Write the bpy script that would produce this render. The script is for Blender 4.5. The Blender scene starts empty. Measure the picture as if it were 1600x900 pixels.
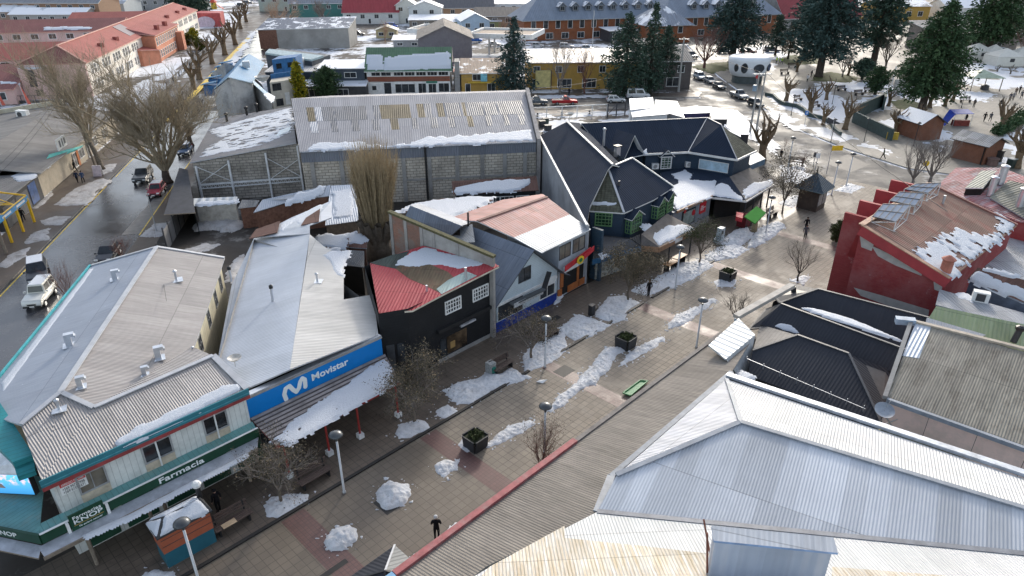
import bpy,bmesh,math,random
import numpy as np
from mathutils import Vector,Matrix

# ------------------------------------------------------------ camera, sky, sun
sc=bpy.context.scene
COL=sc.collection
CAMH,PITCH=30.0,math.radians(27)
cd=bpy.data.cameras.new('camera');cam=bpy.data.objects.new('camera',cd);COL.objects.link(cam)
cd.sensor_width=36.0;cd.lens=24.0;cd.clip_start=0.1;cd.clip_end=6000
cam.location=(0,0,CAMH);cam.rotation_euler=(math.pi/2-PITCH,0,0)
sc.camera=cam
SUN_AZ,SUN_EL=math.radians(15),math.radians(23)
w=bpy.data.worlds.new('World');sc.world=w;w.use_nodes=True
_n=w.node_tree.nodes;_bg=_n['Background']
sky=_n.new('ShaderNodeTexSky');sky.sky_type='NISHITA';sky.sun_disc=False
sky.sun_elevation=SUN_EL;sky.sun_rotation=SUN_AZ
sky.air_density=1.0;sky.dust_density=2.0;sky.ozone_density=1.0
_hs=_n.new('ShaderNodeHueSaturation');_hs.inputs['Saturation'].default_value=.62;w.node_tree.links.new(sky.outputs[0],_hs.inputs['Color']);w.node_tree.links.new(_hs.outputs[0],_bg.inputs[0]);_bg.inputs[1].default_value=0.15
sl=bpy.data.lights.new('sun','SUN');sun=bpy.data.objects.new('sun',sl);COL.objects.link(sun)
sl.energy=1.15;sl.angle=math.radians(5);sl.color=(1.0,0.93,0.82)
_d=Vector((math.sin(SUN_AZ)*math.cos(SUN_EL),math.cos(SUN_AZ)*math.cos(SUN_EL),math.sin(SUN_EL)))
sun.rotation_euler=_d.to_track_quat('Z','Y').to_euler();sun.location=(0,0,80)
sc.view_settings.view_transform='Standard';sc.view_settings.look='None'
sc.view_settings.exposure=1.06;sc.view_settings.gamma=1.0
sc.render.engine='CYCLES'
sc.cycles.max_bounces=5;sc.cycles.diffuse_bounces=3;sc.cycles.glossy_bounces=3
sc.cycles.use_denoising=True

# ------------------------------------------------------------ survey helpers (photo point + height -> place)
FPX=1600*24/36
CT,ST=math.cos(PITCH),math.sin(PITCH)
def ray(px,py):
 u=(px-800)/FPX;v=(450-py)/FPX
 return Vector((u,CT+v*ST,-ST+v*CT))
CO=Vector((0,0,CAMH))
def P(px,py,z=0.0):
 d=ray(px,py);t=(z-CAMH)/d.z
 return Vector((d.x*t,d.y*t,z))
def PY(px,py,y): # point of that sight line at forward distance y
 d=ray(px,py);return CO+d*(y/d.y)
SA=math.radians(44)
TD=Vector((math.sin(SA),math.cos(SA),0));ND=Vector((math.cos(SA),-math.sin(SA),0))
def SN(s,n,z=0.0): # along / across the pedestrian street
 return TD*s+ND*n+Vector((0,0,z))
def toSN(p):return(p.dot(TD),p.dot(ND))
ROADAZ=math.radians(-12.4)
rnd=random.Random(7)

class Plane:
 def __init__(s,o,n):s.o=Vector(o);s.n=Vector(n).normalized()
 @classmethod
 def of(c,a,b,d):
  n=(b-a).cross(d-a)
  if n.z<0:n=-n
  return c(a,n)
 def pix(s,px,py):
  d=ray(px,py);return CO+d*((s.o-CO).dot(s.n)/d.dot(s.n))
 def frame(s):
  h=Vector((0,0,1)).cross(s.n)
  h=Vector((1,0,0))if h.length<1e-3 else h.normalized()
  return h,s.n.cross(h).normalized()
class Wall: # vertical wall through a, b (base points); outward = towards camera side
 def __init__(s,a,b):
  s.a=Vector((a.x,a.y,0));s.b=Vector((b.x,b.y,0))
  s.t=(s.b-s.a).normalized();s.L=(s.b-s.a).length
  n=Vector((s.t.y,-s.t.x,0))
  if n.dot(CO-s.a)<0:n=-n
  s.n=n;s.pl=Plane(s.a,n)
 def at(s,px,py):
  p=s.pl.pix(px,py);return((p-s.a).dot(s.t),p.z)
 def pt(s,u,z,d=0.0):return s.a+s.t*u+s.n*d+Vector((0,0,z))

# ------------------------------------------------------------ materials
MATS={}
def _new(name):
 m=bpy.data.materials.new(name);m.use_nodes=True
 nt=m.node_tree;b=nt.nodes['Principled BSDF']
 return m,nt,b
def nd(nt,t,**kw):
 n=nt.nodes.new(t)
 for k,v in kw.items():
  if k.startswith('i_'):n.inputs[int(k[2:])].default_value=v
  else:setattr(n,k,v)
 return n
def math_(nt,op,a,b=None,c=None):
 n=nt.nodes.new('ShaderNodeMath');n.operation=op
 for i,v in enumerate((a,b,c)):
  if v is None:continue
  if isinstance(v,(int,float)):n.inputs[i].default_value=v
  else:nt.links.new(v,n.inputs[i])
 return n.outputs[0]
def mix(nt,f,a,b,bt='MIX'):
 n=nt.nodes.new('ShaderNodeMix');n.data_type='RGBA';n.blend_type=bt
 for s,v in((n.inputs[0],f),(n.inputs[6],a),(n.inputs[7],b)):
  if isinstance(v,(int,float)):s.default_value=v
  elif isinstance(v,(tuple,list)):s.default_value=(*v[:3],1)
  else:nt.links.new(v,s)
 return n.outputs[2]
def noise(nt,vec,scale,detail=4,rough=.55):
 n=nt.nodes.new('ShaderNodeTexNoise');n.inputs['Scale'].default_value=scale
 n.inputs['Detail'].default_value=detail;n.inputs['Roughness'].default_value=rough
 nt.links.new(vec,n.inputs['Vector']);return n.outputs[0]
def ramp(nt,f,a,b):
 n=nt.nodes.new('ShaderNodeMapRange');n.inputs[1].default_value=a;n.inputs[2].default_value=b
 nt.links.new(f,n.inputs[0]);return n.outputs[0]
def bump(nt,b,h,strength,dist):
 n=nt.nodes.new('ShaderNodeBump');n.inputs['Strength'].default_value=strength;n.inputs['Distance'].default_value=dist
 nt.links.new(h,n.inputs['Height']);nt.links.new(n.outputs[0],b.inputs['Normal'])
def pos(nt):return nt.nodes.new('ShaderNodeNewGeometry').outputs['Position']
def uvs(nt):
 u=nt.nodes.new('ShaderNodeUVMap');s=nt.nodes.new('ShaderNodeSeparateXYZ')
 nt.links.new(u.outputs[0],s.inputs[0]);return u.outputs[0],s.outputs[0],s.outputs[1]
def scl(c,k):return tuple(min(1,x*k)for x in c[:3])
def setb(b,rough,metal,spec=None):
 b.inputs['Roughness'].default_value=rough;b.inputs['Metallic'].default_value=metal
 if spec is not None:b.inputs['Specular IOR Level'].default_value=spec

def plain(name,col,rough=.65,metal=0.,var=.3,scale=1.5,bmp=0.,bscale=12,spec=.4,dirt=None,dk=.5):
 if name in MATS:return MATS[name]
 m,nt,b=_new(name);p=pos(nt)
 f=noise(nt,p,scale,6,.65)
 c=mix(nt,ramp(nt,f,.3,.7),scl(col,1-var),scl(col,1+var))
 if dirt:
  f2=noise(nt,p,scale*.45,8,.75)
  c=mix(nt,math_(nt,'MULTIPLY',ramp(nt,f2,.48,.66),dk),c,dirt)
 nt.links.new(c,b.inputs['Base Color']);setb(b,rough,metal,spec)
 if bmp:bump(nt,b,noise(nt,p,bscale,3),bmp,.03)
 MATS[name]=m;return m
def corr(name,col,col2=None,pitch=.12,rough=.45,metal=.0,var=.12,sheet=.85,row=3.2,amp=.6,streak=.6,spec=.3,dots=0.,rust=None,rk=.6,big=.25):
 """corrugated sheet: waves across u, sheets and rows of sheets, streaks down the slope"""
 if name in MATS:return MATS[name]
 metal*=.5;rough=min(.95,rough+.14);amp*=.8
 col2=col2 or scl(col,.7)
 m,nt,b=_new(name);uv,u,v=uvs(nt)
 cx=nt.nodes.new('ShaderNodeCombineXYZ')
 nt.links.new(math_(nt,'MULTIPLY',u,3.0),cx.inputs[0]);nt.links.new(math_(nt,'MULTIPLY',v,.22),cx.inputs[1])
 st=noise(nt,cx.outputs[0],2.2,6,.7)
 c=mix(nt,math_(nt,'MULTIPLY',ramp(nt,st,.38,.68),streak),col,col2)
 ru=math_(nt,'FLOOR',math_(nt,'DIVIDE',v,row))
 fu=math_(nt,'FLOOR',math_(nt,'ADD',math_(nt,'DIVIDE',u,sheet),math_(nt,'MULTIPLY',ru,.37)))
 wn=nt.nodes.new('ShaderNodeTexWhiteNoise');wn.noise_dimensions='2D'
 c2=nt.nodes.new('ShaderNodeCombineXYZ');nt.links.new(fu,c2.inputs[0]);nt.links.new(ru,c2.inputs[1]);nt.links.new(c2.outputs[0],wn.inputs['Vector'])
 k=math_(nt,'MULTIPLY_ADD',wn.outputs[0],2*var,1-var)
 lap=math_(nt,'LESS_THAN',math_(nt,'FRACT',math_(nt,'DIVIDE',v,row)),.05/row)
 k=math_(nt,'MULTIPLY',k,math_(nt,'MULTIPLY_ADD',lap,-.35,1.0))
 lf=noise(nt,uv,big,4,.6)
 k=math_(nt,'MULTIPLY',k,math_(nt,'MULTIPLY_ADD',lf,.5,.75))
 kk=nt.nodes.new('ShaderNodeCombineColor')
 for i in range(3):nt.links.new(k,kk.inputs[i])
 c=mix(nt,1.0,c,kk.outputs[0],'MULTIPLY')
 if rust:
  cx3=nt.nodes.new('ShaderNodeCombineXYZ');nt.links.new(math_(nt,'MULTIPLY',u,1.2),cx3.inputs[0]);nt.links.new(math_(nt,'MULTIPLY',v,.5),cx3.inputs[1])
  rn=noise(nt,cx3.outputs[0],.9,8,.75)
  c=mix(nt,math_(nt,'MULTIPLY',ramp(nt,rn,.5,.62),rk),c,rust)
 if dots:
  vo=nt.nodes.new('ShaderNodeTexVoronoi');vo.inputs['Scale'].default_value=1.6;nt.links.new(uv,vo.inputs['Vector'])
  c=mix(nt,math_(nt,'MULTIPLY',math_(nt,'LESS_THAN',vo.outputs[0],.06),dots),c,(.8,.82,.85))
 nt.links.new(c,b.inputs['Base Color']);setb(b,rough,metal,spec)
 rg=math_(nt,'MULTIPLY_ADD',st,.35,rough-.17);nt.links.new(rg,b.inputs['Roughness'])
 if amp:
  wv=math_(nt,'SINE',math_(nt,'MULTIPLY',u,2*math.pi/pitch))
  bump(nt,b,wv,amp,pitch*.22)
 MATS[name]=m;return m
def siding(name,col,h=.16,rough=.6,vert=False,var=.12,depth=.5,dirt=(.2,.2,.19),dk=.25):
 if name in MATS:return MATS[name]
 m,nt,b=_new(name);uv,u,v=uvs(nt)
 a=u if vert else v
 fr=math_(nt,'FRACT',math_(nt,'DIVIDE',a,h))
 gap=math_(nt,'LESS_THAN',fr,.1)
 f=noise(nt,pos(nt),1.2,6,.7)
 c=mix(nt,ramp(nt,f,.35,.65),scl(col,1-var),scl(col,1+var))
 c=mix(nt,math_(nt,'MULTIPLY',ramp(nt,noise(nt,pos(nt),.5,8,.75),.5,.7),dk),c,dirt)
 c=mix(nt,math_(nt,'MULTIPLY',gap,.45),c,scl(col,.3))
 nt.links.new(c,b.inputs['Base Color']);setb(b,rough,0,.35)
 bump(nt,b,fr,depth,h*.12)
 MATS[name]=m;return m
def brick(name,c1,c2,mortar,bw=.4,bh=.2,rough=.85,ms=.02,patch=None,pk=.8,pa=.52,pb=.58,dirt=(.1,.1,.095),dk=.5):
 if name in MATS:return MATS[name]
 m,nt,b=_new(name);uv,u,v=uvs(nt)
 t=nt.nodes.new('ShaderNodeTexBrick');nt.links.new(uv,t.inputs['Vector'])
 t.inputs['Color1'].default_value=(*c1,1);t.inputs['Color2'].default_value=(*c2,1);t.inputs['Mortar'].default_value=(*mortar,1)
 t.inputs['Scale'].default_value=1;t.inputs['Mortar Size'].default_value=ms;t.inputs['Brick Width'].default_value=bw;t.inputs['Row Height'].default_value=bh
 c=t.outputs[0]
 c=mix(nt,math_(nt,'MULTIPLY',ramp(nt,noise(nt,pos(nt),.35,8,.7),.45,.7),dk),c,dirt)
 if patch:c=mix(nt,math_(nt,'MULTIPLY',ramp(nt,noise(nt,pos(nt),.3,9,.8),pa,pb),pk),c,patch)
 nt.links.new(c,b.inputs['Base Color']);setb(b,rough,0,.3)
 bump(nt,b,math_(nt,'SUBTRACT',1.0,t.outputs[1]),.4,.012)
 MATS[name]=m;return m
def snowmat(name,dirty=.0,dcol=(.30,.26,.22),col=(.74,.76,.80),sc_=1.0):
 if name in MATS:return MATS[name]
 m,nt,b=_new(name);p=pos(nt)
 f=noise(nt,p,.9*sc_,9,.75);g=noise(nt,p,9*sc_,5,.7)
 c=mix(nt,ramp(nt,g,.3,.7),scl(col,.93),col)
 if dirty:
  c=mix(nt,math_(nt,'MULTIPLY',ramp(nt,f,.46,.7),dirty),c,dcol)
  vo=nt.nodes.new('ShaderNodeTexVoronoi');vo.inputs['Scale'].default_value=7;nt.links.new(p,vo.inputs['Vector'])
  c=mix(nt,math_(nt,'MULTIPLY',math_(nt,'LESS_THAN',vo.outputs[0],.16),dirty*.8),c,scl(dcol,.5))
 nt.links.new(c,b.inputs['Base Color']);setb(b,.55,0,.3)
 bump(nt,b,noise(nt,p,9*sc_,6,.75),.75,.09)
 MATS[name]=m;return m
def glass(name,col=(.03,.035,.04),rough=.08,var=.5):
 if name in MATS:return MATS[name]
 m,nt,b=_new(name)
 f=noise(nt,pos(nt),.8,3)
 nt.links.new(mix(nt,ramp(nt,f,.35,.65),scl(col,1-var),scl(col,1+var)),b.inputs['Base Color']);setb(b,rough,0,.6)
 MATS[name]=m;return m
def emit(name,col,k=1.0):
 if name in MATS:return MATS[name]
 m,nt,b=_new(name)
 b.inputs['Base Color'].default_value=(*scl(col,.3),1);b.inputs['Emission Color'].default_value=(*col,1);b.inputs['Emission Strength'].default_value=k
 MATS[name]=m;return m

# ------------------------------------------------------------ mesh building
class MB:
 def __init__(s):s.v=[];s.f=[];s.m=[];s.ms=[];s.rot=None
 def mi(s,mat):
  if mat not in s.ms:s.ms.append(mat)
  return s.ms.index(mat)
 def face(s,pts,mat):
  i=len(s.v);s.v+=[tuple(p)for p in pts];s.f.append(tuple(range(i,i+len(pts))));s.m.append(s.mi(mat))
 def obox(s,o,ax,ay,az,mat,top=None):
  o,ax,ay,az=map(Vector,(o,ax,ay,az))
  if ax.cross(ay).dot(az)<0:o=o+ax;ax=-ax
  i=len(s.v);s.v+=[tuple(q)for q in(o,o+ax,o+ax+ay,o+ay,o+az,o+ax+az,o+ax+ay+az,o+ay+az)]
  for k,f in enumerate(((0,3,2,1),(4,5,6,7),(0,1,5,4),(1,2,6,5),(2,3,7,6),(3,0,4,7))):
   s.f.append(tuple(i+j for j in f));s.m.append(s.mi(top if(k==1 and top)else mat))
 def box(s,c,size,mat,rz=0.,top=None):
  c=Vector(c);x=Vector((math.cos(rz),math.sin(rz),0));y=Vector((-x.y,x.x,0));z=Vector((0,0,1))
  s.obox(c-x*size[0]/2-y*size[1]/2-z*size[2]/2,x*size[0],y*size[1],z*size[2],mat,top)
 def wbox(s,W,u0,u1,z0,z1,d0,d1,mat,top=None):
  s.obox(W.pt(u0,z0,d0),W.t*(u1-u0),W.n*(d1-d0),(0,0,z1-z0),mat,top)
 def bar(s,a,b,wd,mat,ht=None,up=None):
  a,b=Vector(a),Vector(b);d=b-a
  if d.length<1e-5:return
  up=Vector(up)if up else(Vector((0,0,1))if abs(d.normalized().z)<.95 else Vector((1,0,0)))
  x=d.cross(up).normalized();y=x.cross(d).normalized();ht=ht or wd
  s.obox(a-x*wd/2-y*ht/2,x*wd,y*ht,d,mat)
 def slab(s,pts,t,mat,side=None,under=None):
  """polygon of world points given in any winding, top face as given, thickness t downwards"""
  pts=[Vector(p)for p in pts]
  n=Vector((0,0,0))
  for i in range(1,len(pts)-1):n+=(pts[i]-pts[0]).cross(pts[i+1]-pts[0])
  if n.z<0:pts=pts[::-1]
  i=len(s.v);k=len(pts);s.v+=[tuple(p)for p in pts]+[(p.x,p.y,p.z-t)for p in pts]
  s.f.append(tuple(range(i,i+k)));s.m.append(s.mi(mat))
  s.f.append(tuple(range(i+2*k-1,i+k-1,-1)));s.m.append(s.mi(under or side or mat))
  for j in range(k):
   q=(j+1)%k
   s.f.append((i+j,i+k+j,i+k+q,i+q));s.m.append(s.mi(side or mat))
 def prism(s,pts,z0,mat,cap=True):
  """walls from each point's own z down to z0"""
  pts=[Vector(p)for p in pts]
  ar=sum(pts[i].x*pts[(i+1)%len(pts)].y-pts[(i+1)%len(pts)].x*pts[i].y for i in range(len(pts)))
  if ar<0:pts=pts[::-1]
  k=len(pts);i=len(s.v);s.v+=[(p.x,p.y,z0)for p in pts]+[tuple(p)for p in pts]
  for j in range(k):
   q=(j+1)%k;s.f.append((i+j,i+q,i+k+q,i+k+j));s.m.append(s.mi(mat))
  if cap:s.f.append(tuple(range(i+k,i+2*k)));s.m.append(s.mi(mat))
 def tube(s,path,rad,mat,n=6,cap=True):
  path=[Vector(p)for p in path];k=len(path)
  if not isinstance(rad,(list,tuple)):rad=[rad]*k
  base=len(s.v);px=None
  for j,p in enumerate(path):
   d=(path[min(j+1,k-1)]-path[max(j-1,0)])
   d=d.normalized()if d.length>1e-6 else Vector((0,0,1))
   if px is None:px=d.orthogonal().normalized()
   x=(px-d*px.dot(d));x=x.normalized()if x.length>1e-4 else d.orthogonal().normalized();px=x;y=d.cross(x)
   for q in range(n):
    a=2*math.pi*q/n;s.v.append(tuple(p+(x*math.cos(a)+y*math.sin(a))*rad[j]))
  mi=s.mi(mat)
  for j in range(k-1):
   for q in range(n):
    a=base+j*n+q;b_=base+j*n+(q+1)%n
    s.f.append((a,b_,b_+n,a+n));s.m.append(mi)
  if cap:
   s.f.append(tuple(base+q for q in range(n-1,-1,-1)));s.m.append(mi)
   s.f.append(tuple(base+(k-1)*n+q for q in range(n)));s.m.append(mi)
 def lathe(s,c,prof,mat,n=16):
  """profile of (radius, z) about the vertical through c"""
  c=Vector(c);base=len(s.v);mi=s.mi(mat)
  for r,z in prof:
   for q in range(n):
    a=2*math.pi*q/n;s.v.append((c.x+r*math.cos(a),c.y+r*math.sin(a),c.z+z))
  for j in range(len(prof)-1):
   for q in range(n):
    a=base+j*n+q;b_=base+j*n+(q+1)%n
    s.f.append((a,b_,b_+n,a+n));s.m.append(mi)
  s.f.append(tuple(base+q for q in range(n-1,-1,-1)));s.m.append(mi)
  s.f.append(tuple(base+(len(prof)-1)*n+q for q in range(n)));s.m.append(mi)
 def disc(s,c,nrm,r,th,mat,n=16,ry=None):
  c,nrm=Vector(c),Vector(nrm).normalized();x=nrm.orthogonal().normalized()
  if abs(nrm.z)<.9:x=Vector((0,0,1)).cross(nrm).normalized()
  y=nrm.cross(x);ry=ry or r;i=len(s.v)
  for o in(0,th):
   for q in range(n):
    a=2*math.pi*q/n;s.v.append(tuple(c+nrm*o+x*math.cos(a)*r+y*math.sin(a)*ry))
  mi=s.mi(mat)
  s.f.append(tuple(i+q for q in range(n-1,-1,-1)));s.m.append(mi);s.f.append(tuple(i+n+q for q in range(n)));s.m.append(mi)
  for q in range(n):s.f.append((i+q,i+(q+1)%n,i+n+(q+1)%n,i+n+q));s.m.append(mi)
 def build(s,name,parent=None,smooth=False,uvrot=None):
  me=bpy.data.meshes.new(name)
  off=wloc(parent)
  V=np.array(s.v,dtype=np.float64).reshape(-1,3)
  me.from_pydata((V-np.array(off)).tolist(),[],s.f)
  for m in s.ms:me.materials.append(m)
  nl=len(me.loops);lv=np.empty(nl,np.int32);me.loops.foreach_get('vertex_index',lv)
  npoly=len(me.polygons);ls=np.empty(npoly,np.int32);lt=np.empty(npoly,np.int32);nr=np.empty(npoly*3,np.float32)
  me.polygons.foreach_get('loop_start',ls);me.polygons.foreach_get('loop_total',lt);me.polygons.foreach_get('normal',nr)
  me.polygons.foreach_set('material_index',np.array(s.m,np.int32))
  nr=nr.reshape(-1,3);fi=np.repeat(np.arange(npoly),lt);N=nr[fi]
  h=np.stack([-N[:,1],N[:,0],np.zeros(len(N))],1);hl=np.linalg.norm(h,axis=1)
  flat=hl<.02;r=uvrot or 0.
  h[flat]=(math.cos(r),math.sin(r),0);h/=np.linalg.norm(h,axis=1)[:,None]
  up=np.cross(N,h);p=V[lv]
  uv=np.stack([(p*h).sum(1),(p*up).sum(1)],1).astype(np.float32)
  ul=me.uv_layers.new(name='UVMap');ul.data.foreach_set('uv',uv.ravel())
  if smooth:me.polygons.foreach_set('use_smooth',np.ones(npoly,bool))
  me.update()
  o=bpy.data.objects.new(name,me);COL.objects.link(o)
  if parent:o.parent=parent
  return o
def wloc(o):
 v=Vector((0,0,0))
 while o is not None:v+=o.location;o=o.parent
 return v
USED={}
def tag(o,label=None,cat=None,group=None,kind=None):
 if label:o['label']=label
 if cat:o['category']=cat
 if group:o['group']=group
 if kind:o['kind']=kind
 return o
def thing(name,label,cat,loc=(0,0,0),group=None):
 o=bpy.data.objects.new(name,None);COL.objects.link(o);o.location=loc;o.empty_display_size=.3
 return tag(o,label,cat,group)
def struct(mb,name,**k):return tag(mb.build(name,**k),kind='structure')
KIDS={}
def copy_tree(o,parent=None):
 c=o.copy();COL.objects.link(c);c.parent=parent
 for ch in[x for x in bpy.data.objects if x.parent==o]:copy_tree(ch,c)
 return c
def place(o,loc,rz=0.,s=1.0):
 o.location=loc;o.rotation_euler=(0,0,rz);o.scale=(s,s,s)if isinstance(s,(int,float))else s;return o

# numpy value noise
def vnoise(x,y,seed=0):
 xi=np.floor(x).astype(np.int64);yi=np.floor(y).astype(np.int64);xf=x-xi;yf=y-yi
 def hsh(a,b):
  n=(a*374761393+b*668265263+seed*1442695041)&0x7fffffff
  n=((n^(n>>13))*1274126177)&0x7fffffff
  return((n^(n>>16))&0xffff)/65535.0
 u=xf*xf*(3-2*xf);v=yf*yf*(3-2*yf)
 return(hsh(xi,yi)*(1-u)+hsh(xi+1,yi)*u)*(1-v)+(hsh(xi,yi+1)*(1-u)+hsh(xi+1,yi+1)*u)*v
def fbm(x,y,seed=0,o=4):
 s=0;a=.5;t=0
 for i in range(o):s=s+a*vnoise(x*2**i,y*2**i,seed+i);t+=a;a*=.55
 return s/t
def poly_sd(poly,X,Y):
 inside=np.zeros(X.shape,bool);D=np.full(X.shape,1e9);n=len(poly)
 for i in range(n):
  x0,y0=poly[i];x1,y1=poly[(i+1)%n]
  c=((y0>Y)!=(y1>Y))&(X<(x1-x0)*(Y-y0)/((y1-y0)if y1!=y0 else 1e-9)+x0);inside^=c
  dx,dy=x1-x0,y1-y0;t=np.clip(((X-x0)*dx+(Y-y0)*dy)/(dx*dx+dy*dy+1e-12),0,1)
  D=np.minimum(D,np.hypot(X-x0-t*dx,Y-y0-t*dy))
 return np.where(inside,D,-D)
def snowfield(name,plane,poly3,mat,thick=.1,edge=.25,cell=.2,rag=.3,lump=.0,seed=1,stretch=1.0,lscale=1.5,hole=None,fr=None):
 """ragged sheet or heap of snow lying on a plane"""
 U,V=fr or plane.frame();O=poly3[0]
 pl=[((p-O).dot(U),(p-O).dot(V))for p in poly3]
 xs=[p[0]for p in pl];ys=[p[1]for p in pl];m=rag+cell*2+(.5 if lump>.35 else 0)
 gx=np.arange(min(xs)-m,max(xs)+m+cell,cell);gy=np.arange(min(ys)-m,max(ys)+m+cell,cell)
 X,Y=np.meshgrid(gx,gy)
 sd=poly_sd(pl,X,Y)+(fbm(X/(.5*lscale)+50,Y/(.5*lscale*stretch)+50,seed,5)-.5)*2*rag
 if hole:sd=np.minimum(sd,.4)-np.maximum(0,fbm(X/hole[0]+9,Y/hole[0]/stretch+9,seed+5,4)-hole[1])*hole[2]*4
 t=np.clip(sd/edge,-1,1)
 H=np.where(t>0,thick*np.sqrt(np.clip(t,0,1)),-.06+0*t)
 H=np.where((t<=0)&(sd>-cell*1.5),np.maximum(sd*.6,-.06),H)
 if lump>.35:
  cl=vnoise(X/.15+7,Y/.15+7,seed+6)-.74-np.clip(-sd,0,1)*.22
  H=np.where((t<=0)&(cl>0),cl*.5,H)
 if lump:H=np.where(t>0,H*(1+lump*(fbm(X/.45,Y/.45,seed+9,3)-.5)*2)+lump*(.34*np.maximum(0,vnoise(X/.19,Y/.19,seed+3)-.42)+.2*(vnoise(X/.09,Y/.09,seed+4)-.5))*np.clip(t*3,0,1),H)
 keep=sd>(-.55 if lump>.35 else-cell*1.6)
 ny,nx=X.shape;idx=np.arange(nx*ny).reshape(ny,nx)
 kf=keep[:-1,:-1]&keep[1:,:-1]&keep[:-1,1:]&keep[1:,1:]
 q=np.stack([idx[:-1,:-1][kf],idx[:-1,1:][kf],idx[1:,1:][kf],idx[1:,:-1][kf]],1)
 if not len(q):return None
 used,inv=np.unique(q,return_inverse=True);q=inv.reshape(q.shape)
 x,y,h=X.ravel()[used],Y.ravel()[used],H.ravel()[used]
 W=np.array(O)[None]+x[:,None]*np.array(U)+y[:,None]*np.array(V)+h[:,None]*np.array(plane.n)
 me=bpy.data.meshes.new(name);me.from_pydata(W.tolist(),[],q.tolist());me.materials.append(mat)
 me.polygons.foreach_set('use_smooth',np.ones(len(q),bool));me.update()
 o=bpy.data.objects.new(name,me);COL.objects.link(o);return o
GROUND=Plane((0,0,0),(0,0,1))

# lettering ----------------------------------------------------------------
def text(s,name,o,xd,yd,w_,h_,mat,parent,depth=.03,bold=.0,shear=0.):
 """flat raised letters fitted into a w_ x h_ box whose lower left corner is o"""
 cu=bpy.data.curves.new(name,'FONT');cu.body=s;cu.size=1;cu.extrude=.02;cu.offset=bold;cu.resolution_u=4;cu.shear=shear
 cu.space_line=.85
 t=bpy.data.objects.new(name,cu);COL.objects.link(t);dg=bpy.context.evaluated_depsgraph_get();dg.update()
 me=bpy.data.meshes.new_from_object(t.evaluated_get(dg));bpy.data.objects.remove(t);bpy.data.curves.remove(cu)
 V=np.empty(len(me.vertices)*3,np.float32);me.vertices.foreach_get('co',V);V=V.reshape(-1,3)
 lo,hi=V.min(0),V.max(0);xd,yd=Vector(xd).normalized(),Vector(yd).normalized();zd=xd.cross(yd)
 u=(V[:,0]-lo[0])/(hi[0]-lo[0])*w_;v=(V[:,1]-lo[1])/(hi[1]-lo[1])*h_;k=(V[:,2]-lo[2])/(hi[2]-lo[2]+1e-9)*depth
 base=np.array(Vector(o)-wloc(parent))
 Wd=base[None]+u[:,None]*np.array(xd)+v[:,None]*np.array(yd)+k[:,None]*np.array(zd)
 me.vertices.foreach_set('co',Wd.astype(np.float32).ravel());me.update();me.materials.clear();me.materials.append(mat);me.name=name
 ob=bpy.data.objects.new(name,me);COL.objects.link(ob)
 if parent:ob.parent=parent
 return ob
# ------------------------------------------------------------ ground, roads, paving
def groundmat():
 m,nt,b=_new('winter_ground');p=pos(nt)
 f=noise(nt,p,.045,10,.7);g=noise(nt,p,.5,8,.7)
 c=mix(nt,ramp(nt,g,.3,.7),(.05,.042,.034),(.13,.115,.1))
 c=mix(nt,ramp(nt,math_(nt,'ADD',f,math_(nt,'MULTIPLY',math_(nt,'SUBTRACT',g,.5),.35)),.47,.53),c,(.72,.74,.78))
 nt.links.new(c,b.inputs['Base Color']);setb(b,.8,0,.3);bump(nt,b,noise(nt,p,3,6),.5,.1);return m
def asphalt(name,col,wet=(.12,.42),snow=0.,calm=0):
 m,nt,b=_new(name);p=pos(nt)
 f=noise(nt,p,.22,7,.65);g=noise(nt,p,14,4,.6);d=noise(nt,p,1.1,8,.75)
 c=mix(nt,ramp(nt,f,.35,.65),scl(col,.7),scl(col,1.5))
 c=mix(nt,math_(nt,'MULTIPLY',ramp(nt,d,.55,.72),.15 if calm else.5),c,scl(col,2.6))
 c=mix(nt,math_(nt,'MULTIPLY',g,.3),c,scl(col,1.6))
 if snow:c=mix(nt,math_(nt,'MULTIPLY',ramp(nt,noise(nt,p,.16,9,.72),.54,.62),snow),c,(.62,.6,.57))
 nt.links.new(c,b.inputs['Base Color'])
 r=math_(nt,'MULTIPLY_ADD',ramp(nt,f,.38,.62),wet[1]-wet[0],wet[0]);nt.links.new(r,b.inputs['Roughness'])
 b.inputs['Specular IOR Level'].default_value=.5 if wet[0]<.2 else.25
 bump(nt,b,math_(nt,'MULTIPLY',g,ramp(nt,f,.3,.6)),.25,.012);return m
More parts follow.
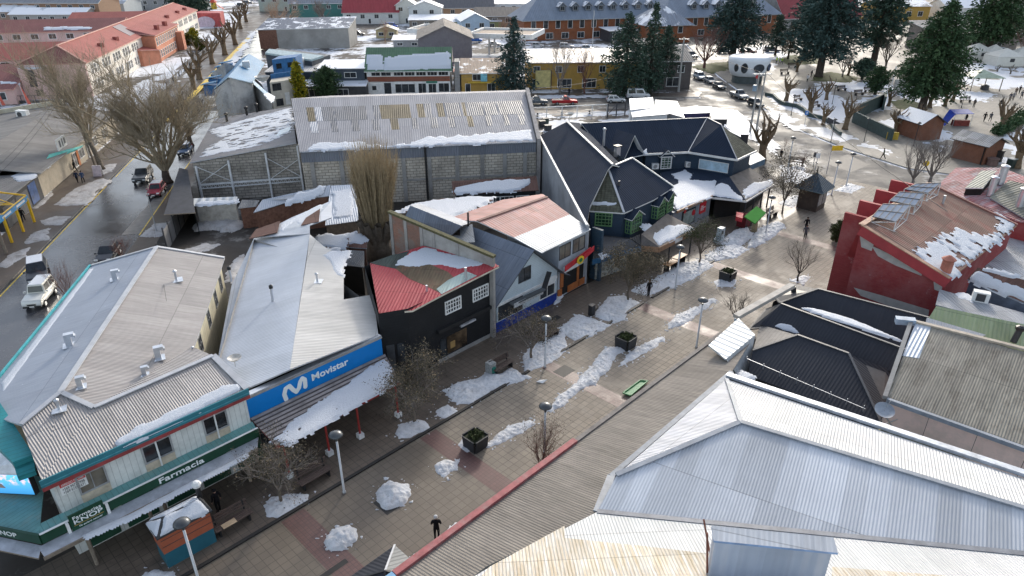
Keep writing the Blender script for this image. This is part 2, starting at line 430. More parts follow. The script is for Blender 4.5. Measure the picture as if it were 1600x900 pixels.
def paving(name,c1,c2,grout,size=.5,ang=SA,wet=.5,dark=(.06,.048,.036),thr=(.46,.62),rough=.6,near_dark=0):
 m,nt,b=_new(name);p=pos(nt)
 mp=nt.nodes.new('ShaderNodeMapping');mp.inputs['Rotation'].default_value=(0,0,ang-math.pi/2);nt.links.new(p,mp.inputs[0])
 t=nt.nodes.new('ShaderNodeTexBrick');t.offset=0;nt.links.new(mp.outputs[0],t.inputs['Vector'])
 t.inputs['Color1'].default_value=(*c1,1);t.inputs['Color2'].default_value=(*c2,1);t.inputs['Mortar'].default_value=(*grout,1)
 t.inputs['Scale'].default_value=1;t.inputs['Mortar Size'].default_value=.022;t.inputs['Brick Width'].default_value=size;t.inputs['Row Height'].default_value=size
 f=noise(nt,p,.13,9,.68);g=noise(nt,p,1.3,7,.7)
 c=mix(nt,math_(nt,'MULTIPLY',ramp(nt,g,.35,.7),.35),t.outputs[0],scl(c1,.55))
 c=mix(nt,math_(nt,'MULTIPLY',ramp(nt,noise(nt,p,.5,9,.8),.52,.66),.45),c,scl(c1,.4))
 k=ramp(nt,f,thr[0],thr[1])
 if near_dark:
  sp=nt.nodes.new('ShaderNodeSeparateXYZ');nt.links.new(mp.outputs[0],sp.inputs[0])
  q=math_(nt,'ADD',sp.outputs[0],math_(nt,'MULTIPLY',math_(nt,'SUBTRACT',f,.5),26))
  k=math_(nt,'MAXIMUM',k,ramp(nt,q,31,19))  # darker and smoother toward the near end of the street
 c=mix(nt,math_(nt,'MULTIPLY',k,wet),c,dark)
 nt.links.new(c,b.inputs['Base Color'])
 r=math_(nt,'MULTIPLY_ADD',k,-.22,rough);r=math_(nt,'MULTIPLY_ADD',ramp(nt,g,.5,.75),-.14,r)
 nt.links.new(r,b.inputs['Roughness']);b.inputs['Specular IOR Level'].default_value=.45
 bump(nt,b,math_(nt,'SUBTRACT',math_(nt,'MULTIPLY',g,.3),t.outputs[1]),.25,.012);return m
G=dict(
 ground=groundmat(),road=asphalt('wet_asphalt',(.05,.05,.054),(.16,.3),calm=1),
 road2=asphalt('wet_grey_asphalt',(.085,.08,.074),(.55,.85),snow=.45),
 walk=asphalt('brown_sidewalk',(.085,.068,.055),(.35,.7)),
 yard=asphalt('muddy_yard',(.035,.03,.026),(.5,.85),snow=.25),
 pave=paving('beige_paving',(.33,.28,.22),(.25,.21,.165),(.095,.08,.062),rough=.8,wet=.72,dark=(.085,.066,.048),near_dark=1),
 pave_dark=paving('shade_toned_walk_paving',(.16,.125,.095),(.14,.11,.085),(.08,.065,.05),wet=.7,dark=(.045,.034,.026)),  # darker copy of the paving, facade shade put into its colour
 red=paving('red_paving',(.16,.08,.07),(.135,.068,.06),(.1,.055,.05),size=.25,wet=.25),
 plaza=paving('plaza_paving',(.27,.245,.205),(.24,.22,.185),(.16,.145,.12),size=.8,wet=.45,rough=.75),
)
KERB=plain('kerb_concrete',(.3,.28,.25),.8,var=.3,scale=2)
YEL=plain('yellow_road_paint',(.72,.5,.06),.6,var=.35,scale=3,dirt=(.2,.17,.12))
def sheet(name,pts,z,mat,kind='structure'):
 mb=MB();pts=[Vector((p[0],p[1],z))for p in pts]
 ar=sum(pts[i].x*pts[(i+1)%len(pts)].y-pts[(i+1)%len(pts)].x*pts[i].y for i in range(len(pts)))
 mb.face(pts if ar>0 else pts[::-1],mat);return tag(mb.build(name),kind=kind)
RT=Vector((math.sin(ROADAZ),math.cos(ROADAZ),0));RP=Vector((math.cos(ROADAZ),-math.sin(ROADAZ),0))
def RD(a,p,z=0.):return RT*a+RP*p+Vector((0,0,z))
sheet('ground',[(-900,-60),(900,-60),(900,1500),(-900,1500)],-.16,G['ground'])
sheet('road',[RD(-40,-35.5),RD(-40,-26),RD(560,-26),RD(560,-35.5)],-.146,G['road'])
sheet('road',[(-63,136.6),(44,136.8),(44,148.6),(-63,148.4)],-.142,G['road2'])
sheet('plaza_road',[(40,118),(42,105),(47,90),(75,66),(120,30),(140,50),(90,78),(58,98),(53.5,109),(50.6,122),(50.2,135),(51,175),(56,232),(70,330),(58,330),(43.5,232),(40.5,150)],-.138,G['road2'])
def block(name,pts,mat,side=KERB,z=0.):
 mb=MB();mb.slab([Vector((p[0],p[1],z))for p in pts],.2+z,mat,side);return struct(mb,name)
block('terrain',[RD(-40,-26),RD(136.0+13.2,-26),(40,136.6),(39.6,118),(41.6,105),(46.6,90),(74,66),(119,29),(119,-40),(0,-40)],G['yard'])
block('terrain',[RD(-40,-35.5),RD(-40,-400),RD(560,-400),RD(560,-35.5)],G['ground'])
block('terrain',[RD(163,-26),RD(560,-26),(60,560),(58,330),(43.2,232),(40.2,149)],G['ground'])
block('plaza',[(58.6,98),(54,109),(51.1,122),(50.7,135),(51.5,175),(56.5,232),(70,330),(420,330),(420,60),(141,51),(90.5,78.5)],G['plaza'])
# pedestrian street paving, walk under the facades, red bands, kerb
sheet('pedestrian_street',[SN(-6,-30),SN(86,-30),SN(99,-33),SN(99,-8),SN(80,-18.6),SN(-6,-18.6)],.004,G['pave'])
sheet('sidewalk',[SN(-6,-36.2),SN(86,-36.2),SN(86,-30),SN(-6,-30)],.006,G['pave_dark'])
mb=MB()
for s0,s1 in((11.6,13.1),(21.9,23.3),(34,35.3),(47.3,48.7),(60,61.4),(73,74.4)):
 mb.face([SN(s0,-29.8,.0085),SN(s0,-19.5,.0085),SN(s1,-19.5,.0085),SN(s1,-29.8,.0085)],G['red'])
struct(mb,'paving_bands')
mb=MB();dk=plain('iron_and_step_shadow',(.02,.019,.018),.6)
for s0,s1 in((6,33),(34,41.5),(42.5,48.5),(50,53),(58,63)):mb.obox(SN(s0,-30.12,0),TD*(s1-s0),ND*.22,(0,0,.1),dk)  # near-black kerb bars stand in for the shadow line of the step
struct(mb,'kerb')
mb=MB()
for s,n,a,b in((13.6,-22.9,1.3,.8),(16.2,-27.2,1.2,1.4),(34.2,-28.6,1.4,1.1),(51.5,-28.6,.9,.6),(44.2,-32.5,.8,.6),(41.6,-32.2,.9,.7),(40.5,-34.3,.8,.6),(7.7,-24.9,5,.35)):
 mb.obox(SN(s,n,.002),TD*a,ND*b,(0,0,.012),dk)
struct(mb,'pavement_covers')
# left road: sidewalks, yellow lines, parking bay
sheet('sidewalk',[RD(-20,-41.2),RD(-20,-35.5),RD(132,-35.5),RD(132,-41.4)],.004,G['walk'])
sheet('sidewalk',[RD(50,-26),RD(50,-23.6),RD(134,-23.6),RD(134,-26)],.004,G['walk'])
sheet('sidewalk',[RD(133,-46),RD(133,-35.6),RD(400,-35.6),RD(400,-46)],.005,G['walk'])
sheet('pavement',[RD(80.5,-28.2),RD(80.5,-26.1),RD(96,-26.1),RD(93,-27.6)],-.141,plain('grey_bay',(.16,.15,.14),.5))
mb=MB()
for a0,a1,p in((62,100,-35.25),(104,132,-35.2),(80,128,-26.25)):
 mb.face([RD(a0,p,-.14),RD(a0,p+.16,-.14),RD(a1,p+.16,-.14),RD(a1,p,-.14)],YEL)
for a0,a1 in((138,205),(210,265)):
 mb.face([RD(a0,-35.9,.012),RD(a0,-34.6,.012),RD(a1,-34.6,.012),RD(a1,-35.9,.012)],YEL)
struct(mb,'road_markings')
sheet('pavement',[P(1285,252),P(1325,240),P(1360,256),P(1330,268)],-.13,plain('dark_asphalt_patch',(.035,.033,.032),.6))
# sidewalks at the upper road
sheet('sidewalk',[(-50,131.5),(39.5,131.5),(40,136.4),(-52,136.4)],.004,G['walk'])
sheet('sidewalk',[(-50,149.2),(40,149.4),(42,154),(-50,152)],.004,G['walk'])
# ------------------------------------------------------------ shared building pieces
WHITE=plain('white_paint',(.74,.74,.72),.5,var=.12,dirt=(.3,.29,.27),dk=.35)
DARKF=plain('dark_frame',(.05,.05,.055),.5)
GREYF=plain('grey_frame',(.3,.3,.3),.5)
CONC=plain('grey_concrete',(.3,.29,.275),.85,var=.2,scale=.7,bmp=.2,dirt=(.12,.11,.1))
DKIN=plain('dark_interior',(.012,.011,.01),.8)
STEEL=plain('galvanised',(.55,.57,.6),.35,.7,var=.15)
WOOD=plain('weathered_wood',(.22,.18,.14),.8,var=.3,scale=4)
GLASS=glass('window_glass');GLASSB=glass('curtained_glass',(.16,.14,.11),.12,.35)
SNOW=snowmat('roof_snow',col=(.58,.61,.66));SNOWD=snowmat('street_snow',.42,(.25,.215,.18),(.66,.67,.69));SNOWM=snowmat('trodden_snow',.85,(.18,.15,.12),(.46,.45,.45))
BLACKM=plain('black_metal',(.02,.02,.021),.45)
def window(par,W,u0,u1,z0,z1,fm=WHITE,pm=GLASS,nx=2,nz=1,fw=.08,d=.06,bar=.045,name='window'):
 mb=MB()
 mb.wbox(W,u0,u1,z0,z0+fw,-.02,d,fm);mb.wbox(W,u0,u1,z1-fw,z1,-.02,d,fm)
 mb.wbox(W,u0,u0+fw,z0+fw,z1-fw,-.02,d,fm);mb.wbox(W,u1-fw,u1,z0+fw,z1-fw,-.02,d,fm)
 for i in range(1,nx):
  c=u0+(u1-u0)*i/nx;mb.wbox(W,c-bar/2,c+bar/2,z0+fw,z1-fw,-.02,d-.012,fm)
 for i in range(1,nz):
  c=z0+(z1-z0)*i/nz;mb.wbox(W,u0+fw,u1-fw,c-bar/2,c+bar/2,-.02,d-.018,fm)
 f=mb.build(name,par)
 mp=MB();mp.wbox(W,u0+fw*.6,u1-fw*.6,z0+fw*.6,z1-fw*.6,-.03,.012,pm);mp.build('pane',f)
 return f
def panel(par,name,W,u0,u1,z0,z1,mat,d=.05,d0=-.02):
 mb=MB();mb.wbox(W,u0,u1,z0,z1,d0,d,mat);return mb.build(name,par)
def PP(l):return[P(*q)for q in l]
def shrink(pts,d,dz=.1):
 c=sum((Vector((p.x,p.y,0))for p in pts),Vector())/len(pts);o=[]
 for p in pts:
  v=Vector((p.x,p.y,0))-c;o.append(Vector((p.x,p.y,p.z-dz))-v.normalized()*d)
 return o
def roofsnow(pl,pix,label,thick=.12,rag=.35,seed=1,stretch=1.,edge=.3,cell=.16,lscale=1.5,hole=None,mat=None,name='roof_snow',group=None,fr=None):
 o=snowfield(name,pl,[pl.pix(*q)for q in pix],mat or SNOW,thick*.42,edge*.3,cell,rag,0.,seed,stretch,lscale,hole,fr)
 return tag(o,label,'snow',group,'stuff')
def vent(par,p,s=1.0,mat=STEEL,rz=0.,kind='goose'):
 """roof ventilator: flashing plate, duct and turned-over hood"""
 mb=MB();p=Vector(p)
 mb.box(p+Vector((0,0,.02)),(.9*s,.9*s,.05),mat,rz)
 if kind=='goose':
  mb.box(p+Vector((0,0,.42*s)),(.42*s,.42*s,.8*s),mat,rz)
  x=Vector((math.cos(rz),math.sin(rz),0))
  mb.box(p+x*.14*s+Vector((0,0,.9*s)),(.68*s,.44*s,.26*s),mat,rz)
  mb.box(p+x*.5*s+Vector((0,0,.78*s)),(.14*s,.42*s,.16*s),mat,rz)
 else:
  mb.tube([p,p+Vector((0,0,.75*s))],.09*s,mat,8);mb.lathe(p+Vector((0,0,.75*s)),[(.17*s,0),(.17*s,.05),(.02,.16*s)],mat,8)
 return mb.build('roof_vent',par)

# ------------------------------------------------------------ corner pharmacy, nearest on the left
pharm=thing('corner_pharmacy','two-storey corner pharmacy with teal roof fascia and dark green sign band over the walk','building',SN(8,-40))
RM_A=corr('roof_brown_grey',(.34,.32,.31),(.24,.225,.22),.14,.42,.25,.08,1.0,5.5,.8,.7)
RM_B=corr('roof_sky_tinted_grey',(.30,.33,.39),(.24,.27,.32),.14,.3,.45,.05,1.0,6,.35,.5,dots=.5)  # left slope of the same roof, blue sky reflection put into its base
CAP=plain('ridge_cap',(.42,.43,.45),.5,.1,var=.15)
TEAL=siding('teal_board',(.03,.24,.26),.32,.5,dk=.1);TEALF=plain('teal_fascia',(.035,.18,.22),.45,var=.1)
REDF=plain('red_trim',(.28,.05,.05),.5)
EZ,RZ=5.6,7.1
apex=P(95,613,RZ);rb=P(245,386,RZ)
eR1=P(351,403,EZ);eR0=Plane.of(apex,rb,eR1).pix(304,540);eL1=P(143,415,EZ);eL0=Plane.of(apex,rb,eL1).pix(-40,640)
f0,f1=SN(2.42,-35.45,EZ),SN(13.45,-35.45,EZ)
_pl=Plane.of(apex,rb,eR1);vly=_pl.pix(147,637);_pf=Plane.of(f0,f1,vly);rF=_pf.pix(333,556);hipL=Plane.of(eL1,rb,apex).pix(33,664);rFb=P(300,541,EZ+.02)
mb=MB()
mb.slab([apex,rb,eR1,eR0,vly],.1,RM_A,CAP);mb.slab([eL0,eL1,rb,apex,hipL],.1,RM_B,CAP)
mb.slab([f0,f1,rF,vly],.1,RM_A,CAP);mb.slab([f0,vly,apex],.1,RM_A,CAP);mb.slab([f0,apex,hipL],.1,RM_A,CAP);mb.slab([vly,rF,rFb],.1,RM_A,CAP)
roof=mb.build('roof',pharm)
mb=MB()
for a,b,wd in((apex,rb,.34),(hipL,apex,.3),(apex,vly,.3),(vly,rF,.3),(rF,f1,.4),(rb,eL1,.28),(rb,eR1,.28)):
 mb.bar(a+Vector((0,0,.05)),b+Vector((0,0,.05)),wd,CAP,.07)
mb.build('ridge_cap',roof)
SW=siding('white_weathered_board',(.62,.63,.60),.32,.6,True,dk=.4,dirt=(.3,.27,.24));CRM=siding('cream_board',(.66,.6,.44),.5,.6,True,dk=.3)
mb=MB()
w0,w1=SN(2.75,-35.6,EZ-.12),SN(13.3,-35.6,EZ-.12)
rq=toSN(rF);mb.prism([w0,w1,SN(13.2,rq[1],rF.z-.15),SN(13.0,rq[1]-2.2,EZ-.2),SN(12.5,rq[1]-2.2,4.0),SN(2.75,-37.5,4.0)],0,SW,False)
mb.build('front_wall',pharm)
mb=MB()
mb.prism([eR0+Vector((-.35,0,-.12)),eR1+Vector((-.35,-.25,-.12)),rb+Vector((0,-.25,-.15)),eL1+Vector((.35,-.25,-.12)),eL0+Vector((.35,0,-.12)),eR0+Vector((-6,-.5,-2))],0,CRM,False)
mb.build('side_wall',pharm)
WF=Wall(SN(2.75,-35.6),SN(13.3,-35.6))
mb=MB();mb.obox(SN(2.3,-35.42,5.22),TD*11.2,ND*.08,(0,0,.46),TEALF);mb.obox(SN(2.3,-35.4,4.98),TD*11.2,ND*.06,(0,0,.235),REDF)
mb.obox(SN(2.3,-35.335,5.36),TD*11.2,ND*.02,(0,0,.05),plain('teal_light',(.08,.3,.36),.4))
mb.build('fascia',pharm)
mb=MB();mb.bar(eL0+Vector((-.1,0,-.1)),eL1+Vector((-.1,0,-.1)),.14,plain('teal_gutter',(.04,.33,.36),.45),.42);mb.build('gutter',pharm)
for(x0,y0),(x1,y1),pm in(((118,752),(174,760),GLASSB),((218,698),(272,703),GLASS),((314,655),(358,664),GLASS)):
 ua,_=WF.at(x0,y0);ub,_=WF.at(x1,y1);window(pharm,WF,ua,ub,3.62,4.85,GREYF,pm,2,1,.09,.07)
 panel(pharm,'lower_board',WF,ua,ub,3.05,3.58,plain('tan_board',(.5,.42,.32),.7),.03)
for u in(3.0,6.4):
 mb=MB();mb.tube([WF.pt(u+2.1,3.1,.08),WF.pt(u+2.1,4.95,.08)],.05,WHITE,6);mb.build('downpipe',pharm)
# side wall windows and strip
WSd=Wall(eR0+Vector((-.35,0,0)),eR1+Vector((-.35,-.25,0)))
for u in(2.2,6.0,9.4,12.2):window(pharm,WSd,u,u+.95,3.3,4.7,GREYF,GLASS,2,2,.07,.05)
# canopy with green sign band
GRN=plain('dark_green_sign',(.01,.055,.028),.35,var=.25,scale=.6);TEALC=siding('canopy_teal_sheet',(.13,.3,.29),.28,.5,True,dk=.5,dirt=(.3,.26,.2))
GUT=plain('gutter_grey',(.38,.4,.44),.4,.3)
mb=MB()
mb.slab([SN(1.5,-35.62,3.08),SN(13.4,-35.62,3.08),SN(13.25,-34.75,3.0),SN(1.4,-34.75,3.0)],.08,TEALC)
mb.slab([SN(1.5,-35.0,3.05),SN(1.4,-34.75,3.0),P(0,828,3.0),P(-60,800,3.0),P(-50,735,3.05),P(70,745,3.07),SN(2.0,-36.6,3.07)],.07,TEALC)
can=mb.build('canopy',pharm)
mb=MB();mb.obox(SN(1.45,-34.74,2.55),TD*11.85,ND*.1,(0,0,.6),GRN);mb.obox(SN(1.45,-34.75,3.15),TD*11.85,ND*.13,(0,0,.03),WHITE)
cN=SN(1.45,-34.7,0);cP=P(-60,812,3.1);cP.z=0
WG2=Wall(cP,cN);mb.wbox(WG2,0,WG2.L,2.55,3.15,-.05,.08,GRN)
sg=mb.build('sign_band',pharm)
mb=MB()
mb.slab([SN(1.2,-34.63,2.52),SN(13.2,-34.63,2.52),SN(12.7,-33.85,2.4),SN(1.25,-33.85,2.4)],.1,GUT,WOOD);mb.slab([WG2.pt(0,2.5,.1),WG2.pt(WG2.L,2.5,.1),WG2.pt(WG2.L+.4,2.4,.75),WG2.pt(0,2.4,.75)],.1,GUT,WOOD)
mb.obox(SN(1.2,-33.86,2.22),TD*11.5,ND*.08,(0,0,.2),WOOD);mb.build('canopy_edge',pharm)
x_,z_=TD,Vector((0,0,1))
LET=plain('sign_letters_white',(.8,.82,.8),.4,var=.03)
ua,za=WF.at(250,758)
def sgpt(px,py,n=-34.63):
 pl=Plane(SN(0,n),ND);return pl.pix(px,py)
a=sgpt(250,757);b=sgpt(321,728);text('Farmacia','lettering',(a.x,a.y,2.68),TD,z_,(b-a).dot(TD),.36,LET,sg,.03,.012)
WSGN=Wall(SN(0,-34.5),SN(10,-34.5))
mb=MB();a=WSGN.at(111,822)[0];b=WSGN.at(166,800)[0]
mb.wbox(WSGN,a,b,2.46,3.5,-.12,.0,GRN);brd=mb.build('sign_board',pharm)
nw=(b-a);GOLD=plain('sign_gold',(.45,.28,.08),.4)
text('Farmacias','lettering',WSGN.pt(a+.1*nw,3.18,.0),TD,z_,nw*.82,.2,LET,brd,.02,.01)
text('KNOP','lettering',WSGN.pt(a+.1*nw,2.88,.0),TD,z_,nw*.84,.26,LET,brd,.02,.014)
text('Te quiero natural','lettering',WSGN.pt(a+.2*nw,2.58,.0),TD,z_,nw*.68,.13,LET,brd,.02,0,.35)
mb=MB();mb.wbox(WSGN,a+.08*nw,b-.06*nw,2.79,2.815,-.01,.012,GOLD);mb.build('stripe',brd)
mb=MB();mb.wbox(WSGN,a-.2,a-.06,2.5,3.16,-.1,.02,WHITE);mb.wbox(WSGN,b+.06,b+.2,2.5,3.16,-.1,.02,WHITE);mb.build('sign_bracket',pharm)
a=WG2.L-1.75;text('KNOP','lettering',WG2.pt(a-1.0,2.72,.085),WG2.t,z_,1.35,.3,LET,sg,.02,.01)
for s in(3.2,6.3,7.1,12.0,12.7):
 mb=MB();mb.tube([SN(s,-34.2,0),SN(s,-34.3,2.45)],.1,WOOD,6);mb.build('canopy_post',pharm)
mb=MB()
for s in(2.9,5.0,7.2,9.4,11.6):mb.wbox(WF,s-2.4,s-.7,.1,2.4,0,.05,plain('green_shopfront',(.015,.06,.035),.5))
mb.build('shopfront',pharm)
# small notice with telephone number, white lamp
mb=MB();a,_=WF.at(78,790);mb.wbox(WF,.25,1.5,4.1,4.85,0,.03,WHITE);nt_=mb.build('notice',pharm)
REDS=plain('notice_red',(.55,.05,.05),.5)
mb=MB();mb.wbox(WF,.27,1.48,4.6,4.84,.031,.036,REDS);mb.build('notice_header',nt_)
text('ARRIENDO OFICINAS','lettering',WF.pt(.34,4.65,.037),TD,z_,1.05,.14,LET,nt_,.006)
text('+569 9972 7998\n+569 6155 1671','lettering',WF.pt(.34,4.15,.032),TD,z_,1.05,.38,DKIN,nt_,.006)
# teal corner tower, screen
tw=thing('corner_parapet','teal boarded parapet hood at the pharmacy corner above the video screen','parapet',P(20,735,0))
mb=MB();a_,b_,c_,d_=P(-30,600,6.6),P(0,632,6.6),P(52,712,5.9),P(20,727,5.7)
mb.slab([P(-60,640,6.6),P(-2,626,6.6),P(52,710,5.9),P(20,722,5.9)],.35,TEAL);mb.build('hood_top',tw)
mb=MB();mb.slab([P(20,722,5.6),P(52,710,5.6),P(55,735,5.2),P(27,745,5.2)],.3,TEAL)
mb.slab([P(-40,668,5.7),P(18,724,5.6),P(28,740,5.1),P(-40,738,5.0)],.12,plain('white_panel',(.7,.72,.74),.4))
mb.build('hood_edge',tw)
scn=thing('video_screen','lit video screen showing a coastal rock and pink cloud, under the teal corner','screen',P(20,800,0))
WS_=Wall(P(-60,752,4.2),P(49,744,4.2));WS_=Wall(PY(-60,740,P(49,745,4.6).y+.25),P(49,745,4.6))
ua=WS_.at(-40,760)[0];ub=WS_.at(48,760)[0]
mb=MB();mb.wbox(WS_,ua,ub+.1,3.28,4.72,-.3,0,BLACKM);mb.build('screen_case',scn)
def scrmat():
 m,nt,b=_new('screen_picture');uv,u,v=uvs(nt)
 f=noise(nt,uv,2.2,4,.6);k=ramp(nt,v,3.3,4.7)
 c=mix(nt,k,(.03,.22,.5),(.12,.5,.85));c=mix(nt,math_(nt,'MULTIPLY',ramp(nt,f,.5,.62),ramp(nt,v,3.9,4.2)),c,(.8,.55,.85))
 nt.links.new(c,b.inputs['Emission Color']);b.inputs['Base Color'].default_value=(.02,.02,.02,1);b.inputs['Emission Strength'].default_value=.8;return m
mb=MB();mb.wbox(WS_,ua+.06,ub+.04,3.34,4.66,.0,.012,scrmat());sp=mb.build('screen_face',scn)
mb=MB();rk=emit('screen_rock',(.10,.09,.09),.8)
ux=WS_.at(0,800)[0];mb.face([WS_.pt(ux-.6,3.75,.016),WS_.pt(ux+1.0,3.72,.016),WS_.pt(ux+.85,4.0,.016),WS_.pt(ux+.4,4.18,.016),WS_.pt(ux-.1,4.24,.016),WS_.pt(ux-.6,4.2,.016)],rk);mb.build('screen_rock',sp)
# roof fittings
pR=Plane.of(apex,rb,eR1);pL=Plane.of(eL1,rb,apex);pF=Plane.of(f0,f1,rF)
for q,pl,k,s in(((180,437),pL,'goose',.8),((276,438),pR,'pipe',1.0),((109,540),pL,'goose',.85),((248,560),pR,'goose',.85),((126,605),pR,'goose',.7),((226,586),pR,'goose',.6),((93,640),pF,'pipe',.8),((303,552),pR,'pipe',.6)):
 vent(pharm,pl.pix(*q),s,STEEL,.5,k)
roofsnow(pF,[(180,690),(215,668),(245,655),(300,628),(345,603),(372,600),(378,607),(300,645),(225,682),(186,696)],'band of melting snow along the lower edge of the pharmacy front roof',.22,.22,3,.4,.2,.13)
roofsnow(pL,[(3,598),(140,420),(146,420),(5,612)],'thin line of snow behind the teal gutter of the pharmacy roof',.1,.06,5,1,.12,.12)
edge=Plane(SN(2,-34.3,2.45),(0,0,1))
roofsnow(edge,[(130,836),(210,800),(300,752),(385,709),(388,713),(300,760),(210,809),(135,841)],'strip of snow in the gutter below the green pharmacy sign',.1,.08,8,1,.12,.1)

# ------------------------------------------------------------ blue-signed telephone shop
tel=thing('telephone_shop','shop with long blue sign board, grey metal roofs and shingled canopy on red posts','building',SN(18.5,-40))
RM_C=corr('roof_sky_tinted_pale',(.47,.5,.55),(.38,.41,.45),.2,.28,.55,.05,1.0,8,.35,.6)  # left slope's sky-blue reflection is worked into this base colour
RM_D=corr('roof_sunlit_grey',(.5,.49,.47),(.4,.39,.37),.2,.4,.3,.08,1.0,7,.35,.6)  # right slope of the same roof, its sunlit tone set in the base
RUSTR=corr('roof_rusty_brown',(.15,.085,.07),(.1,.06,.05),.2,.8,0,.2,.9,3,.5,.6)
fr0,fr1=P(388,606,4.75),P(591,523,4.75);rgf,rgb_=P(453,577,5.3),P(484,366,5.6)
bl=P(399,350,4.9);bl2=P(341,562,4.75)
mb=MB()
_pq=Plane.of(fr0,rgf,rgb_);mb.slab([fr0,rgf,rgb_,_pq.pix(397,372),_pq.pix(362,445),_pq.pix(340,562)],.1,RM_C,CAP)
_pr=Plane.of(rgf,fr1,rgb_);mb.slab([rgf,fr1,_pr.pix(583,460),_pr.pix(537,468),_pr.pix(480,400)],.1,RM_D,CAP);mb.slab([_pr.pix(480,400),_pr.pix(537,468),_pr.pix(537,404),_pr.pix(505,384),rgb_],.1,RM_D,CAP)
mb.build('roof',tel)
mb=MB()
mb.slab([P(397,371,4.96),P(484,365,5.62),P(484,352,5.75),P(518,340,5.6),P(519,313,5.8),P(455,340,5.4),P(412,362,5.1)],.08,RM_C,CAP)
mb.slab([P(389,373,5.06),P(433,363,5.4),P(438,345,5.5),P(400,358,5.15)],.05,RUSTR);mb.slab([P(470,352,5.75),P(498,346,5.8),P(500,326,5.85),P(478,340,5.75)],.05,RUSTR)
mb.build('patched_rear_roof',tel)
mb=MB()
mb.prism([SN(13.5,-36.3,4.6),SN(23.6,-36.3,4.6),SN(26.3,-41.6,4.5),P(480,400,5.2),P(397,374,4.8),P(342,560,4.6)],0,CONC,False);mb.build('wall',tel)
MV=Wall(SN(13.4,-36.0),SN(23.75,-36.0));BLU=plain('blue_sign',(.0,.19,.56),.4,var=.06)
mb=MB();mb.wbox(MV,0,MV.L,3.1,4.5,-.2,0,BLU);sb=mb.build('sign_board',tel)
mb=MB();mb.wbox(MV,-.05,MV.L+.05,4.5,4.62,-.35,.04,CONC);mb.wbox(MV,-.05,MV.L+.05,4.62,4.7,-.5,-.05,STEEL);mb.build('sign_capping',sb)
a=MV.at(488,596)[0];b=MV.at(544,566)[0]
text('Movistar','lettering',MV.pt(a,3.66,.0),TD,z_,b-a,.52,LET,sb,.03,.02)
path=[(447,624),(444,616),(446,607),(452,603),(458,609),(463,612),(467,606),(469,596),(472,591),(476,593),(477,604)]
pts=[MV.pt(*MV.at(*q),.02)for q in path];mb=MB();
for i in range(len(pts)):
 mb.disc(pts[i]-MV.n*.02,MV.n,.145,.03+.0004*i,LET,14)
 if i:
  d=(pts[i]-pts[i-1]);sdv=d.normalized().cross(MV.n)*.145;mb.obox(pts[i-1]-sdv-MV.n*.02,d,sdv*2,MV.n*(.0297+.0004*i),LET)
mb.build('logo',sb)
SHG=siding('brown_shingle',(.27,.24,.23),.42,.7,dk=.4,dirt=(.2,.17,.16),var=.3)
mb=MB();mb.slab([SN(13.45,-35.95,3.12),SN(23.9,-35.95,3.12),SN(22.9,-33.0,2.62),SN(13.5,-33.0,2.62)],.09,SHG,REDF)
cn=mb.build('canopy',tel)
mb=MB()
for k in range(1,9):
 f=k/9;mb.bar(SN(13.45+.05*f,-35.95+2.95*f,3.125-.5*f),SN(23.9-f,-35.95+2.95*f,3.125-.5*f),.1,plain('shingle_lap',(.07,.06,.058),.8),.05)
mb.build('shingle_lap',cn)
RPO=plain('red_post',(.3,.035,.03),.45)
mb=MB();mb.obox(SN(13.5,-32.98,2.4),TD*9.4,ND*.1,(0,0,.14),RPO);mb.obox(SN(13.5,-33.3,2.2),TD*9.4,ND*.06,(0,0,.08),RPO);mb.build('canopy_beam',tel)
for s in(13.9,17.0-.2,16.4+2.8,22.4):
 mb=MB();mb.tube([SN(s,-32.8,.3),SN(s,-32.85,2.5)],.075,RPO,8);po=mb.build('canopy_post',tel)
 mb=MB();mb.slab([SN(s-.2,-33,.36),SN(s+.2,-33,.36),SN(s+.2,-32.6,.36),SN(s-.2,-32.6,.36)],.36,WHITE);mb.build('post_footing',po)
panel(tel,'shop_window',MV,.6,9.6,.4,2.6,GLASS,-.25,-.32)
pC=Plane.of(SN(13.45,-35.95,3.12),SN(23.9,-35.95,3.12),SN(22.9,-33.0,2.62))
roofsnow(pC,[(425,690),(455,660),(490,632),(545,598),(598,560),(612,575),(617,600),(560,632),(500,668),(452,694)],'snow sheet covering the shingled canopy under the blue sign',.13,.3,11,.35,.25,.14,.9,hole=(.35,.72,1.2))
vent(tel,Plane.of(rgf,fr1,P(480,400,5.5)).pix(496,440),.9,STEEL,0,'pipe')
for q in((361,440),(426,470)):
 mb=MB();p=P(*q,5.0);mb.tube([p,p+Vector((.05,0,1.1))],.1,STEEL,8);mb.lathe(p+Vector((.05,0,1.1)),[(.16,0),(.16,.22),(.05,.3)],BLACKM,8);mb.build('flue',tel)
pT=Plane.of(P(397,371,4.98),P(484,352,5.77),P(519,313,5.82))
roofsnow(pT,[(435,352),(470,335),(500,320),(505,326),(480,342),(470,352),(462,344),(440,360)],'snow lying between rust patches on the rear end of the pale sky-tinted metal roof',.1,.3,13,.6)
roofsnow(Plane(_pr.o+Vector((0,0,.02)),_pr.n),[(503,398),(520,392),(545,392),(545,402),(537,405),(536,432),(525,425),(515,408)],'snow wedge on the light grey roof edge beside the dark gap',.12,.3,14)
mb=MB();dsh=P(368,572,4.85);mb.tube([dsh,dsh+Vector((0,0,.5))],.04,STEEL,6);mb.lathe(dsh+Vector((.1,-.1,.4)),[(.02,.1),(.25,.16),(.42,.3),(.45,.36),(.4,.34),(.2,.22)],plain('dish_grey',(.5,.48,.44),.5),14);tag(mb.build('satellite_dish'),'small beige satellite dish between the pharmacy gable and the blue-sign shop roof','dish')

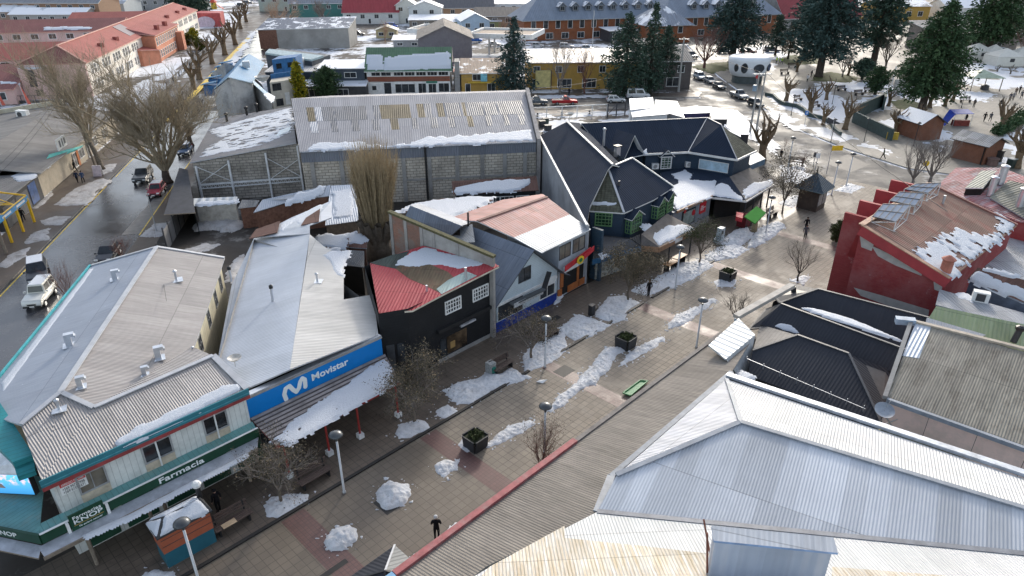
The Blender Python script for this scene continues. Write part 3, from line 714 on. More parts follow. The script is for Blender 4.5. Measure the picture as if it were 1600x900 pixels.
# ------------------------------------------------------------ black corner shop
blk=thing('black_shop','black two-storey shop with red and mossy metal roof and white lattice windows','building',SN(29,-39))
BLK=siding('black_board',(.013,.014,.016),.22,.6,dk=.2,dirt=(.06,.06,.06))
Fk=[SN(24.2,-36.9),SN(26.2,-35.9),SN(28.9,-35.9),SN(34.6,-35.9)]
mb=MB();mb.prism([SN(24.25,-36.85,6.0),SN(26.2,-35.9,6.0),SN(28.9,-35.95,6.0),SN(34.75,-35.95,6.0),SN(34.6,-43,6.55),SN(27.6,-43.2,6.55)],0,BLK,False);mb.build('wall',blk)
RRED=corr('roof_red_sheet',(.42,.06,.07),(.3,.045,.05),.25,.5,0,.08,1.0,5,.7,.5)
RMOS=corr('roof_mossy',(.16,.12,.075),(.1,.075,.055),.25,.85,0,.3,1.0,2.2,.4,.8,rust=(.2,.1,.07),rk=.6)
RGRN=corr('roof_green_patina',(.07,.085,.075),(.05,.06,.055),.25,.8,0,.2)
RPAT=corr('roof_pale_patina',(.42,.5,.46),(.3,.36,.33),.25,.7,0,.2)
B=[P(578,411,6.7),P(612,399,6.7),P(661,384,6.7),P(768,408,6.7),P(780,416,6.1),P(690,461,6.1),P(645,485,6.1),P(592,490,6.1)]
PB=Plane.of(B[1],B[3],B[5])
B=[PB.pix(*q)for q in((578,411),(612,399),(661,384),(768,408),(780,416),(690,461),(645,485),(592,490))]
mb=MB();mb.slab(B,.14,RRED,plain('cream_trim',(.55,.5,.4),.7));rf=mb.build('roof',blk)
mb=MB();up=Vector((0,0,.012))
for pix,m_ in(([(618,420),(640,436),(664,446),(690,459),(720,444),(700,425),(660,408),(628,410)],RMOS),([(578,411),(612,399),(640,392),(628,410),(618,420),(590,414)],RGRN),([(690,460),(722,443),(745,431),(728,424),(700,438),(682,452)],RPAT),([(745,431),(780,416),(760,409),(728,417)],RRED)):
 mb.slab([PB.pix(*q)+up for q in pix],.02,m_);up=up+Vector((0,0,.008))
mb.build('roof_patch',rf)
roofsnow(PB,[(612,415),(640,396),(664,386),(700,396),(735,404),(762,412),(738,418),(716,420),(690,414),(668,414),(640,418)],'snow sheet across the upper part of the red and mossy roof',.14,.3,17,.5)
mb=MB();p=PB.pix(728,436);mb.tube([p,p+Vector((0,0,1.0))],.1,STEEL,8);mb.build('flue',blk)
mb=MB();p=PB.pix(667,455);mb.tube([p,p+Vector((0,0,.5))],.09,STEEL,8);mb.build('flue',blk)
BW=Wall(SN(28.9,-35.95),SN(34.75,-35.95))
for tl,br in(((695,482),(721,496)),((738,461),(763,472))):
 u0=BW.at(*tl)[0];u1=BW.at(*br)[0];window(blk,BW,u0,u1,4.0,5.15,WHITE,GLASS,6,3,.1,.08,.06)
panel(blk,'shop_window',BW,.9,3.0,.45,2.0,glass('lit_shop_glass',(.09,.06,.035),.1,.8),.03)
panel(blk,'door',BW,.2,.75,.1,2.1,GLASS,.03);panel(blk,'sign_strip',BW,2.3,3.9,2.35,2.5,plain('grey_strip',(.45,.45,.46),.5),.2)
panel(blk,'fascia',BW,-.1,5.9,2.75,3.05,BLACKM,.25);panel(blk,'plinth',BW,-.1,5.9,0,.3,CONC,.1)
BW2=Wall(SN(24.25,-36.85),SN(26.2,-35.9));panel(blk,'boarded_door',BW2,.35,.95,.2,3.2,plain('grey_door',(.06,.065,.07),.6),.04);panel(blk,'boarded_window',BW2,1.15,1.7,1.6,3.2,GLASS,.04)
for s,n_ in((2.6,'parcel_display'),):
 panel(blk,n_,BW,1.2,1.7,.8,1.4,plain('tan_card',(.35,.22,.08),.7),.05)

# brick party wall behind it
pw=thing('party_wall','weathered brick party wall with mossy capping behind the black shop','wall',SN(32,-43.3))
RBK=brick('red_brick',(.25,.1,.06),(.32,.14,.09),(.2,.18,.16),.24,.08,ms=.012,patch=(.2,.18,.16),pk=.6)
MOSS=plain('moss_cap',(.09,.085,.04),.9,var=.4,scale=5,bmp=.5)
tp0,tp1=P(608,333,9.0),P(770,403,7.4)
w0_,w1_=Vector((tp0.x,tp0.y,0)),Vector((tp1.x,tp1.y,0));PWl=Wall(w0_,w1_)
def topz(u):return 9.0-(9.0-7.4)*u/PWl.L
L_=PWl.L
for u0,u1,m_,nm in((0,L_*.33,RBK,'brick_panel'),(L_*.33,L_,plain('render_grey',(.34,.33,.31),.9,var=.25,scale=.8,dirt=(.14,.14,.13)),'rendered_panel')):
 mb=MB();mb.prism([PWl.pt(u0,topz(u0)),PWl.pt(u1,topz(u1)),PWl.pt(u1,topz(u1),-.2),PWl.pt(u0,topz(u0),-.2)],0,m_);mb.build(nm,pw)
for u in(0,L_*.15,L_*.31,L_*.43,L_*.66,L_-.25):
 mb=MB();mb.prism([PWl.pt(u,topz(u)+.02,.06),PWl.pt(u+.3,topz(u+.3)+.02,.06),PWl.pt(u+.3,topz(u+.3)+.02,-.25),PWl.pt(u,topz(u)+.02,-.25)],0,CONC);mb.build('pillar',pw)
mb=MB();mb.bar(PWl.pt(-.1,topz(0)+.1,-.1),PWl.pt(L_+.1,topz(L_)+.1,-.1),.42,MOSS,.2);mb.build('capping',pw)

# ------------------------------------------------------------ light blue gabled house
gb=thing('gabled_house','pale blue clapboard gable house with slate-blue roof and royal blue plinth','building',SN(39,-39))
PBL=siding('pale_blue_clapboard',(.5,.58,.62),.17,.6,var=.06,dk=.15);SLT=corr('roof_slate_blue',(.13,.16,.21),(.2,.23,.28),.3,.45,.2,.1,.9,3,.3,.9)
APX=SN(39.5,-36.4,6.5);APB=SN(39.5,-43.6,6.5)
def gz(s):return 6.5-abs(s-39.5)*.86 if s<39.5 else 6.5-abs(s-39.5)*.86
mb=MB();mb.prism([SN(35.4,-36.0,gz(35.4)-.1),SN(39.5,-36.0,6.4),SN(43.2,-36.0,gz(43.2)-.1),SN(43.2,-43.5,gz(43.2)-.1),SN(39.5,-43.5,6.4),SN(35.4,-43.5,gz(35.4)-.1)],0,PBL,False);mb.build('wall',gb)
mb=MB()
mb.slab([SN(39.5,-35.5,6.55),SN(39.5,-43.6,6.55),SN(34.9,-43.6,gz(34.9)),SN(34.9,-35.7,gz(34.9))],.1,SLT,DARKF)
mb.slab([SN(39.5,-35.5,6.55),SN(39.5,-43.6,6.55),SN(43.7,-43.6,gz(43.7)),SN(43.7,-35.4,gz(43.7))],.1,SLT,DARKF)
mb.slab([SN(43.7,-35.4,gz(43.7)),SN(44.3,-35.3,gz(43.7)-.28),SN(44.3,-43.6,gz(43.7)-.28),SN(43.7,-43.6,gz(43.7))],.09,SLT,DARKF)
mb.build('roof',gb)
GW=Wall(SN(35.2,-36.0),SN(43.2,-36.0))
u0=GW.at(810,430)[0];u1=GW.at(829,428)[0];window(gb,GW,u0,u1,3.7,5.0,DARKF,GLASS,2,1,.06,.06)
panel(gb,'plinth',GW,.0,8.0,0,.95,plain('royal_blue',(.012,.04,.25),.5),.04);panel(gb,'white_band',GW,0,8.0,2.45,2.7,WHITE,.05);
panel(gb,'shop_window',GW,.4,3.4,1.05,2.4,GLASS,.03);window(gb,GW,5.6,7.7,1.0,2.2,WHITE,GLASS,2,1);panel(gb,'white_panel',GW,6.2,7.8,2.25,2.9,WHITE,.08)
sg2=thing('tilted_sign','grey tilted shop sign box hanging at the front of the pale blue house','sign',SN(38.6,-35))
mb=MB();mb.bar(SN(36.4,-35.3,2.6),SN(40.3,-35.0,2.75),.5,plain('sign_dark',(.07,.075,.08),.6),.12);mb.bar(SN(40.3,-35.05,2.7),SN(41.4,-35.4,3.9),.45,BLACKM,.1);mb.build('sign_case',sg2)
mb=MB();mb.obox(SN(36.5,-35.03,2.3),TD*3.7,ND*.03,(0,0,.42),plain('sign_face',(.42,.43,.43),.6,var=.5,scale=6));mb.build('sign_face',sg2)
mb=MB();mb.tube([SN(39,-43.2,6.4),SN(39,-43.2,8.1)],.09,BLACKM,8);mb.build('flue',gb)

# rear slate roofs and snow-covered sheds between party wall and red roof
rr=thing('rear_slate_house','narrow slate-blue roofed outhouse behind the mossy party wall','building',P(690,360,0))
mb=MB();q=[P(637,322,7.2),P(650,320,7.4),P(720,353,7.2),P(690,365,6.0),P(630,345,6.0)]
mb.slab([P(641,321,7.5),P(722,353,7.5),P(700,372,6.0),P(630,345,6.0)],.1,SLT,DARKF);mb.slab([P(722,353,7.5),P(641,321,7.5),P(655,318,6.6),P(735,348,6.6)],.1,SLT,DARKF);mb.build('roof',rr)
mb=MB();mb.prism(shrink([P(641,321,7.4),P(722,353,7.4),P(705,368,6.2),P(635,342,6.2)],.3),0,DKIN,False);mb.build('wall',rr)
mb=MB();mb.slab([P(692,365,6.2),P(738,350,6.9),P(742,378,6.6),P(712,380,6.1)],.1,corr('roof_grey_slate',(.25,.27,.29),None,.25,.5,.2));mb.build('lower_roof',rr)

# ------------------------------------------------------------ red and grey roofed shop
sh=thing('red_roof_shop','two-storey shop with faded red and bare grey metal roof and orange shopfront','building',SN(45,-39))
RFAD=corr('roof_faded_red',(.4,.17,.14),(.42,.3,.28),.3,.5,.05,.12,.9,3.2,.3,.9);RBAR=corr('roof_bare_grey',(.36,.38,.4),(.27,.3,.34),.3,.4,.4,.1,.9,3.2,.3,.9)
e0,e1=SN(41.0,-36.0,5.7),SN(48.3,-36.3,5.7);r0,r1=SN(40.0,-43.0,7.0),SN(49.4,-42.8,7.0)
pE=Plane.of(e0,e1,r0);m0,m1=pE.pix(803,371),pE.pix(890,335)
mb=MB();mb.slab([e0,e1,m1,m0],.1,RBAR,WHITE);mb.slab([m0,m1,r1,r0],.1,RFAD,WHITE);mb.slab([r0,r1,P(848,303,6.6),P(785,312,6.2),P(697,343,6.0),P(742,345,6.6)],.1,RFAD,WHITE);mb.build('roof',sh)
mb=MB();mb.bar(r0+Vector((0,0,.04)),r1+Vector((0,0,.04)),.35,plain('rust_cap',(.2,.11,.09),.8),.08);mb.build('ridge_cap',sh)
GWL=plain('shop_grey_wall',(.42,.45,.48),.7,var=.12)
mb=MB();mb.prism([SN(43.7,-36.3,5.55),SN(48.2,-36.5,5.55),SN(49.2,-42.6,6.8),SN(43.7,-42.8,6.8)],0,GWL,False);mb.build('wall',sh)
SHW=Wall(SN(43.7,-36.3),SN(48.2,-36.5))
for a,b in((-.0,1.75),(2.05,4.0)):window(sh,SHW,a+.05,b,3.9,5.3,DARKF,GLASSB,2,1,.06,.06)
ORG=plain('orange_wood',(.4,.13,.04),.6,var=.25)
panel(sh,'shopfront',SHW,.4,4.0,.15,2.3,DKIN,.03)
for a,b,z0,z1 in((.3,.75,1.0,2.6),(2.9,3.2,.1,2.3),(0,.6,.1,.9),(1.5,2.9,.1,.8),(3.3,4.2,.1,.8)):panel(sh,'timber_panel',SHW,a,b,z0,z1,ORG,.09)
panel(sh,'shop_sign',SHW,.75,2.95,2.4,2.95,WHITE,.15)
bn=thing('banner','red and yellow advertising banner above the orange shopfront','banner',SN(45.5,-35.8))
RDB=plain('banner_red',(.5,.03,.04),.5)
mb=MB();mb.obox(SN(43.9,-35.7,2.95),TD*3.7+Vector((0,0,.75)),ND*.06,(0,0,.55),RDB);mb.obox(SN(46.4,-35.6,3.3),TD*1.6+Vector((0,0,.5)),ND*.06,(0,0,.5),RDB);mb.build('banner_cloth',bn)
mb=MB();mb.disc(SN(45.9,-35.5,3.55),ND,.5,.05,plain('banner_yellow',(.75,.5,.03),.5),14,.4);bb=mb.build('emblem',bn)
mb=MB();mb.disc(SN(45.9,-35.45,3.55),ND,.24,.04,plain('banner_green',(.03,.18,.05),.5),12,.2);mb.build('emblem_mark',bb)
# ------------------------------------------------------------ navy commercial complex in the middle
navy=thing('navy_complex','large navy blue timber commercial building with dark metal roofs and green bay windows','building',SN(60,-42))
NAVY=siding('navy_board',(.026,.046,.074),.2,.6,dk=.15,dirt=(.08,.09,.1));GRYW=plain('grey_side_wall',(.3,.31,.33),.8,var=.2,scale=.5,dirt=(.17,.17,.17))
RDK=corr('roof_dark_slate',(.02,.029,.048),(.028,.038,.058),.3,.75,.0,.06,1.0,6,.3,.5,spec=.08);RSH=corr('roof_mossy_shingle',(.10,.1,.075),(.06,.062,.045),.35,.85,0,.25,.35,.3,.3,.8)
GRB=plain('green_window',(.13,.25,.11),.5,var=.12);EAV=plain('white_eave',(.66,.66,.64),.5,var=.1,dirt=(.3,.28,.25),dk=.4)
# left block, roof 1
ridge0,ridge1=P(886,190,9.2),P(957,257,9.2)
q0=P(843,212,7.2);_p1=Plane.of(ridge0,ridge1,q0);q1=_p1.pix(917,352)
fl,fm,fr_=P(919,329,5.7),P(975,333,5.7),P(1022,312,5.7)
xr=P(988,247,8.6);xe=P(1053,292,5.7);hp=P(950,263,8.6);_px=Plane.of(hp,fm,fr_);xr=_px.pix(988,247);xe=_px.pix(1053,292)
mb=MB()
mb.slab([ridge0,ridge1,_p1.pix(950,265),_p1.pix(922,322),q1,q0],.12,RDK,EAV)
mb.slab([ridge0,ridge1,P(975,262,8.0),P(905,192,7.9)],.12,RDK,EAV)
mb.slab([hp,xr,xe,fr_,fm],.12,RDK,EAV);mb.slab([hp,fm,fl],.12,RSH,EAV)
nroof=mb.build('roof',navy)
mb=MB()
for a,b in((hp,fm),(hp,fl),(ridge0,ridge1),(hp,xr),(xr,xe),(q0,q1)):mb.bar(a+Vector((0,0,.04)),b+Vector((0,0,.04)),.22,EAV if a is not hp else CAP,.1)
mb.build('ridge_cap',nroof)
mb=MB();g0,g1=Vector((q0.x,q0.y,0)),Vector((q1.x,q1.y,0));NGW=Wall(g0,g1)
g0b=NGW.pt(0,q0.z-.05);g1b=NGW.pt(NGW.L,q1.z-.05)
mb.prism([g0b,g1b,NGW.pt(NGW.L,q1.z-.05,-.25),NGW.pt(0,q0.z-.05,-.25)],0,GRYW);mb.build('side_wall',navy)
c1=fl+Vector((.2,.1,-.1));c2=fm+Vector((-.1,.25,-.1));c3=fr_+Vector((-.2,.2,-.1));c4=xe+Vector((-.4,.1,-.1))
mb=MB();mb.prism([c1,c2,c3,c4,xe+(xr-xe)*.95+Vector((-.4,0,-.4)),P(905,200,5.5),NGW.pt(NGW.L,5.4,-.4)],0,NAVY,False);mb.build('wall',navy)
mb=MB()
for a,b in((c1,c2),(c2,c3),(c3,c4)):
 mb.bar(a+Vector((0,0,.02)),b+Vector((0,0,.02)),.1,EAV,.22)
mb.build('eave_board',navy)
W1,W2,W3=Wall(c1,c2),Wall(c2,c3),Wall(c3,c4)
def pxwin(par,W,tl,br,fm,pm,nx,nz,z0=None,z1=None,**k):
 ua,za=W.at(*tl);ub,zb=W.at(*br)
 if ua>ub:ua,ub=ub,ua
 return window(par,W,ua,ub,zb if z0 is None else z0,za if z1 is None else z1,fm,pm,nx,nz,**k)
GG=glass('green_pane_glass',(.02,.05,.03),.15)
pxwin(navy,W1,(930,331),(956,354),GRB,GG,5,4,d=.1,fw=.12)
def bay(W,u,wd,z0,z1):
 """gabled bay window standing out from the wall"""
 a,b=W.pt(u,0),W.pt(u+wd,0);dp=.7
 W_=Wall(W.pt(u,0,dp),W.pt(u+wd,0,dp))
 mb=MB();mb.wbox(W,u,u+wd,z0-.7,z1+.05,0,dp-.03,NAVY)
 bb=mb.build('bay_window',navy)
 if W_.t.dot(W.t)<0:W_=Wall(W.pt(u+wd,0,dp),W.pt(u,0,dp))
 window(bb,W_,0.02,wd-.02,z0,z1,GRB,GG,4,4,.1,.06)
 sL=Wall(W.pt(u,0,0),W.pt(u,0,dp))
 mb=MB()
 for i in range(5):mb.obox(W.pt(u-.05,z0+(z1-z0)*i/4,.05),W.n*(dp-.05),W.t*.06,(0,0,.07),GRB)
 for i in range(3):mb.obox(W.pt(u-.06,z0,.05+(dp-.1)*i/2),W.n*.07,W.t*.06,(0,0,z1-z0),GRB)
 mb.build('side_lattice',bb)
 rt=W.pt(u+wd/2,z1+.75,dp+.25);rk=W.pt(u+wd/2,z1+.75,-1.2)
 mb=MB()
 for e in(-.25,wd+.25):
  mb.slab([rt,rk,W.pt(u+e,z1-.05,-1.2),W.pt(u+e,z1-.05,dp+.25)],.08,RDK,EAV)
 mb.face([W_.pt(0,z1,.01),W_.pt(wd,z1,.01),W_.pt(wd/2,z1+.66,.01)],GRB);mb.build('bay_roof',bb)
u,z=W2.at(984,332);
bay(W2,W2.L*.12,1.9,3.3,5.0);
ub_=W3.L
bay(W3,W3.L*.05 if W3.L>3 else 0,1.7,3.5,5.1);bay(W3,W3.L*.05+2.3,1.5,3.5,5.1)
# lower canopy roofs at the left block
SHT=siding('brown_tile_roof',(.11,.095,.085),.22,.7,dk=.3,var=.3);FAS=plain('timber_fascia',(.28,.16,.09),.6,var=.25,scale=3)
k0,k1,k2,k3,k4=P(926,405,2.9),P(1002,384,2.9),P(1030,386,2.9),P(1086,357,2.9),P(1042,334,3.9)
mb=MB();mb.slab([P(930,366,3.8),P(985,372,3.7),P(1000,366,3.7),k1,k0],.1,corr('roof_dark_tile',(.05,.048,.047),None,.3,.6,0,.1),DARKF)
mb.slab([P(1002,366,3.75),k4,k3,k2,k1],.1,SHT,FAS);cr_=mb.build('canopy_roof',navy)
mb=MB()
for a,b in((k1,k2),(k2,k3),(k0,k1),(k3,k4)):mb.bar(a-Vector((0,0,.3)),b-Vector((0,0,.3)),.12,FAS if a is not k0 else plain('blue_fascia',(.02,.1,.2),.5),.55)
fb=mb.build('fascia_board',navy)
for t in(.03,.35,.68,.97):
 mb=MB();p=k2.lerp(k3,t);mb.tube([(p.x-.1,p.y+.25,0),(p.x-.1,p.y+.25,2.4)],.09,DARKF,6);mb.build('canopy_post',navy)
NS=Wall(k2,k3)
for u0,u1,z0 in((.42,.62,2.32),(.78,.88,2.3)):panel(navy,'fascia_sign',NS,NS.L*u0,NS.L*u1,z0+.1,z0+.45,WHITE,.1)
NW_=Wall(SN(49.0,-36.1),SN(53.6,-35.2));panel(navy,'mural_panel',NW_,.1,4.4,.2,2.4,plain('mural',(.3,.32,.3),.6,var=.8,scale=2.2,dirt=(.4,.25,.05)),.05);panel(navy,'blue_shop_sign',NW_,0,4.4,2.42,3.0,plain('teal_blue',(.02,.13,.24),.5),.1)
mb=MB();mb.obox(SN(49.3,-36.9,0),ND*1.2,TD*.3,(0,0,5.4),siding('dark_blue_post',(.03,.06,.09),.3));mb.build('corner_pier',navy)
# flat snow-covered roof and shopfront between the two blocks
s0,s1,s2,s3=P(1040,334,3.5),P(1113,307,3.5),P(1164,314,3.2),P(1086,240,4.2)
fl_=[P(1058,330,3.4),P(1113,306,3.4),P(1120,300,3.4),P(1160,268,3.9),P(1072,262,3.9),P(1032,270,3.9),P(1040,300,3.7)]
mb=MB();mb.slab(fl_,.12,RDK,EAV);mb.build('flat_roof',navy)
mb=MB();mb.bar(fl_[0]-Vector((0,0,.1)),fl_[1]-Vector((0,0,.1)),.12,FAS,.3);mb.build('fascia_board',navy)
SWL=Wall(fl_[0]+Vector((0,.4,0)),fl_[1]+Vector((0,.4,0)))
mb=MB();mb.wbox(SWL,-.5,SWL.L,0,3.2,-.4,0,plain('grey_shop_wall',(.2,.22,.24),.6));mb.build('shop_wall',navy)
L3=SWL.L
panel(navy,'shop_window',SWL,L3*.18,L3*.56,.9,2.8,GLASS,.03);panel(navy,'window_poster',SWL,L3*.22,L3*.54,1.0,2.6,plain('poster',(.25,.3,.27),.5,var=.5,scale=1.2),.05)
rs=plain('sign_red',(.5,.02,.03),.45)
mb=MB();mb.disc(SWL.pt(L3*.5,2.15,.05),SWL.n,.35,.04,rs,14);mb.disc(SWL.pt(L3*.24,2.75,.05),SWL.n,.22,.04,rs,14);mb.build('round_sign',navy)
panel(navy,'brick_base',SWL,0,L3,0,.75,CONC,.08)
ps=panel(navy,'brand_sign',SWL,L3*.68,L3*.86,1.6,2.9,rs,.08)
text('THE\nNORTH\nFACE','lettering',SWL.pt(L3*.70,1.95,.085),SWL.t if SWL.t.dot(Vector((0,0,1)).cross(SWL.n))>0 else-SWL.t,(0,0,1),L3*.14,.6,LET,ps,.01,.01)
# right block with hipped roof
R0,R1,R2=P(908,193,8.8),P(1105,184,8.8),P(1127,195,8.8)
E1,E2,E3=P(1075,238,6.0),P(1152,250,6.0),P(1182,236,6.0);_pn=Plane.of(R0,R1,E1);E0=_pn.pix(1008,241)
mb=MB()
mb.slab([R0,R1,E1,E0,_pn.pix(958,252)],.12,RDK,EAV);mb.slab([R1,R2,E2,E1],.12,RDK,EAV);mb.slab([R2,E2,E3],.12,RSH,EAV)
back=Vector((1.2,7.5,-3));mb.slab([R0,R1,R1+back,R0+back],.12,RDK);mb.slab([R1,R2,E3,R1+back],.12,RDK,EAV);mb.build('roof',navy)
mb=MB()
for a,b in((R1,E1),(R2,E2),(R0,R1),(R1,R2)):mb.bar(a+Vector((0,0,.03)),b+Vector((0,0,.03)),.1,CAP,.06)
for a,b in((E0,E1),(E1,E2),(E2,E3)):mb.bar(a+Vector((0,.05,-.05)),b+Vector((0,.05,-.05)),.12,EAV,.24)
mb.build('eave_board',navy)
w_=[E0+Vector((.2,.5,-.1)),E1+Vector((0,.5,-.1)),E2+Vector((-.2,.5,-.1)),E3+Vector((-.6,.3,-.1)),R1+back+Vector((-.5,-.8,0)),P(960,215,5.8)]
mb=MB();mb.prism(w_,0,NAVY,False);mb.build('wall',navy)
WA,WB=Wall(w_[0],w_[1]),Wall(w_[1],w_[2])
pxwin(navy,WB,(1093,248),(1137,271),EAV,plain('sky_poster',(.42,.58,.68),.4,var=.25,scale=.6,dirt=(.12,.14,.15),dk=.6),1,1,fw=.08)
u0=WA.at(1029,262)[0];u1=WA.at(1046,262)[0]
mb=MB();mb.wbox(WA,u0,u1,3.9,5.7,0,.5,NAVY);bb=mb.build('bay_window',navy)
WAb=Wall(WA.pt(0,0,.5),WA.pt(WA.L,0,.5));window(bb,WAb,u0,u1,4.0,5.6,EAV,GG,3,5,.14,.06)
mb=MB()
for e in(u0-.25,u1+.25):mb.slab([WA.pt((u0+u1)/2,6.5,.8),WA.pt((u0+u1)/2,6.5,-1.5),WA.pt(e,5.65,-1.5),WA.pt(e,5.65,.8)],.1,RDK,EAV)
mb.build('bay_roof',bb)
for u,z,n_ in((WA.at(1017,261)[0],4.0,'air_conditioner'),(WA.at(1075,252)[0]-.4,4.0,'air_conditioner')):
 mb=MB();mb.wbox(WA,u,u+.9,z,z+.7,.0,.45,WHITE);mb.disc(WA.pt(u+.4,z+.35,.45),WA.n,.26,.02,GREYF,12);mb.build(n_,navy)
# gabled dormer between
D0,D1,D2,D3=P(992,211,8.2),P(973,254,6.0),P(1008,242,6.0),P(960,190,8.4)
mb=MB();bk=Vector((-3.2,5.0,0))
mb.slab([D0,D0+bk,D1+bk,D1],.16,RDK,EAV);mb.slab([D0,D0+bk,D2+bk,D2],.16,RDK,EAV);mb.build('dormer_roof',navy)
mb=MB();i_=Vector((-.2,.45,-.12));mb.prism([D1+i_,D0+i_,D2+i_,D2+bk,D1+bk],3.5,NAVY,False);mb.build('dormer_wall',navy)
# right lower canopy
C0,C1,C2,C3,C4=P(1112,308,3.2),P(1166,314,3.0),P(1209,288,3.0),P(1172,262,4.2),P(1140,276,4.2)
mb=MB();mb.slab([C0,C1,C4,P(1120,282,3.9)],.1,RDK,EAV);mb.slab([C4,C1,C2,C3],.1,SHT,EAV);mb.build('canopy_roof',navy)
mb=MB()
for a,b in((C0,C1),(C1,C2)):mb.bar(a-Vector((0,0,.1)),b-Vector((0,0,.1)),.1,EAV,.2)
mb.build('eave_board',navy)
for t in(.1,.4,.7,.97):
 mb=MB();p=C1.lerp(C2,t);mb.tube([(p.x-.2,p.y+.3,0),(p.x-.2,p.y+.3,2.9)],.1,DARKF,6);mb.build('canopy_post',navy)
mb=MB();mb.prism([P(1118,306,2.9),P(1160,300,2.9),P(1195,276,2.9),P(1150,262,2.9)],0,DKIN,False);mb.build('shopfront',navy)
mb=MB();mb.slab([P(1172,258,3.4),P(1196,248,3.4),P(1184,238,3.4),P(1160,245,3.4)],.8,plain('blue_parapet',(.04,.1,.16),.5));mb.build('parapet',navy)
mb=MB();p=P(943,228,7.3);mb.tube([p,p+Vector((0,0,2.0))],.16,STEEL,10);mb.lathe(p+Vector((0,0,2.0)),[(.22,0),(.22,.12),(.1,.25)],STEEL,10);mb.build('flue',navy)
mb=MB();p=P(964,243,7.5);mb.box(p+Vector((0,0,.5)),(.6,.5,1.2),STEEL,.6);mb.box(p+Vector((0,0,1.15)),(.8,.7,.12),BLACKM,.6);mb.build('chimney',navy)
mb=MB();p=Plane.of(hp,xr,fm).pix(967,290);mb.tube([p,p+Vector((0,0,.5))],.12,DARKF,8);mb.build('flue',navy)
mb=MB();p=P(889,190,9.25);mb.tube([p,p+Vector((.1,0,.8))],.04,STEEL,6);mb.lathe(p+Vector((.1,-.1,.9)),[(.02,-.1),(.3,0),(.5,.15),(.52,.2),(.45,.16),(.2,.03)],plain('dish_grey',(.5,.48,.44),.5),14);tag(mb.build('satellite_dish'),'grey satellite dish on the far end of the dark left roof ridge','dish')
# snow on the complex
pf=Plane(P(1080,290,3.62),(0,0,1))
roofsnow(Plane.of(fl_[0]+Vector((0,0,.02)),fl_[1]+Vector((0,0,.02)),fl_[4]+Vector((0,0,.02))),[(1058,328),(1045,312),(1052,292),(1060,281),(1048,272),(1070,266),(1082,272),(1078,281),(1110,282),(1132,280),(1138,290),(1118,300),(1112,307)],'big snow sheet over the flat roof between the two navy blocks',.16,.5,21)
roofsnow(Plane.of(C0+Vector((0,0,.02)),C1+Vector((0,0,.02)),C4),[(1114,305),(1118,292),(1128,286),(1138,290),(1145,300),(1158,307),(1160,313)],'snow on the hip corner of the right canopy under the poster window',.14,.3,22)
roofsnow(Plane.of(C1+Vector((0,0,.02)),C2,C3),[(1164,311),(1162,298),(1178,286),(1206,281),(1208,288)],'snow along the lower edge of the right tiled canopy',.14,.25,23,.5)
roofsnow(Plane.of(k2+Vector((0,0,.02)),k3,k4),[(1001,354),(1015,350),(1025,362),(1046,352),(1065,350),(1080,354),(1083,358),(1030,383)],'snow along the lower edge of the brown tiled canopy by the terrace',.14,.3,24,.5)
roofsnow(Plane.of(k0,k1,P(930,366,3.8)),[(934,398),(945,388),(965,382),(972,386),(940,403)],'small snow ledge on the dark canopy corner beside the leafy tree',.12,.2,25)
roofsnow(Plane.of(hp,fm,fl),[(921,320),(924,314),(963,316),(965,321)],'small snow remnant on the mossy hip above the green window',.1,.25,26,.4)
roofsnow(Plane.of(R0,R1,E0),[(1004,237),(1010,232),(1012,240),(1006,241)],'snow lump in the valley beside the pointed dormer',.12,.15,27)
# terrace under the canopy
for i,(s,n)in enumerate(((56.6,-32.2),(58.6,-32.4))):
 t=thing('terrace_table',['long wooden terrace table nearer the brown canopy corner','second wooden terrace table, further along the terrace'][i],'table',SN(s,n),'terrace tables')
 mb=MB();mb.obox(SN(s-.9,n-.4,.74),TD*1.8,ND*.8,(0,0,.06),plain('orange_table',(.42,.2,.08),.5));mb.build('table_top',t)
 for a in(-.75,.65):
  mb=MB();mb.obox(SN(s+a,n-.3,0),TD*.1,ND*.6,(0,0,.74),BLACKM);mb.build('leg',t)
# ------------------------------------------------------------ long warehouse
wh=thing('block_warehouse','long grey block warehouse with patched metal roof and snow along its eave','building',(-12,90,0))
BLKW=brick('grey_block',(.46,.41,.345),(.57,.52,.44),(.2,.185,.16),.8,.36,ms=.035,dirt=(.12,.11,.1),dk=.6);BLKD=brick('dark_block',(.31,.285,.25),(.4,.37,.33),(.15,.14,.125),.8,.36,ms=.035,dirt=(.07,.065,.06),dk=.7)
RWH=corr('roof_warehouse',(.31,.305,.32),(.24,.24,.26),.28,.6,.1,.07,1.05,6,.3,.6)
wa,wb=P(468,237,7.2),P(838,221,7.2);wa.y=wa.y;ra,rb_=P(455,154,10.3),P(820,143,10.3)
mb=MB();mb.slab([wa,wb,rb_,ra],.12,RWH,CAP)
bk=Vector((1,17,-3));mb.slab([ra,rb_,rb_+bk,ra+bk],.12,RWH,CAP);whr=mb.build('roof',wh)
pW=Plane.of(wa,wb,ra)
up=Vector((0,0,.02));SKY1=corr('skylight_grey',(.1,.105,.12),(.18,.185,.2),.28,.4,.1,.2,1.05,6,.4,.9);SKY2=corr('skylight_brown',(.15,.115,.055),(.1,.08,.05),.28,.5,0,.15,1.05,6,.4,.8);SKY3=corr('roof_pale_sheet',(.44,.45,.48),None,.28,.5,.1,.04)
def band(x0,x1,v0,v1,m_):
 """one roof sheet: x along the eave 0..1, v up the slope 0..1"""
 a=wa.lerp(wb,x0);b=wa.lerp(wb,x1);c=ra.lerp(rb_,x1);d=ra.lerp(rb_,x0)
 mb.slab([a.lerp(d,v0)+up,b.lerp(c,v0)+up,b.lerp(c,v1)+up,a.lerp(d,v1)+up],.015,m_)
mb=MB()
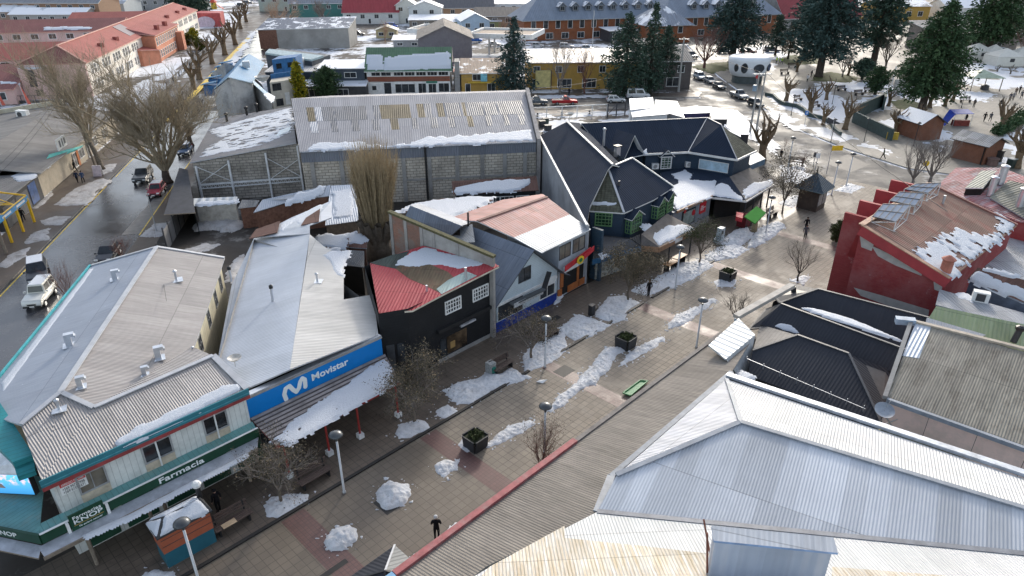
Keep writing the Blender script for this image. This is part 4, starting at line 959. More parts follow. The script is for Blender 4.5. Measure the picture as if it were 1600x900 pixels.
for x0,x1,m_ in((.055,.085,SKY2),(.09,.115,SKY3),(.117,.165,SKY1),(.168,.3,SKY1),(.33,.355,SKY1),(.358,.485,SKY2),(.515,.545,SKY2),(.55,.575,SKY1),(.6,.63,SKY2),(.635,.7,SKY1),(.71,.725,SKY2),(.73,.8,SKY1),(.805,.86,SKY1),(.865,.975,SKY1)):band(x0,x1,.52,.80,m_)
for x0,x1,m_ in((.06,.09,SKY3),(.145,.17,SKY1),(.23,.26,SKY1),(.315,.345,SKY1),(.392,.425,SKY2),(.48,.505,SKY1),(.56,.59,SKY1),(.64,.665,SKY1),(.72,.745,SKY2),(.8,.825,SKY1),(.88,.9,SKY1),(.945,.97,SKY1)):band(x0,x1,.31,.515,m_)
mb.build('translucent_sheet',whr)
WHF=Wall(wa+Vector((0,.35,0)),wb+Vector((0,.35,0)));LW=WHF.L
mb=MB();mb.prism([WHF.pt(0,7.0),WHF.pt(LW,7.0),(rb_+Vector((-.3,0,-.2))),rb_+bk+Vector((-.3,-.5,-.1)),ra+bk+Vector((.3,-.5,-.1)),ra+Vector((.3,0,-.2))],0,BLKW,False);mb.build('wall',wh)
mb=MB();mb.wbox(WHF,0,LW,5.75,7.0,0,.08,corr('grey_band',(.17,.185,.22),None,.3,.5,0,.15,3.5,9));mb.build('metal_band',wh)
for i,k in enumerate((.04,.16,.42,.53,.65,.76,.86,.95)):
 mb=MB();mb.wbox(WHF,LW*k-.25,LW*k+.25,0,5.75,0,.16,CONC);mb.build('pillar',wh)
mb=MB();mb.wbox(WHF,LW*.42,LW,2.75,3.0,0,.1,CONC);mb.build('ring_beam',wh)
mb=MB();mb.tube([WHF.pt(LW*.515,.2,.25),WHF.pt(LW*.515,7.2,.25)],.13,BLACKM,8);mb.build('drain_pipe',wh)
mb=MB();mb.prism([wb+Vector((.1,0,.35)),rb_+Vector((.1,0,.55)),rb_+Vector((.6,0,.55)),wb+Vector((.6,0,.35))],0,plain('gable_parapet',(.3,.28,.27),.8,var=.3));mb.build('parapet',wh)
roofsnow(pW,[(480,231),(500,222),(560,222),(600,228),(640,224),(668,215),(720,212),(790,206),(828,203),(832,219),(700,226),(478,236)],'ragged band of snow along the warehouse eave',.2,.7,31,2.2,.4,.25)
# left wing with truss frame
lw=thing('warehouse_annex','lower block annex left of the warehouse with striped snowy roof and white steel frame','building',(-34,90,0))
la,lb,ld=P(296,254,5.2),P(463,223,7.0),P(335,186,5.2);lc=Plane.of(la,lb,ld).pix(455,166)
RST=corr('roof_ribbed_dark',(.2,.2,.215),(.14,.14,.15),.45,.5,.1,.06,1,9,.9,.4)
mb=MB();mb.slab([la,lb,lc,ld],.12,RST,CAP);mb.build('roof',lw)
LWF=Wall(la+Vector((.2,.3,0)),lb+Vector((.2,.3,0)))
mb=MB();mb.prism([LWF.pt(0,5.0),LWF.pt(LWF.L,6.8),lc+Vector((-.1,-.3,-.2)),ld+Vector((.3,-.3,-.15))],0,BLKD,False);mb.build('wall',lw)
STW=plain('white_steel',(.62,.63,.64),.5,var=.15,dirt=(.3,.28,.26))
mb=MB()
Lh=LWF.L
for k,ht in((.03,4.7),(.33,5.2),(.68,5.9),(.985,6.6)):mb.bar(LWF.pt(Lh*k,0,.3),LWF.pt(Lh*k,ht,.3),.22,STW,.22)
mb.bar(LWF.pt(.3,2.25,.3),LWF.pt(Lh-.1,2.45,.3),.16,STW,.22);mb.bar(LWF.pt(.3,1.75,.3),LWF.pt(Lh-.1,1.95,.3),.12,STW,.12)
for a,b in((.03,.33),(.68,.985)):
 mb.bar(LWF.pt(Lh*a,2.4,.3),LWF.pt(Lh*b,4.9,.3),.07,STW);mb.bar(LWF.pt(Lh*a,4.6+a,.3),LWF.pt(Lh*b,2.5,.3),.07,STW)
for i in range(26):
 a=.02+i*.0375;mb.bar(LWF.pt(Lh*a,1.8,.3),LWF.pt(Lh*(a+.0187),2.3,.3),.05,STW);mb.bar(LWF.pt(Lh*(a+.0187),2.3,.3),LWF.pt(Lh*(a+.0375),1.8,.3),.05,STW)
mb.build('steel_frame',lw)
pL2=Plane.of(la,lb,ld)
roofsnow(pL2,[(312,246),(330,226),(352,216),(330,210),(325,203),(360,193),(455,168),(458,205),(420,222),(385,232)],'striped snow sheet across the dark ribbed annex roof',.1,.6,33,3.,.25,.18,1.0,hole=(.42,.54,1.1))
for q in((355,190),(386,180),(402,175)):
 p=pL2.pix(*q);mb=MB();mb.tube([p,p+Vector((0,0,1.0))],.18,BLACKM,8);mb.lathe(p+Vector((0,0,1.0)),[(.3,0),(.3,.25),(.1,.4)],BLACKM,8);mb.build('flue',lw)
mb=MB();mb.slab([pL2.pix(430,215)+up*3,pL2.pix(452,205)+up*3,pL2.pix(455,198)+up*3,pL2.pix(437,204)+up*3],.05,plain('pale_hatch',(.5,.6,.66),.4));mb.build('roof_hatch',lw)

# ------------------------------------------------------------ sheds in the yard
def shed(name,label,roof,mat,wallm=WOOD,th=.08,inset=.25,cat='shed',z0=0.):
 t=thing(name,label,cat,tuple(sum((Vector((p.x,p.y,z0))for p in roof),Vector())/len(roof)))
 mb=MB();mb.slab(roof,th,mat,CAP);mb.build('roof',t)
 mb=MB();mb.prism(shrink(roof,inset,th+.03),z0,wallm,False);mb.build('wall',t);return t
RUSTW=plain('rusty_timber',(.16,.08,.055),.85,var=.4,scale=3)
shed('lean_to_shed','open-fronted shed with pale corrugated lean-to roof below the annex frame',PP([(396,332,3.2),(457,313,3.6),(515,306,3.8),(516,289,4.6),(410,312,4.0)]),RM_C,RUSTW)
shed('snowy_lean_to','snow-whitened lean-to roof shed left of the tall pollard',PP([(508,352,3.0),(560,345,3.0),(556,288,4.4),(517,290,4.4)]),corr('roof_snowy_sheet',(.5,.54,.6),(.62,.65,.7),.25,.5,.1,.05),WOOD)
s_=shed('low_store','low store with long white roof edge against the annex wall',PP([(303,322,2.6),(371,318,2.6),(371,307,2.9),(302,310,2.9)]),corr('roof_white_sheet',(.55,.57,.58),None,.9,.5,0,.05),plain('pale_board',(.4,.38,.34),.7,var=.3))
shed('brick_kiln','small brick store with red door panel beside the lean-to',PP([(372,325,2.6),(400,322,2.6),(405,313,2.8),(378,312,2.8)]),corr('roof_old_grey',(.2,.2,.2),None,.2,.7,0,.2),RUSTW)
shed('snowy_outhouse','rusty roofed outhouse buried in snow behind the light grey shop roof',PP([(492,392,3.2),(545,384,3.2),(545,372,3.6),(490,380,3.6)]),RUSTR,RUSTW)
shed('grey_outhouse','outhouse with grey weathered roof over a black open side',PP([(536,413,3.0),(569,417,3.0),(569,392,3.5),(500,388,3.5),(508,408,3.0)]),corr('roof_old_grey',(.2,.2,.2),None),DKIN)
shed('red_store','small rust-red store at the foot of the pollard trunk',PP([(541,386,2.8),(573,388,2.8),(574,374,3.1),(540,372,3.1)]),RUSTR,RUSTW)
for pl,px,lab,sd in((Plane.of(*PP([(492,392,3.22),(545,384,3.22),(545,372,3.62)])),[(492,376),(500,368),(540,366),(538,386),(520,388),(494,380)],'snow lying on the rusty outhouse roof',41),(Plane.of(*PP([(536,413,3.02),(569,417,3.02),(569,392,3.52)])),[(503,388),(530,388),(548,398),(540,410),(528,412),(515,402)],'snow on the grey weathered outhouse roof',42),(Plane.of(*PP([(541,386,2.82),(573,388,2.82),(574,374,3.12)])),[(540,366),(555,362),(572,375),(565,380),(545,380)],'snow on the small rust-red store',43),(Plane.of(*PP([(396,332,3.22),(515,306,3.82),(516,289,4.62)])),[(450,318),(462,303),(505,292),(500,303),(480,312)],'snow sheet on the pale lean-to roof below the annex',44),(Plane.of(*PP([(303,322,2.62),(371,318,2.62),(371,307,2.92)])),[(304,321),(306,316),(370,312),(371,317)],'white snow strip on the low store roof',45),(Plane.of(*PP([(508,352,3.02),(560,345,3.02),(556,288,4.42)])),[(520,342),(522,300),(550,295),(552,338)],'snow glazing the lean-to roof left of the pollard',46)):
 roofsnow(pl,px,lab,.16,.5,sd)
ws=thing('snowy_workshop','black-walled workshop with snow-loaded rusty roof under the warehouse wall','building',P(770,310,0))
wsr=PP([(708,303,3.4),(842,297,3.4),(838,275,4.4),(706,283,4.4)]);mb=MB();mb.slab(wsr,.1,RUSTR);mb.build('roof',ws)
wsw=shrink(wsr,.4);mb=MB();mb.prism(wsw,0,BLK,False);mb.build('wall',ws)
WS2=Wall(wsw[0],wsw[1])
for k in(.12,.38,.55,.75):window(ws,WS2,WS2.L*k,WS2.L*k+1.6,1.6,2.8,WHITE,GLASS,3,2)
roofsnow(Plane.of(*wsr[:3]),[(707,299),(712,286),(770,281),(826,280),(829,286),(815,297),(710,304)],'thick snow on the workshop roof below the warehouse wall',.25,.4,47,1,.4)
fs=shed('snow_covered_shed','long shed wholly buried in snow behind the faded red roof',PP([(622,330,2.8),(700,341,3.0),(772,312,3.4),(690,310,3.4),(660,318,3.2)]),RUSTR,WOOD)
roofsnow(Plane(P(690,322,3.3),(0,0,1)),[(620,330),(650,318),(690,312),(735,308),(772,308),(760,318),(700,342),(660,330)],'smooth snow covering the long shed behind the faded red roof',.35,.5,48,1,.8,.3)
# ------------------------------------------------------------ market hall roofs in the right foreground
mk=thing('market_hall','large market hall with pale corrugated hipped roofs filling the right foreground','building',SN(25,-12))
RTAN=corr('roof_tan_weathered',(.25,.225,.195),(.16,.143,.127),.16,.8,0,.1,.9,9,.5,.9,spec=.25,big=.5)
RBLU=corr('roof_sky_sheet',(.49,.515,.55),(.40,.43,.48),.15,.4,.1,.17,.95,4.6,.55,.5)  # near slope of the hipped roof, sky reflection tinted into its colour
RWHT=corr('roof_white_ribbed',(.6,.6,.59),(.5,.5,.5),.15,.45,.15,.05,.95,5,.9,.4)
RFIB=corr('roof_fibre_beige',(.5,.41,.28),(.72,.7,.66),.15,.6,0,.12,.9,2.6,.8,1.0,big=.9)
RSTK=corr('roof_streaked',(.47,.48,.51),(.36,.38,.43),.15,.4,.2,.08,.5,2.2,.6,.8)
FLAS=plain('zinc_flashing',(.23,.255,.29),.6,.0,var=.25)
ST_=Plane(SN(20,-19.1,4.2),(0,0,1))
t0,t1=SN(11.0,-18.75,4.3),SN(43.6,-18.75,4.3)
dn=SN(0,1)*1.0
pT_=Plane.of(t0,t1,SN(20,-15.6,5.15))
T_in0,T_in1,T_v=pT_.pix(955,745),pT_.pix(1143,582),pT_.pix(933,801)
mb=MB();mb.slab([t0,t1,pT_.pix(1175,530),T_in1,T_in0,T_v,pT_.pix(760,885),pT_.pix(700,930)],.12,RTAN,CONC);mr=mb.build('street_roof',mk)
ez=T_in0.z
H0=P(1157,660,7.3);pFar=Plane.of(H0,P(1600,795,7.3),T_in1+Vector((0,0,.05)))
H1=P(1700,825,7.3)
G0,G1=pFar.pix(1135,592),pFar.pix(1660,768)
V0=T_v+Vector((0,0,.05));pNr=Plane.of(H0,H1,V0);V1=pNr.pix(1700,876)
E_=T_in0+Vector((0,0,.05))
mb=MB()
mb.slab([H0,H1,G1,G0],.1,RWHT,FLAS);mb.slab([H0,H1,V1,V0,pNr.pix(963,743)],.1,RBLU,FLAS);mb.slab([H0,G0,pNr.pix(963,743)],.1,RSTK,FLAS)
hr=mb.build('hipped_roof',mk)
mb=MB()
for a,b,wd in((H0,H1,.26),(H0,G0,.24),(H0,pNr.pix(963,743),.28),(T_in0,T_in1,.3),(T_in0,T_v,.4)):mb.bar(a+Vector((0,0,.06)),b+Vector((0,0,.06)),wd,FLAS,.07)
mb.build('ridge_cap',hr)
mb=MB();mb.bar(G0+Vector((.1,.3,.1)),G1+Vector((.1,.3,.1)),.4,plain('pale_gutter',(.45,.48,.52),.45,.3),.2);mb.build('gutter',hr)
mb=MB();mb.bar(V0+Vector((0,0,.03)),V1+Vector((0,0,.03)),.26,plain('valley_lead',(.16,.17,.19),.5,.3),.08);mb.build('valley_gutter',hr)
# next bay rises again towards the camera
nb=Vector((-.25,-7.5,1.9));pB2=Plane.of(V0,V1,V0+nb)
mb=MB();mb.slab([V0,V1,V1+nb,pB2.pix(640,960),pB2.pix(762,888)],.1,RWHT,FLAS);r2=mb.build('near_roof',mk)
mb=MB();up2=Vector((0,0,.02))
fx=[pB2.pix(*q)+up2 for q in((882,822),(882,841),(1000,853),(1120,867),(1113,960),(700,960),(765,886))];mb.slab(fx,.015,RFIB)
mb.slab([pB2.pix(*q)+up2 for q in((1300,886),(1480,900),(1480,960),(1300,960))],.015,RFIB);mb.build('fibre_sheets',r2)
# monitor box
c0,c1=pB2.pix(1120,900),pB2.pix(1304,915);th=2.3
mbw=corr('blue_box_sheet',(.42,.46,.53),(.36,.4,.47),.55,.35,.3,.1,1.0,9,.4,.3)
ub0,ub1=PY(1118,842,c0.y),PY(1301,860,c1.y)
mo=thing('roof_monitor','pale blue sheet-clad roof monitor box at the bottom edge of the market roof','roof monitor',tuple(c0))
mb=MB();bkv=Vector((.08,.55,.12))
mb.prism([ub0-Vector((0,0,.05)),ub1-Vector((0,0,.05)),ub1+bkv-Vector((0,0,.05)),ub0+bkv-Vector((0,0,.05))],c0.z-3.5,mbw,False);mb.build('side_sheet',mo)
mb=MB();ex=(ub1-ub0).normalized()
mb.slab([ub0-ex*.1+Vector((0,-.12,.02)),ub1+ex*.15+Vector((0,-.12,.02)),ub1+bkv+ex*.15,ub0+bkv-ex*.1],.1,corr('pale_box_roof',(.5,.52,.55),None,.4,.5,.1,.05),plain('blue_edge',(.22,.32,.5),.4));mb.build('roof',mo)
mb=MB();mb.bar(ub0+Vector((-.25,.3,0)),pB2.pix(1105,895),.07,plain('rust_bar',(.16,.06,.04),.8));mb.bar(ub0+Vector((-.25,.9,.1)),pB2.pix(1112,880),.07,MATS['rust_bar']);mb.build('stay_bar',mo)
# parapet along the street: red part, grey part
RPAR=plain('red_parapet',(.33,.1,.1),.7,var=.25,scale=2.5,dirt=(.3,.24,.22));GPAR=plain('grey_parapet',(.2,.18,.165),.85,var=.3,scale=2)
mb=MB();mb.obox(SN(11.9,-19.08,3.9),TD*12.9,ND*.34,(0,0,.58),RPAR);mb.obox(SN(24.8,-19.02,3.9),TD*17,ND*.26,(0,0,.5),GPAR);mb.obox(SN(10.5,-19.06,3.9),TD*1.38,ND*.32,(0,0,.56),plain('blue_parapet_end',(.2,.38,.55),.6));mb.build('parapet',mk)
mb=MB();mb.obox(SN(10.5,-18.98,0),TD*33.0,ND*.3,(0,0,3.9),plain('market_wall',(.3,.27,.24),.8,var=.2));mb.obox(SN(10.5,-18.66,0),TD*.3,ND*14,(0,0,4.0),MATS['market_wall']);mb.obox(SN(43.2,-18.66,0),TD*.3,ND*8,(0,0,4.0),MATS['market_wall']);mb.build('wall',mk)
# silver gable at the far end
SLV=corr('silver_sheet',(.5,.53,.55),(.42,.45,.47),.6,.3,.5,.05,1.0,6,.3,.3)
a0,a1,a2,a3,a4,a5=P(1107,539,5.3),P(1154,497,5.3),P(1180,523,5.2),P(1134,561,5.2),P(1169,582,3.2),P(1150,583,4.2)
mb=MB();mb.slab([a0,a1,a2,a3],.12,SLV,SLV);mb.face([a3,a5,a4,a2],SLV);mb.face([a1,a2,a4,Vector((a1.x,a1.y,3.8))],SLV);mb.build('end_hood',mk)
roofsnow(Plane(P(1160,582,4.6),(0,0,1)),[(1145,588),(1158,578),(1178,588),(1168,596)],'snow pocket in the corner behind the silver hood',.2,.2,51)
# ------------------------------------------------------------ black corrugated shops
bs=thing('black_roof_shops','row of shops under three black corrugated roofs between market hall and red hall','building',P(1290,520,0))
RBLK=corr('roof_black',(.04,.043,.052),(.03,.032,.04),.22,.7,.0,.06,1.0,9,.3,.4,spec=.1);RGRYT=siding('grey_tile_roof',(.17,.16,.15),.3,.7,dk=.2,var=.25)
ZR=5.6
A0,A1=P(1246,524,ZR),P(1326,553,ZR);pA=Plane.of(A0,A1,P(1172,580,4.1))
mb=MB()
mb.slab([A0,A1,pA.pix(1376,660),pA.pix(1290,632),pA.pix(1168,586),pA.pix(1176,548)],.1,RBLK,DARKF)
mb.slab([A0,pA.pix(1176,548),P(1188,507,4.2)],.1,RGRYT,DARKF)
mb.slab([A1,pA.pix(1376,660),P(1400,600,4.3),P(1385,575,4.9)],.1,RBLK,DARKF)
B0_,B1_=P(1220,475,ZR),P(1418,548,ZR);pBk=Plane.of(B0_,B1_,P(1185,512,4.3))
mb.slab([B0_,B1_,pBk.pix(1395,582),pBk.pix(1325,553),pBk.pix(1246,524),pBk.pix(1188,507)],.1,RBLK,DARKF)
C0_,C1_=P(1278,452,5.6),P(1455,498,5.6);pCk=Plane.of(C0_,C1_,P(1226,480,4.4))
mb.slab([B0_,pBk.pix(1213,511),P(1168,514,4.0),P(1196,482,4.2)],.1,RGRYT,DARKF)
mb.slab([C0_,C1_,pCk.pix(1455,530),pCk.pix(1410,548),pCk.pix(1208,478)],.1,RBLK,DARKF)
mb.slab([C0_,pCk.pix(1218,474),P(1208,462,4.6),P(1240,443,4.6)],.1,RGRYT,DARKF)
bsr=mb.build('roof',bs)
mb=MB();u1_=Vector((0,0,.05))
for a,b in((A0,A1),(A1,pA.pix(1376,660)),(A0,pA.pix(1176,548)),(B0_,B1_),(C0_,C1_),(C0_,pCk.pix(1218,474))):mb.bar(a+u1_,b+u1_,.16,plain('dark_cap',(.06,.065,.075),.4),.08)
mb.build('ridge_cap',bsr)
mb=MB();mb.prism(shrink([pA.pix(1172,580),P(1190,507,4.0),P(1206,464,4.0),P(1240,445,4.0),P(1455,500,4.6),P(1390,640,3.6),pA.pix(1376,658)],.3,.3),0,DKIN,False);mb.build('wall',bs)
mb=MB();mb.bar(P(1150,495,5.2),P(1238,446,5.6),.5,plain('signback',(.4,.37,.33),.7),.3);mb.bar(P(1150,497,4.9),P(1150,510,4.2),.2,plain('sign_blue',(.25,.35,.45),.5));mb.bar(P(1240,448,5.3),P(1240,465,4.4),.3,BLACKM);mb.build('sign_frame',bs)
mb=MB()
for k in range(8):
 p=pA.pix(1166+k*26,564+k*11+2);mb.tube([p+Vector((0,0,-.1)),p+Vector((0,0,.45))],.025,STEEL,4)
mb.bar(pA.pix(1166,566)+Vector((0,0,.3)),pA.pix(1350,645)+Vector((0,0,.3)),.03,STEEL);mb.build('snow_guard',bsr)
roofsnow(Plane.of(B0_+u1_*.5,B1_,P(1300,470,5.7)),[(1250,480),(1270,481),(1330,498),(1400,527),(1408,532),(1330,508)],'long snow strip along the black roof valley',.1,.12,52,1,.2,.1)
roofsnow(pBk,[(1209,510),(1218,504),(1236,508),(1250,521),(1240,520)],'short snow strip on the nearest black roof ridge',.08,.12,53,1,.2,.1)
ds=thing('roof_dish','large grey satellite dish on struts beside the pink gabled wall','dish',P(1385,650,4.5))
mb=MB();dc=P(1381,643,6.0);ax=Vector((-.1,-.35,.93)).normalized()
me_n=len(mb.v);mb.lathe((0,0,0),[(.03,0),(.45,.05),(.8,.17),(1.05,.32),(1.07,.36),(1.0,.33),(.6,.13),(.02,.05)],plain('dish_blue_grey',(.28,.31,.35),.45),22)
q_=Vector((0,0,1)).rotation_difference(ax)
mb.v=[tuple(q_@Vector(v)*.5+dc)for v in mb.v];mb.build('dish_bowl',ds)
mb=MB();mb.bar(dc-ax*.1,P(1395,668,4.6),.06,STEEL);mb.bar(P(1375,666,4.8),P(1402,655,4.9),.05,STEEL);mb.bar(P(1372,672,4.7),P(1396,668,4.7),.05,plain('brass',(.3,.25,.1),.5));mb.bar(dc,dc+ax*.9+Vector((.2,.2,0)),.03,STEEL);mb.build('strut',ds)
# ------------------------------------------------------------ tan gable building, right
tg=thing('pink_wall_building','building with mottled tan corrugated roof and peeling pink rendered wall','building',P(1500,640,0))
RMOT=corr('roof_mottled_tan',(.31,.285,.235),(.2,.185,.16),.14,.8,0,.1,.9,4.4,.8,1.0,rust=(.09,.07,.055),rk=.45,big=.6)
k0_,k1_,k2_=P(1385,621,6.2),P(1447,506,7.6),P(1640,712,6.2);pK=Plane.of(k0_,k1_,k2_)
mb=MB();mb.slab([k0_,pK.pix(1432,505),pK.pix(1640,560),pK.pix(1640,712)],.14,RMOT,CONC);tr=mb.build('roof',tg)
mb=MB();mb.slab([pK.pix(*q)+Vector((0,0,.02))for q in((1430,506),(1456,508),(1436,560),(1410,556))],.02,corr('roof_clean_sheet',(.52,.57,.64),None,.22,.35,.3,.03));mb.build('new_sheet',tr)
mb=MB();mb.bar(pK.pix(1425,502)+u1_,pK.pix(1640,556)+u1_,.3,plain('tan_flashing',(.36,.31,.25),.7),.12);mb.bar(pK.pix(1399,500),pK.pix(1430,503),.5,plain('blue_grey_end',(.26,.33,.42),.5),.4);mb.bar(k0_+Vector((-.1,0,0)),pK.pix(1425,505)+Vector((-.1,0,0)),.25,CONC,.25);mb.bar(k0_+Vector((0,-.1,-.1)),pK.pix(1640,712)+Vector((0,-.1,-.1)),.22,FLAS,.25);mb.build('verge',tr)
PINK=plain('pink_render',(.85,.64,.57),.85,var=.08,scale=.8,dirt=(.34,.33,.28),dk=.4)
mb=MB();mb.prism([k0_+Vector((.35,.3,-.15)),pK.pix(1640,712)+Vector((0,.3,-.15)),pK.pix(1640,560)+Vector((0,-.3,-.2)),pK.pix(1432,505)+Vector((.2,-.4,-.2))],0,PINK,False);mb.build('wall',tg)
WPk=Wall(k0_+Vector((.35,.3,0)),pK.pix(1640,712)+Vector((0,.3,0)))
for k in(2.2,4.6,6.9):panel(tg,'crack_joint',WPk,k,k+.025,0,6,DARKF,.004)
mb=MB();mb.wbox(WPk,-.2,WPk.L,0,WPk.at(1480,705)[1],0,.25,plain('mossy_plinth',(.2,.19,.13),.9,var=.3));mb.build('plinth',tg)
# green roof lean-to and others behind
gl=thing('green_sheet_roof','low building with faded green translucent sheet roof behind the tan roof','building',P(1540,510,0))
RGN=corr('roof_faded_green',(.25,.31,.17),(.34,.38,.26),.25,.6,0,.15,1.0,2.4,.5,.7)
gp=Plane.of(P(1455,480,6.2),P(1640,520,6.2),P(1448,502,5.6))
mb=MB();mb.slab([gp.pix(1463,478),gp.pix(1640,515),gp.pix(1640,560),gp.pix(1448,502)],.1,RGN);mb.slab([gp.pix(*q)+u1_ for q in((1448,497),(1540,524),(1526,530),(1446,504))],.03,RWHT);mb.build('roof',gl)
mb=MB();mb.prism(shrink([gp.pix(1463,478),gp.pix(1640,515),gp.pix(1640,560),gp.pix(1448,502)],.2,.15),0,CONC,False);mb.build('wall',gl)
mb=MB();p=gp.pix(1583,535);mb.tube([p,p+Vector((.3,.2,.9))],.2,BLACKM,8);mb.lathe(p+Vector((.3,.2,.9)),[(.3,0),(.3,.2),(.1,.3)],BLACKM,8);mb.build('flue',gl)
cs=thing('flat_grey_roof','flat grey sheet roof with white air conditioner behind the green roof','building',P(1530,470,0))
fp=Plane(P(1530,460,5.2),(0,0,1))
mb=MB();mb.slab([fp.pix(1468,452),fp.pix(1640,500),fp.pix(1640,522),fp.pix(1462,476)],.12,corr('roof_flat_grey',(.33,.34,.36),None,.3,.5,.1,.12),FLAS);mb.build('roof',cs)
mb=MB();mb.prism(shrink([fp.pix(1468,452),fp.pix(1640,500),fp.pix(1640,522),fp.pix(1462,476)],.15),0,plain('pale_wall',(.45,.5,.55),.6,var=.2),False);mb.build('wall',cs)
mb=MB();p=fp.pix(1530,470);mb.box(p+Vector((0,0,.4)),(1.1,.6,.8),WHITE,-.5);mb.box(p+Vector((-.16,-.27,.4)),(.6,.03,.6),DARKF,-.5);mb.build('air_conditioner',cs)
roofsnow(fp,[(1490,462),(1505,456),(1530,465),(1520,474)],'thin snow on the flat grey roof by the air conditioner',.1,.5,54,.5)
sr=thing('snowy_long_roof','long blue-walled shed with snow-covered roof beside the red hall','building',P(1580,440,0))
sp_=Plane.of(P(1512,432,5.5),P(1640,492,5.5),P(1524,424,6.0))
mb=MB();mb.slab([sp_.pix(1512,436),sp_.pix(1640,490),sp_.pix(1640,448),sp_.pix(1528,418)],.12,RUSTR,FLAS);mb.build('roof',sr)
mb=MB();mb.prism(shrink([sp_.pix(1512,436),sp_.pix(1640,490),sp_.pix(1640,448),sp_.pix(1528,418)],.2),0,plain('slate_blue_wall',(.09,.11,.15),.6),False);mb.build('wall',sr)
roofsnow(sp_,[(1515,436),(1530,424),(1570,440),(1640,470),(1640,485),(1560,456)],'snow sheet on the long shed roof beside the red hall',.25,.3,55,1,.3)
roofsnow(sp_,[(1528,420),(1545,420),(1590,432),(1585,436)],'thin upper snow strip on the long shed roof',.2,.2,56)
# ------------------------------------------------------------ red brick hall with solar panels
rh=thing('red_hall','red painted brick hall with stepped fin walls and rusty snow-edged roof','building',P(1400,400,0))
RBRK=brick('red_painted_brick',(.26,.035,.04),(.3,.05,.05),(.22,.06,.055),.3,.11,ms=.012,patch=(.42,.4,.39),pk=.45,pa=.6,pb=.66,dirt=(.36,.17,.16),dk=.5);RPL=plain('red_plaster',(.33,.045,.05),.7,var=.15,scale=1.2)
RRST=corr('roof_rust_sheet',(.27,.17,.13),(.2,.115,.09),.3,.7,0,.22,1.0,3.3,.5,.7,rust=(.25,.06,.05),rk=.5)
Zh,Zl=8.6,6.0
V_a=P(1346,352,Zh);V_d=P(1452,287,Zh);V_b=P(1484,436,Zl);pH=Plane.of(V_a,V_d,V_b);V_c=pH.pix(1589,352)
mb=MB();mb.slab([V_a,V_d,V_c,V_b],.15,RRST,plain('tan_edge',(.4,.24,.16),.7));hrf=mb.build('roof',rh)
out=(V_a-V_d);out.z=0;out.normalize()
mb=MB();mb.prism([V_a+Vector((.1,.15,-.16))-out*.2,V_b+Vector((-.1,.2,-.16))-out*.2,V_c+Vector((-.2,.1,-.2)),V_d+Vector((0,-.2,-.2))],0,RBRK,False);mb.build('wall',rh)
fd=(V_b-V_a)
mb=MB();mb.prism([V_a+out*.18+Vector((0,0,.12)),V_b+out*.18+Vector((0,0,.12)),V_b-out*.2+Vector((0,0,.12)),V_a-out*.2+Vector((0,0,.12))],Zl-.2,RPL)
mb.v=[(x,y,(z if z>Zl-.19 else Zl-.2))for x,y,z in mb.v]
mb=MB();mb.bar(V_a+Vector((0,0,-.35)),V_b+Vector((0,0,-.35)),.4,RPL,.9);mb.bar(V_a+Vector((0,0,.1)),V_b+Vector((0,0,.1)),.45,MATS['tan_edge'],.07);mb.build('verge_band',rh)
mb=MB();mb.bar(V_a+Vector((0,0,.06)),V_d+Vector((0,0,.06)),.5,MATS['tan_edge'],.1);mb.bar(V_d+Vector((0,0,.06)),V_c+Vector((0,0,.06)),.35,plain('red_cap',(.24,.1,.08),.7),.15);mb.build('ridge_cap',hrf)
RHW=Wall(V_a-out*.2+Vector((.1,.15,0)),V_b-out*.2+Vector((-.1,.2,0)));mb=MB();GPL=plain('bare_plaster',(.4,.38,.36),.9,var=.15)
for q in([(1343,364),(1352,366),(1366,380),(1362,392),(1346,386)],[(1362,384),(1376,390),(1400,402),(1442,424),(1440,431),(1398,414),(1372,400)],[(1459,440),(1474,444),(1470,456),(1460,452)],[(1334,449),(1380,462),(1452,484),(1450,496),(1400,482),(1345,462)]):
 mb.face([RHW.pt(*RHW.at(*k),.03)for k in q],GPL)
mb.build('bare_plaster',rh)
# stepped fins along the street front, sloping buttress
fdir=(V_d-V_a);fdir.z=0;fdir.normalize();fo=Vector((-fdir.y,fdir.x,0))
if fo.dot(CO-V_a)>0 and False:fo=-fo
fo=fo if fo.x<0 else-fo
Lf=(V_d-V_a).length
for i,(px,py,qx,qy)in enumerate(((1320,332,1360,342),(1343,313,1380,322),(1369,296,1404,304),(1392,281,1426,289))):
 tp=P(px,py,8.3);b=V_a+fdir*(Lf*(i*.26+.01));
 a_out=Vector((tp.x,tp.y,0));a_in=b+fo*-.3
 a_in=a_out+(-fo)*2.6
 mb=MB();e_=fdir*.35
 mb.prism([a_out+Vector((0,0,8.3)),a_in+Vector((0,0,8.3)),a_in+e_+Vector((0,0,8.3)),a_out+e_+Vector((0,0,8.3))],0,RBRK if i==0 else RPL);mb.build('fin_wall',rh)
mb=MB();bt=V_a+out*.05;b0=P(1302,442,0);
mb.face([bt+Vector((0,0,-.1)),b0,P(1326,449,0),V_a+(V_b-V_a)*.06+Vector((0,0,-.3))+out*.12],RPL);mb.face([bt+Vector((0,0,-.1)),b0,b0+fdir*.9,bt+fdir*.9],RPL);mb.build('buttress',rh)
mb=MB();p=pH.pix(1477,424);mb.lathe(p+Vector((0,0,-.3)),[(.42,0),(.42,1.1),(.36,1.3)],plain('clay_flue',(.36,.14,.1),.8),10);mb.lathe(p+Vector((0,0,1.0)),[(.5,0),(.55,.1),(.1,.4)],MATS['clay_flue'],10);mb.build('chimney',rh)
mb=MB();p=pH.pix(1473,318);mb.tube([p,p+Vector((0,0,.8))],.12,STEEL,6);mb.build('flue',rh)
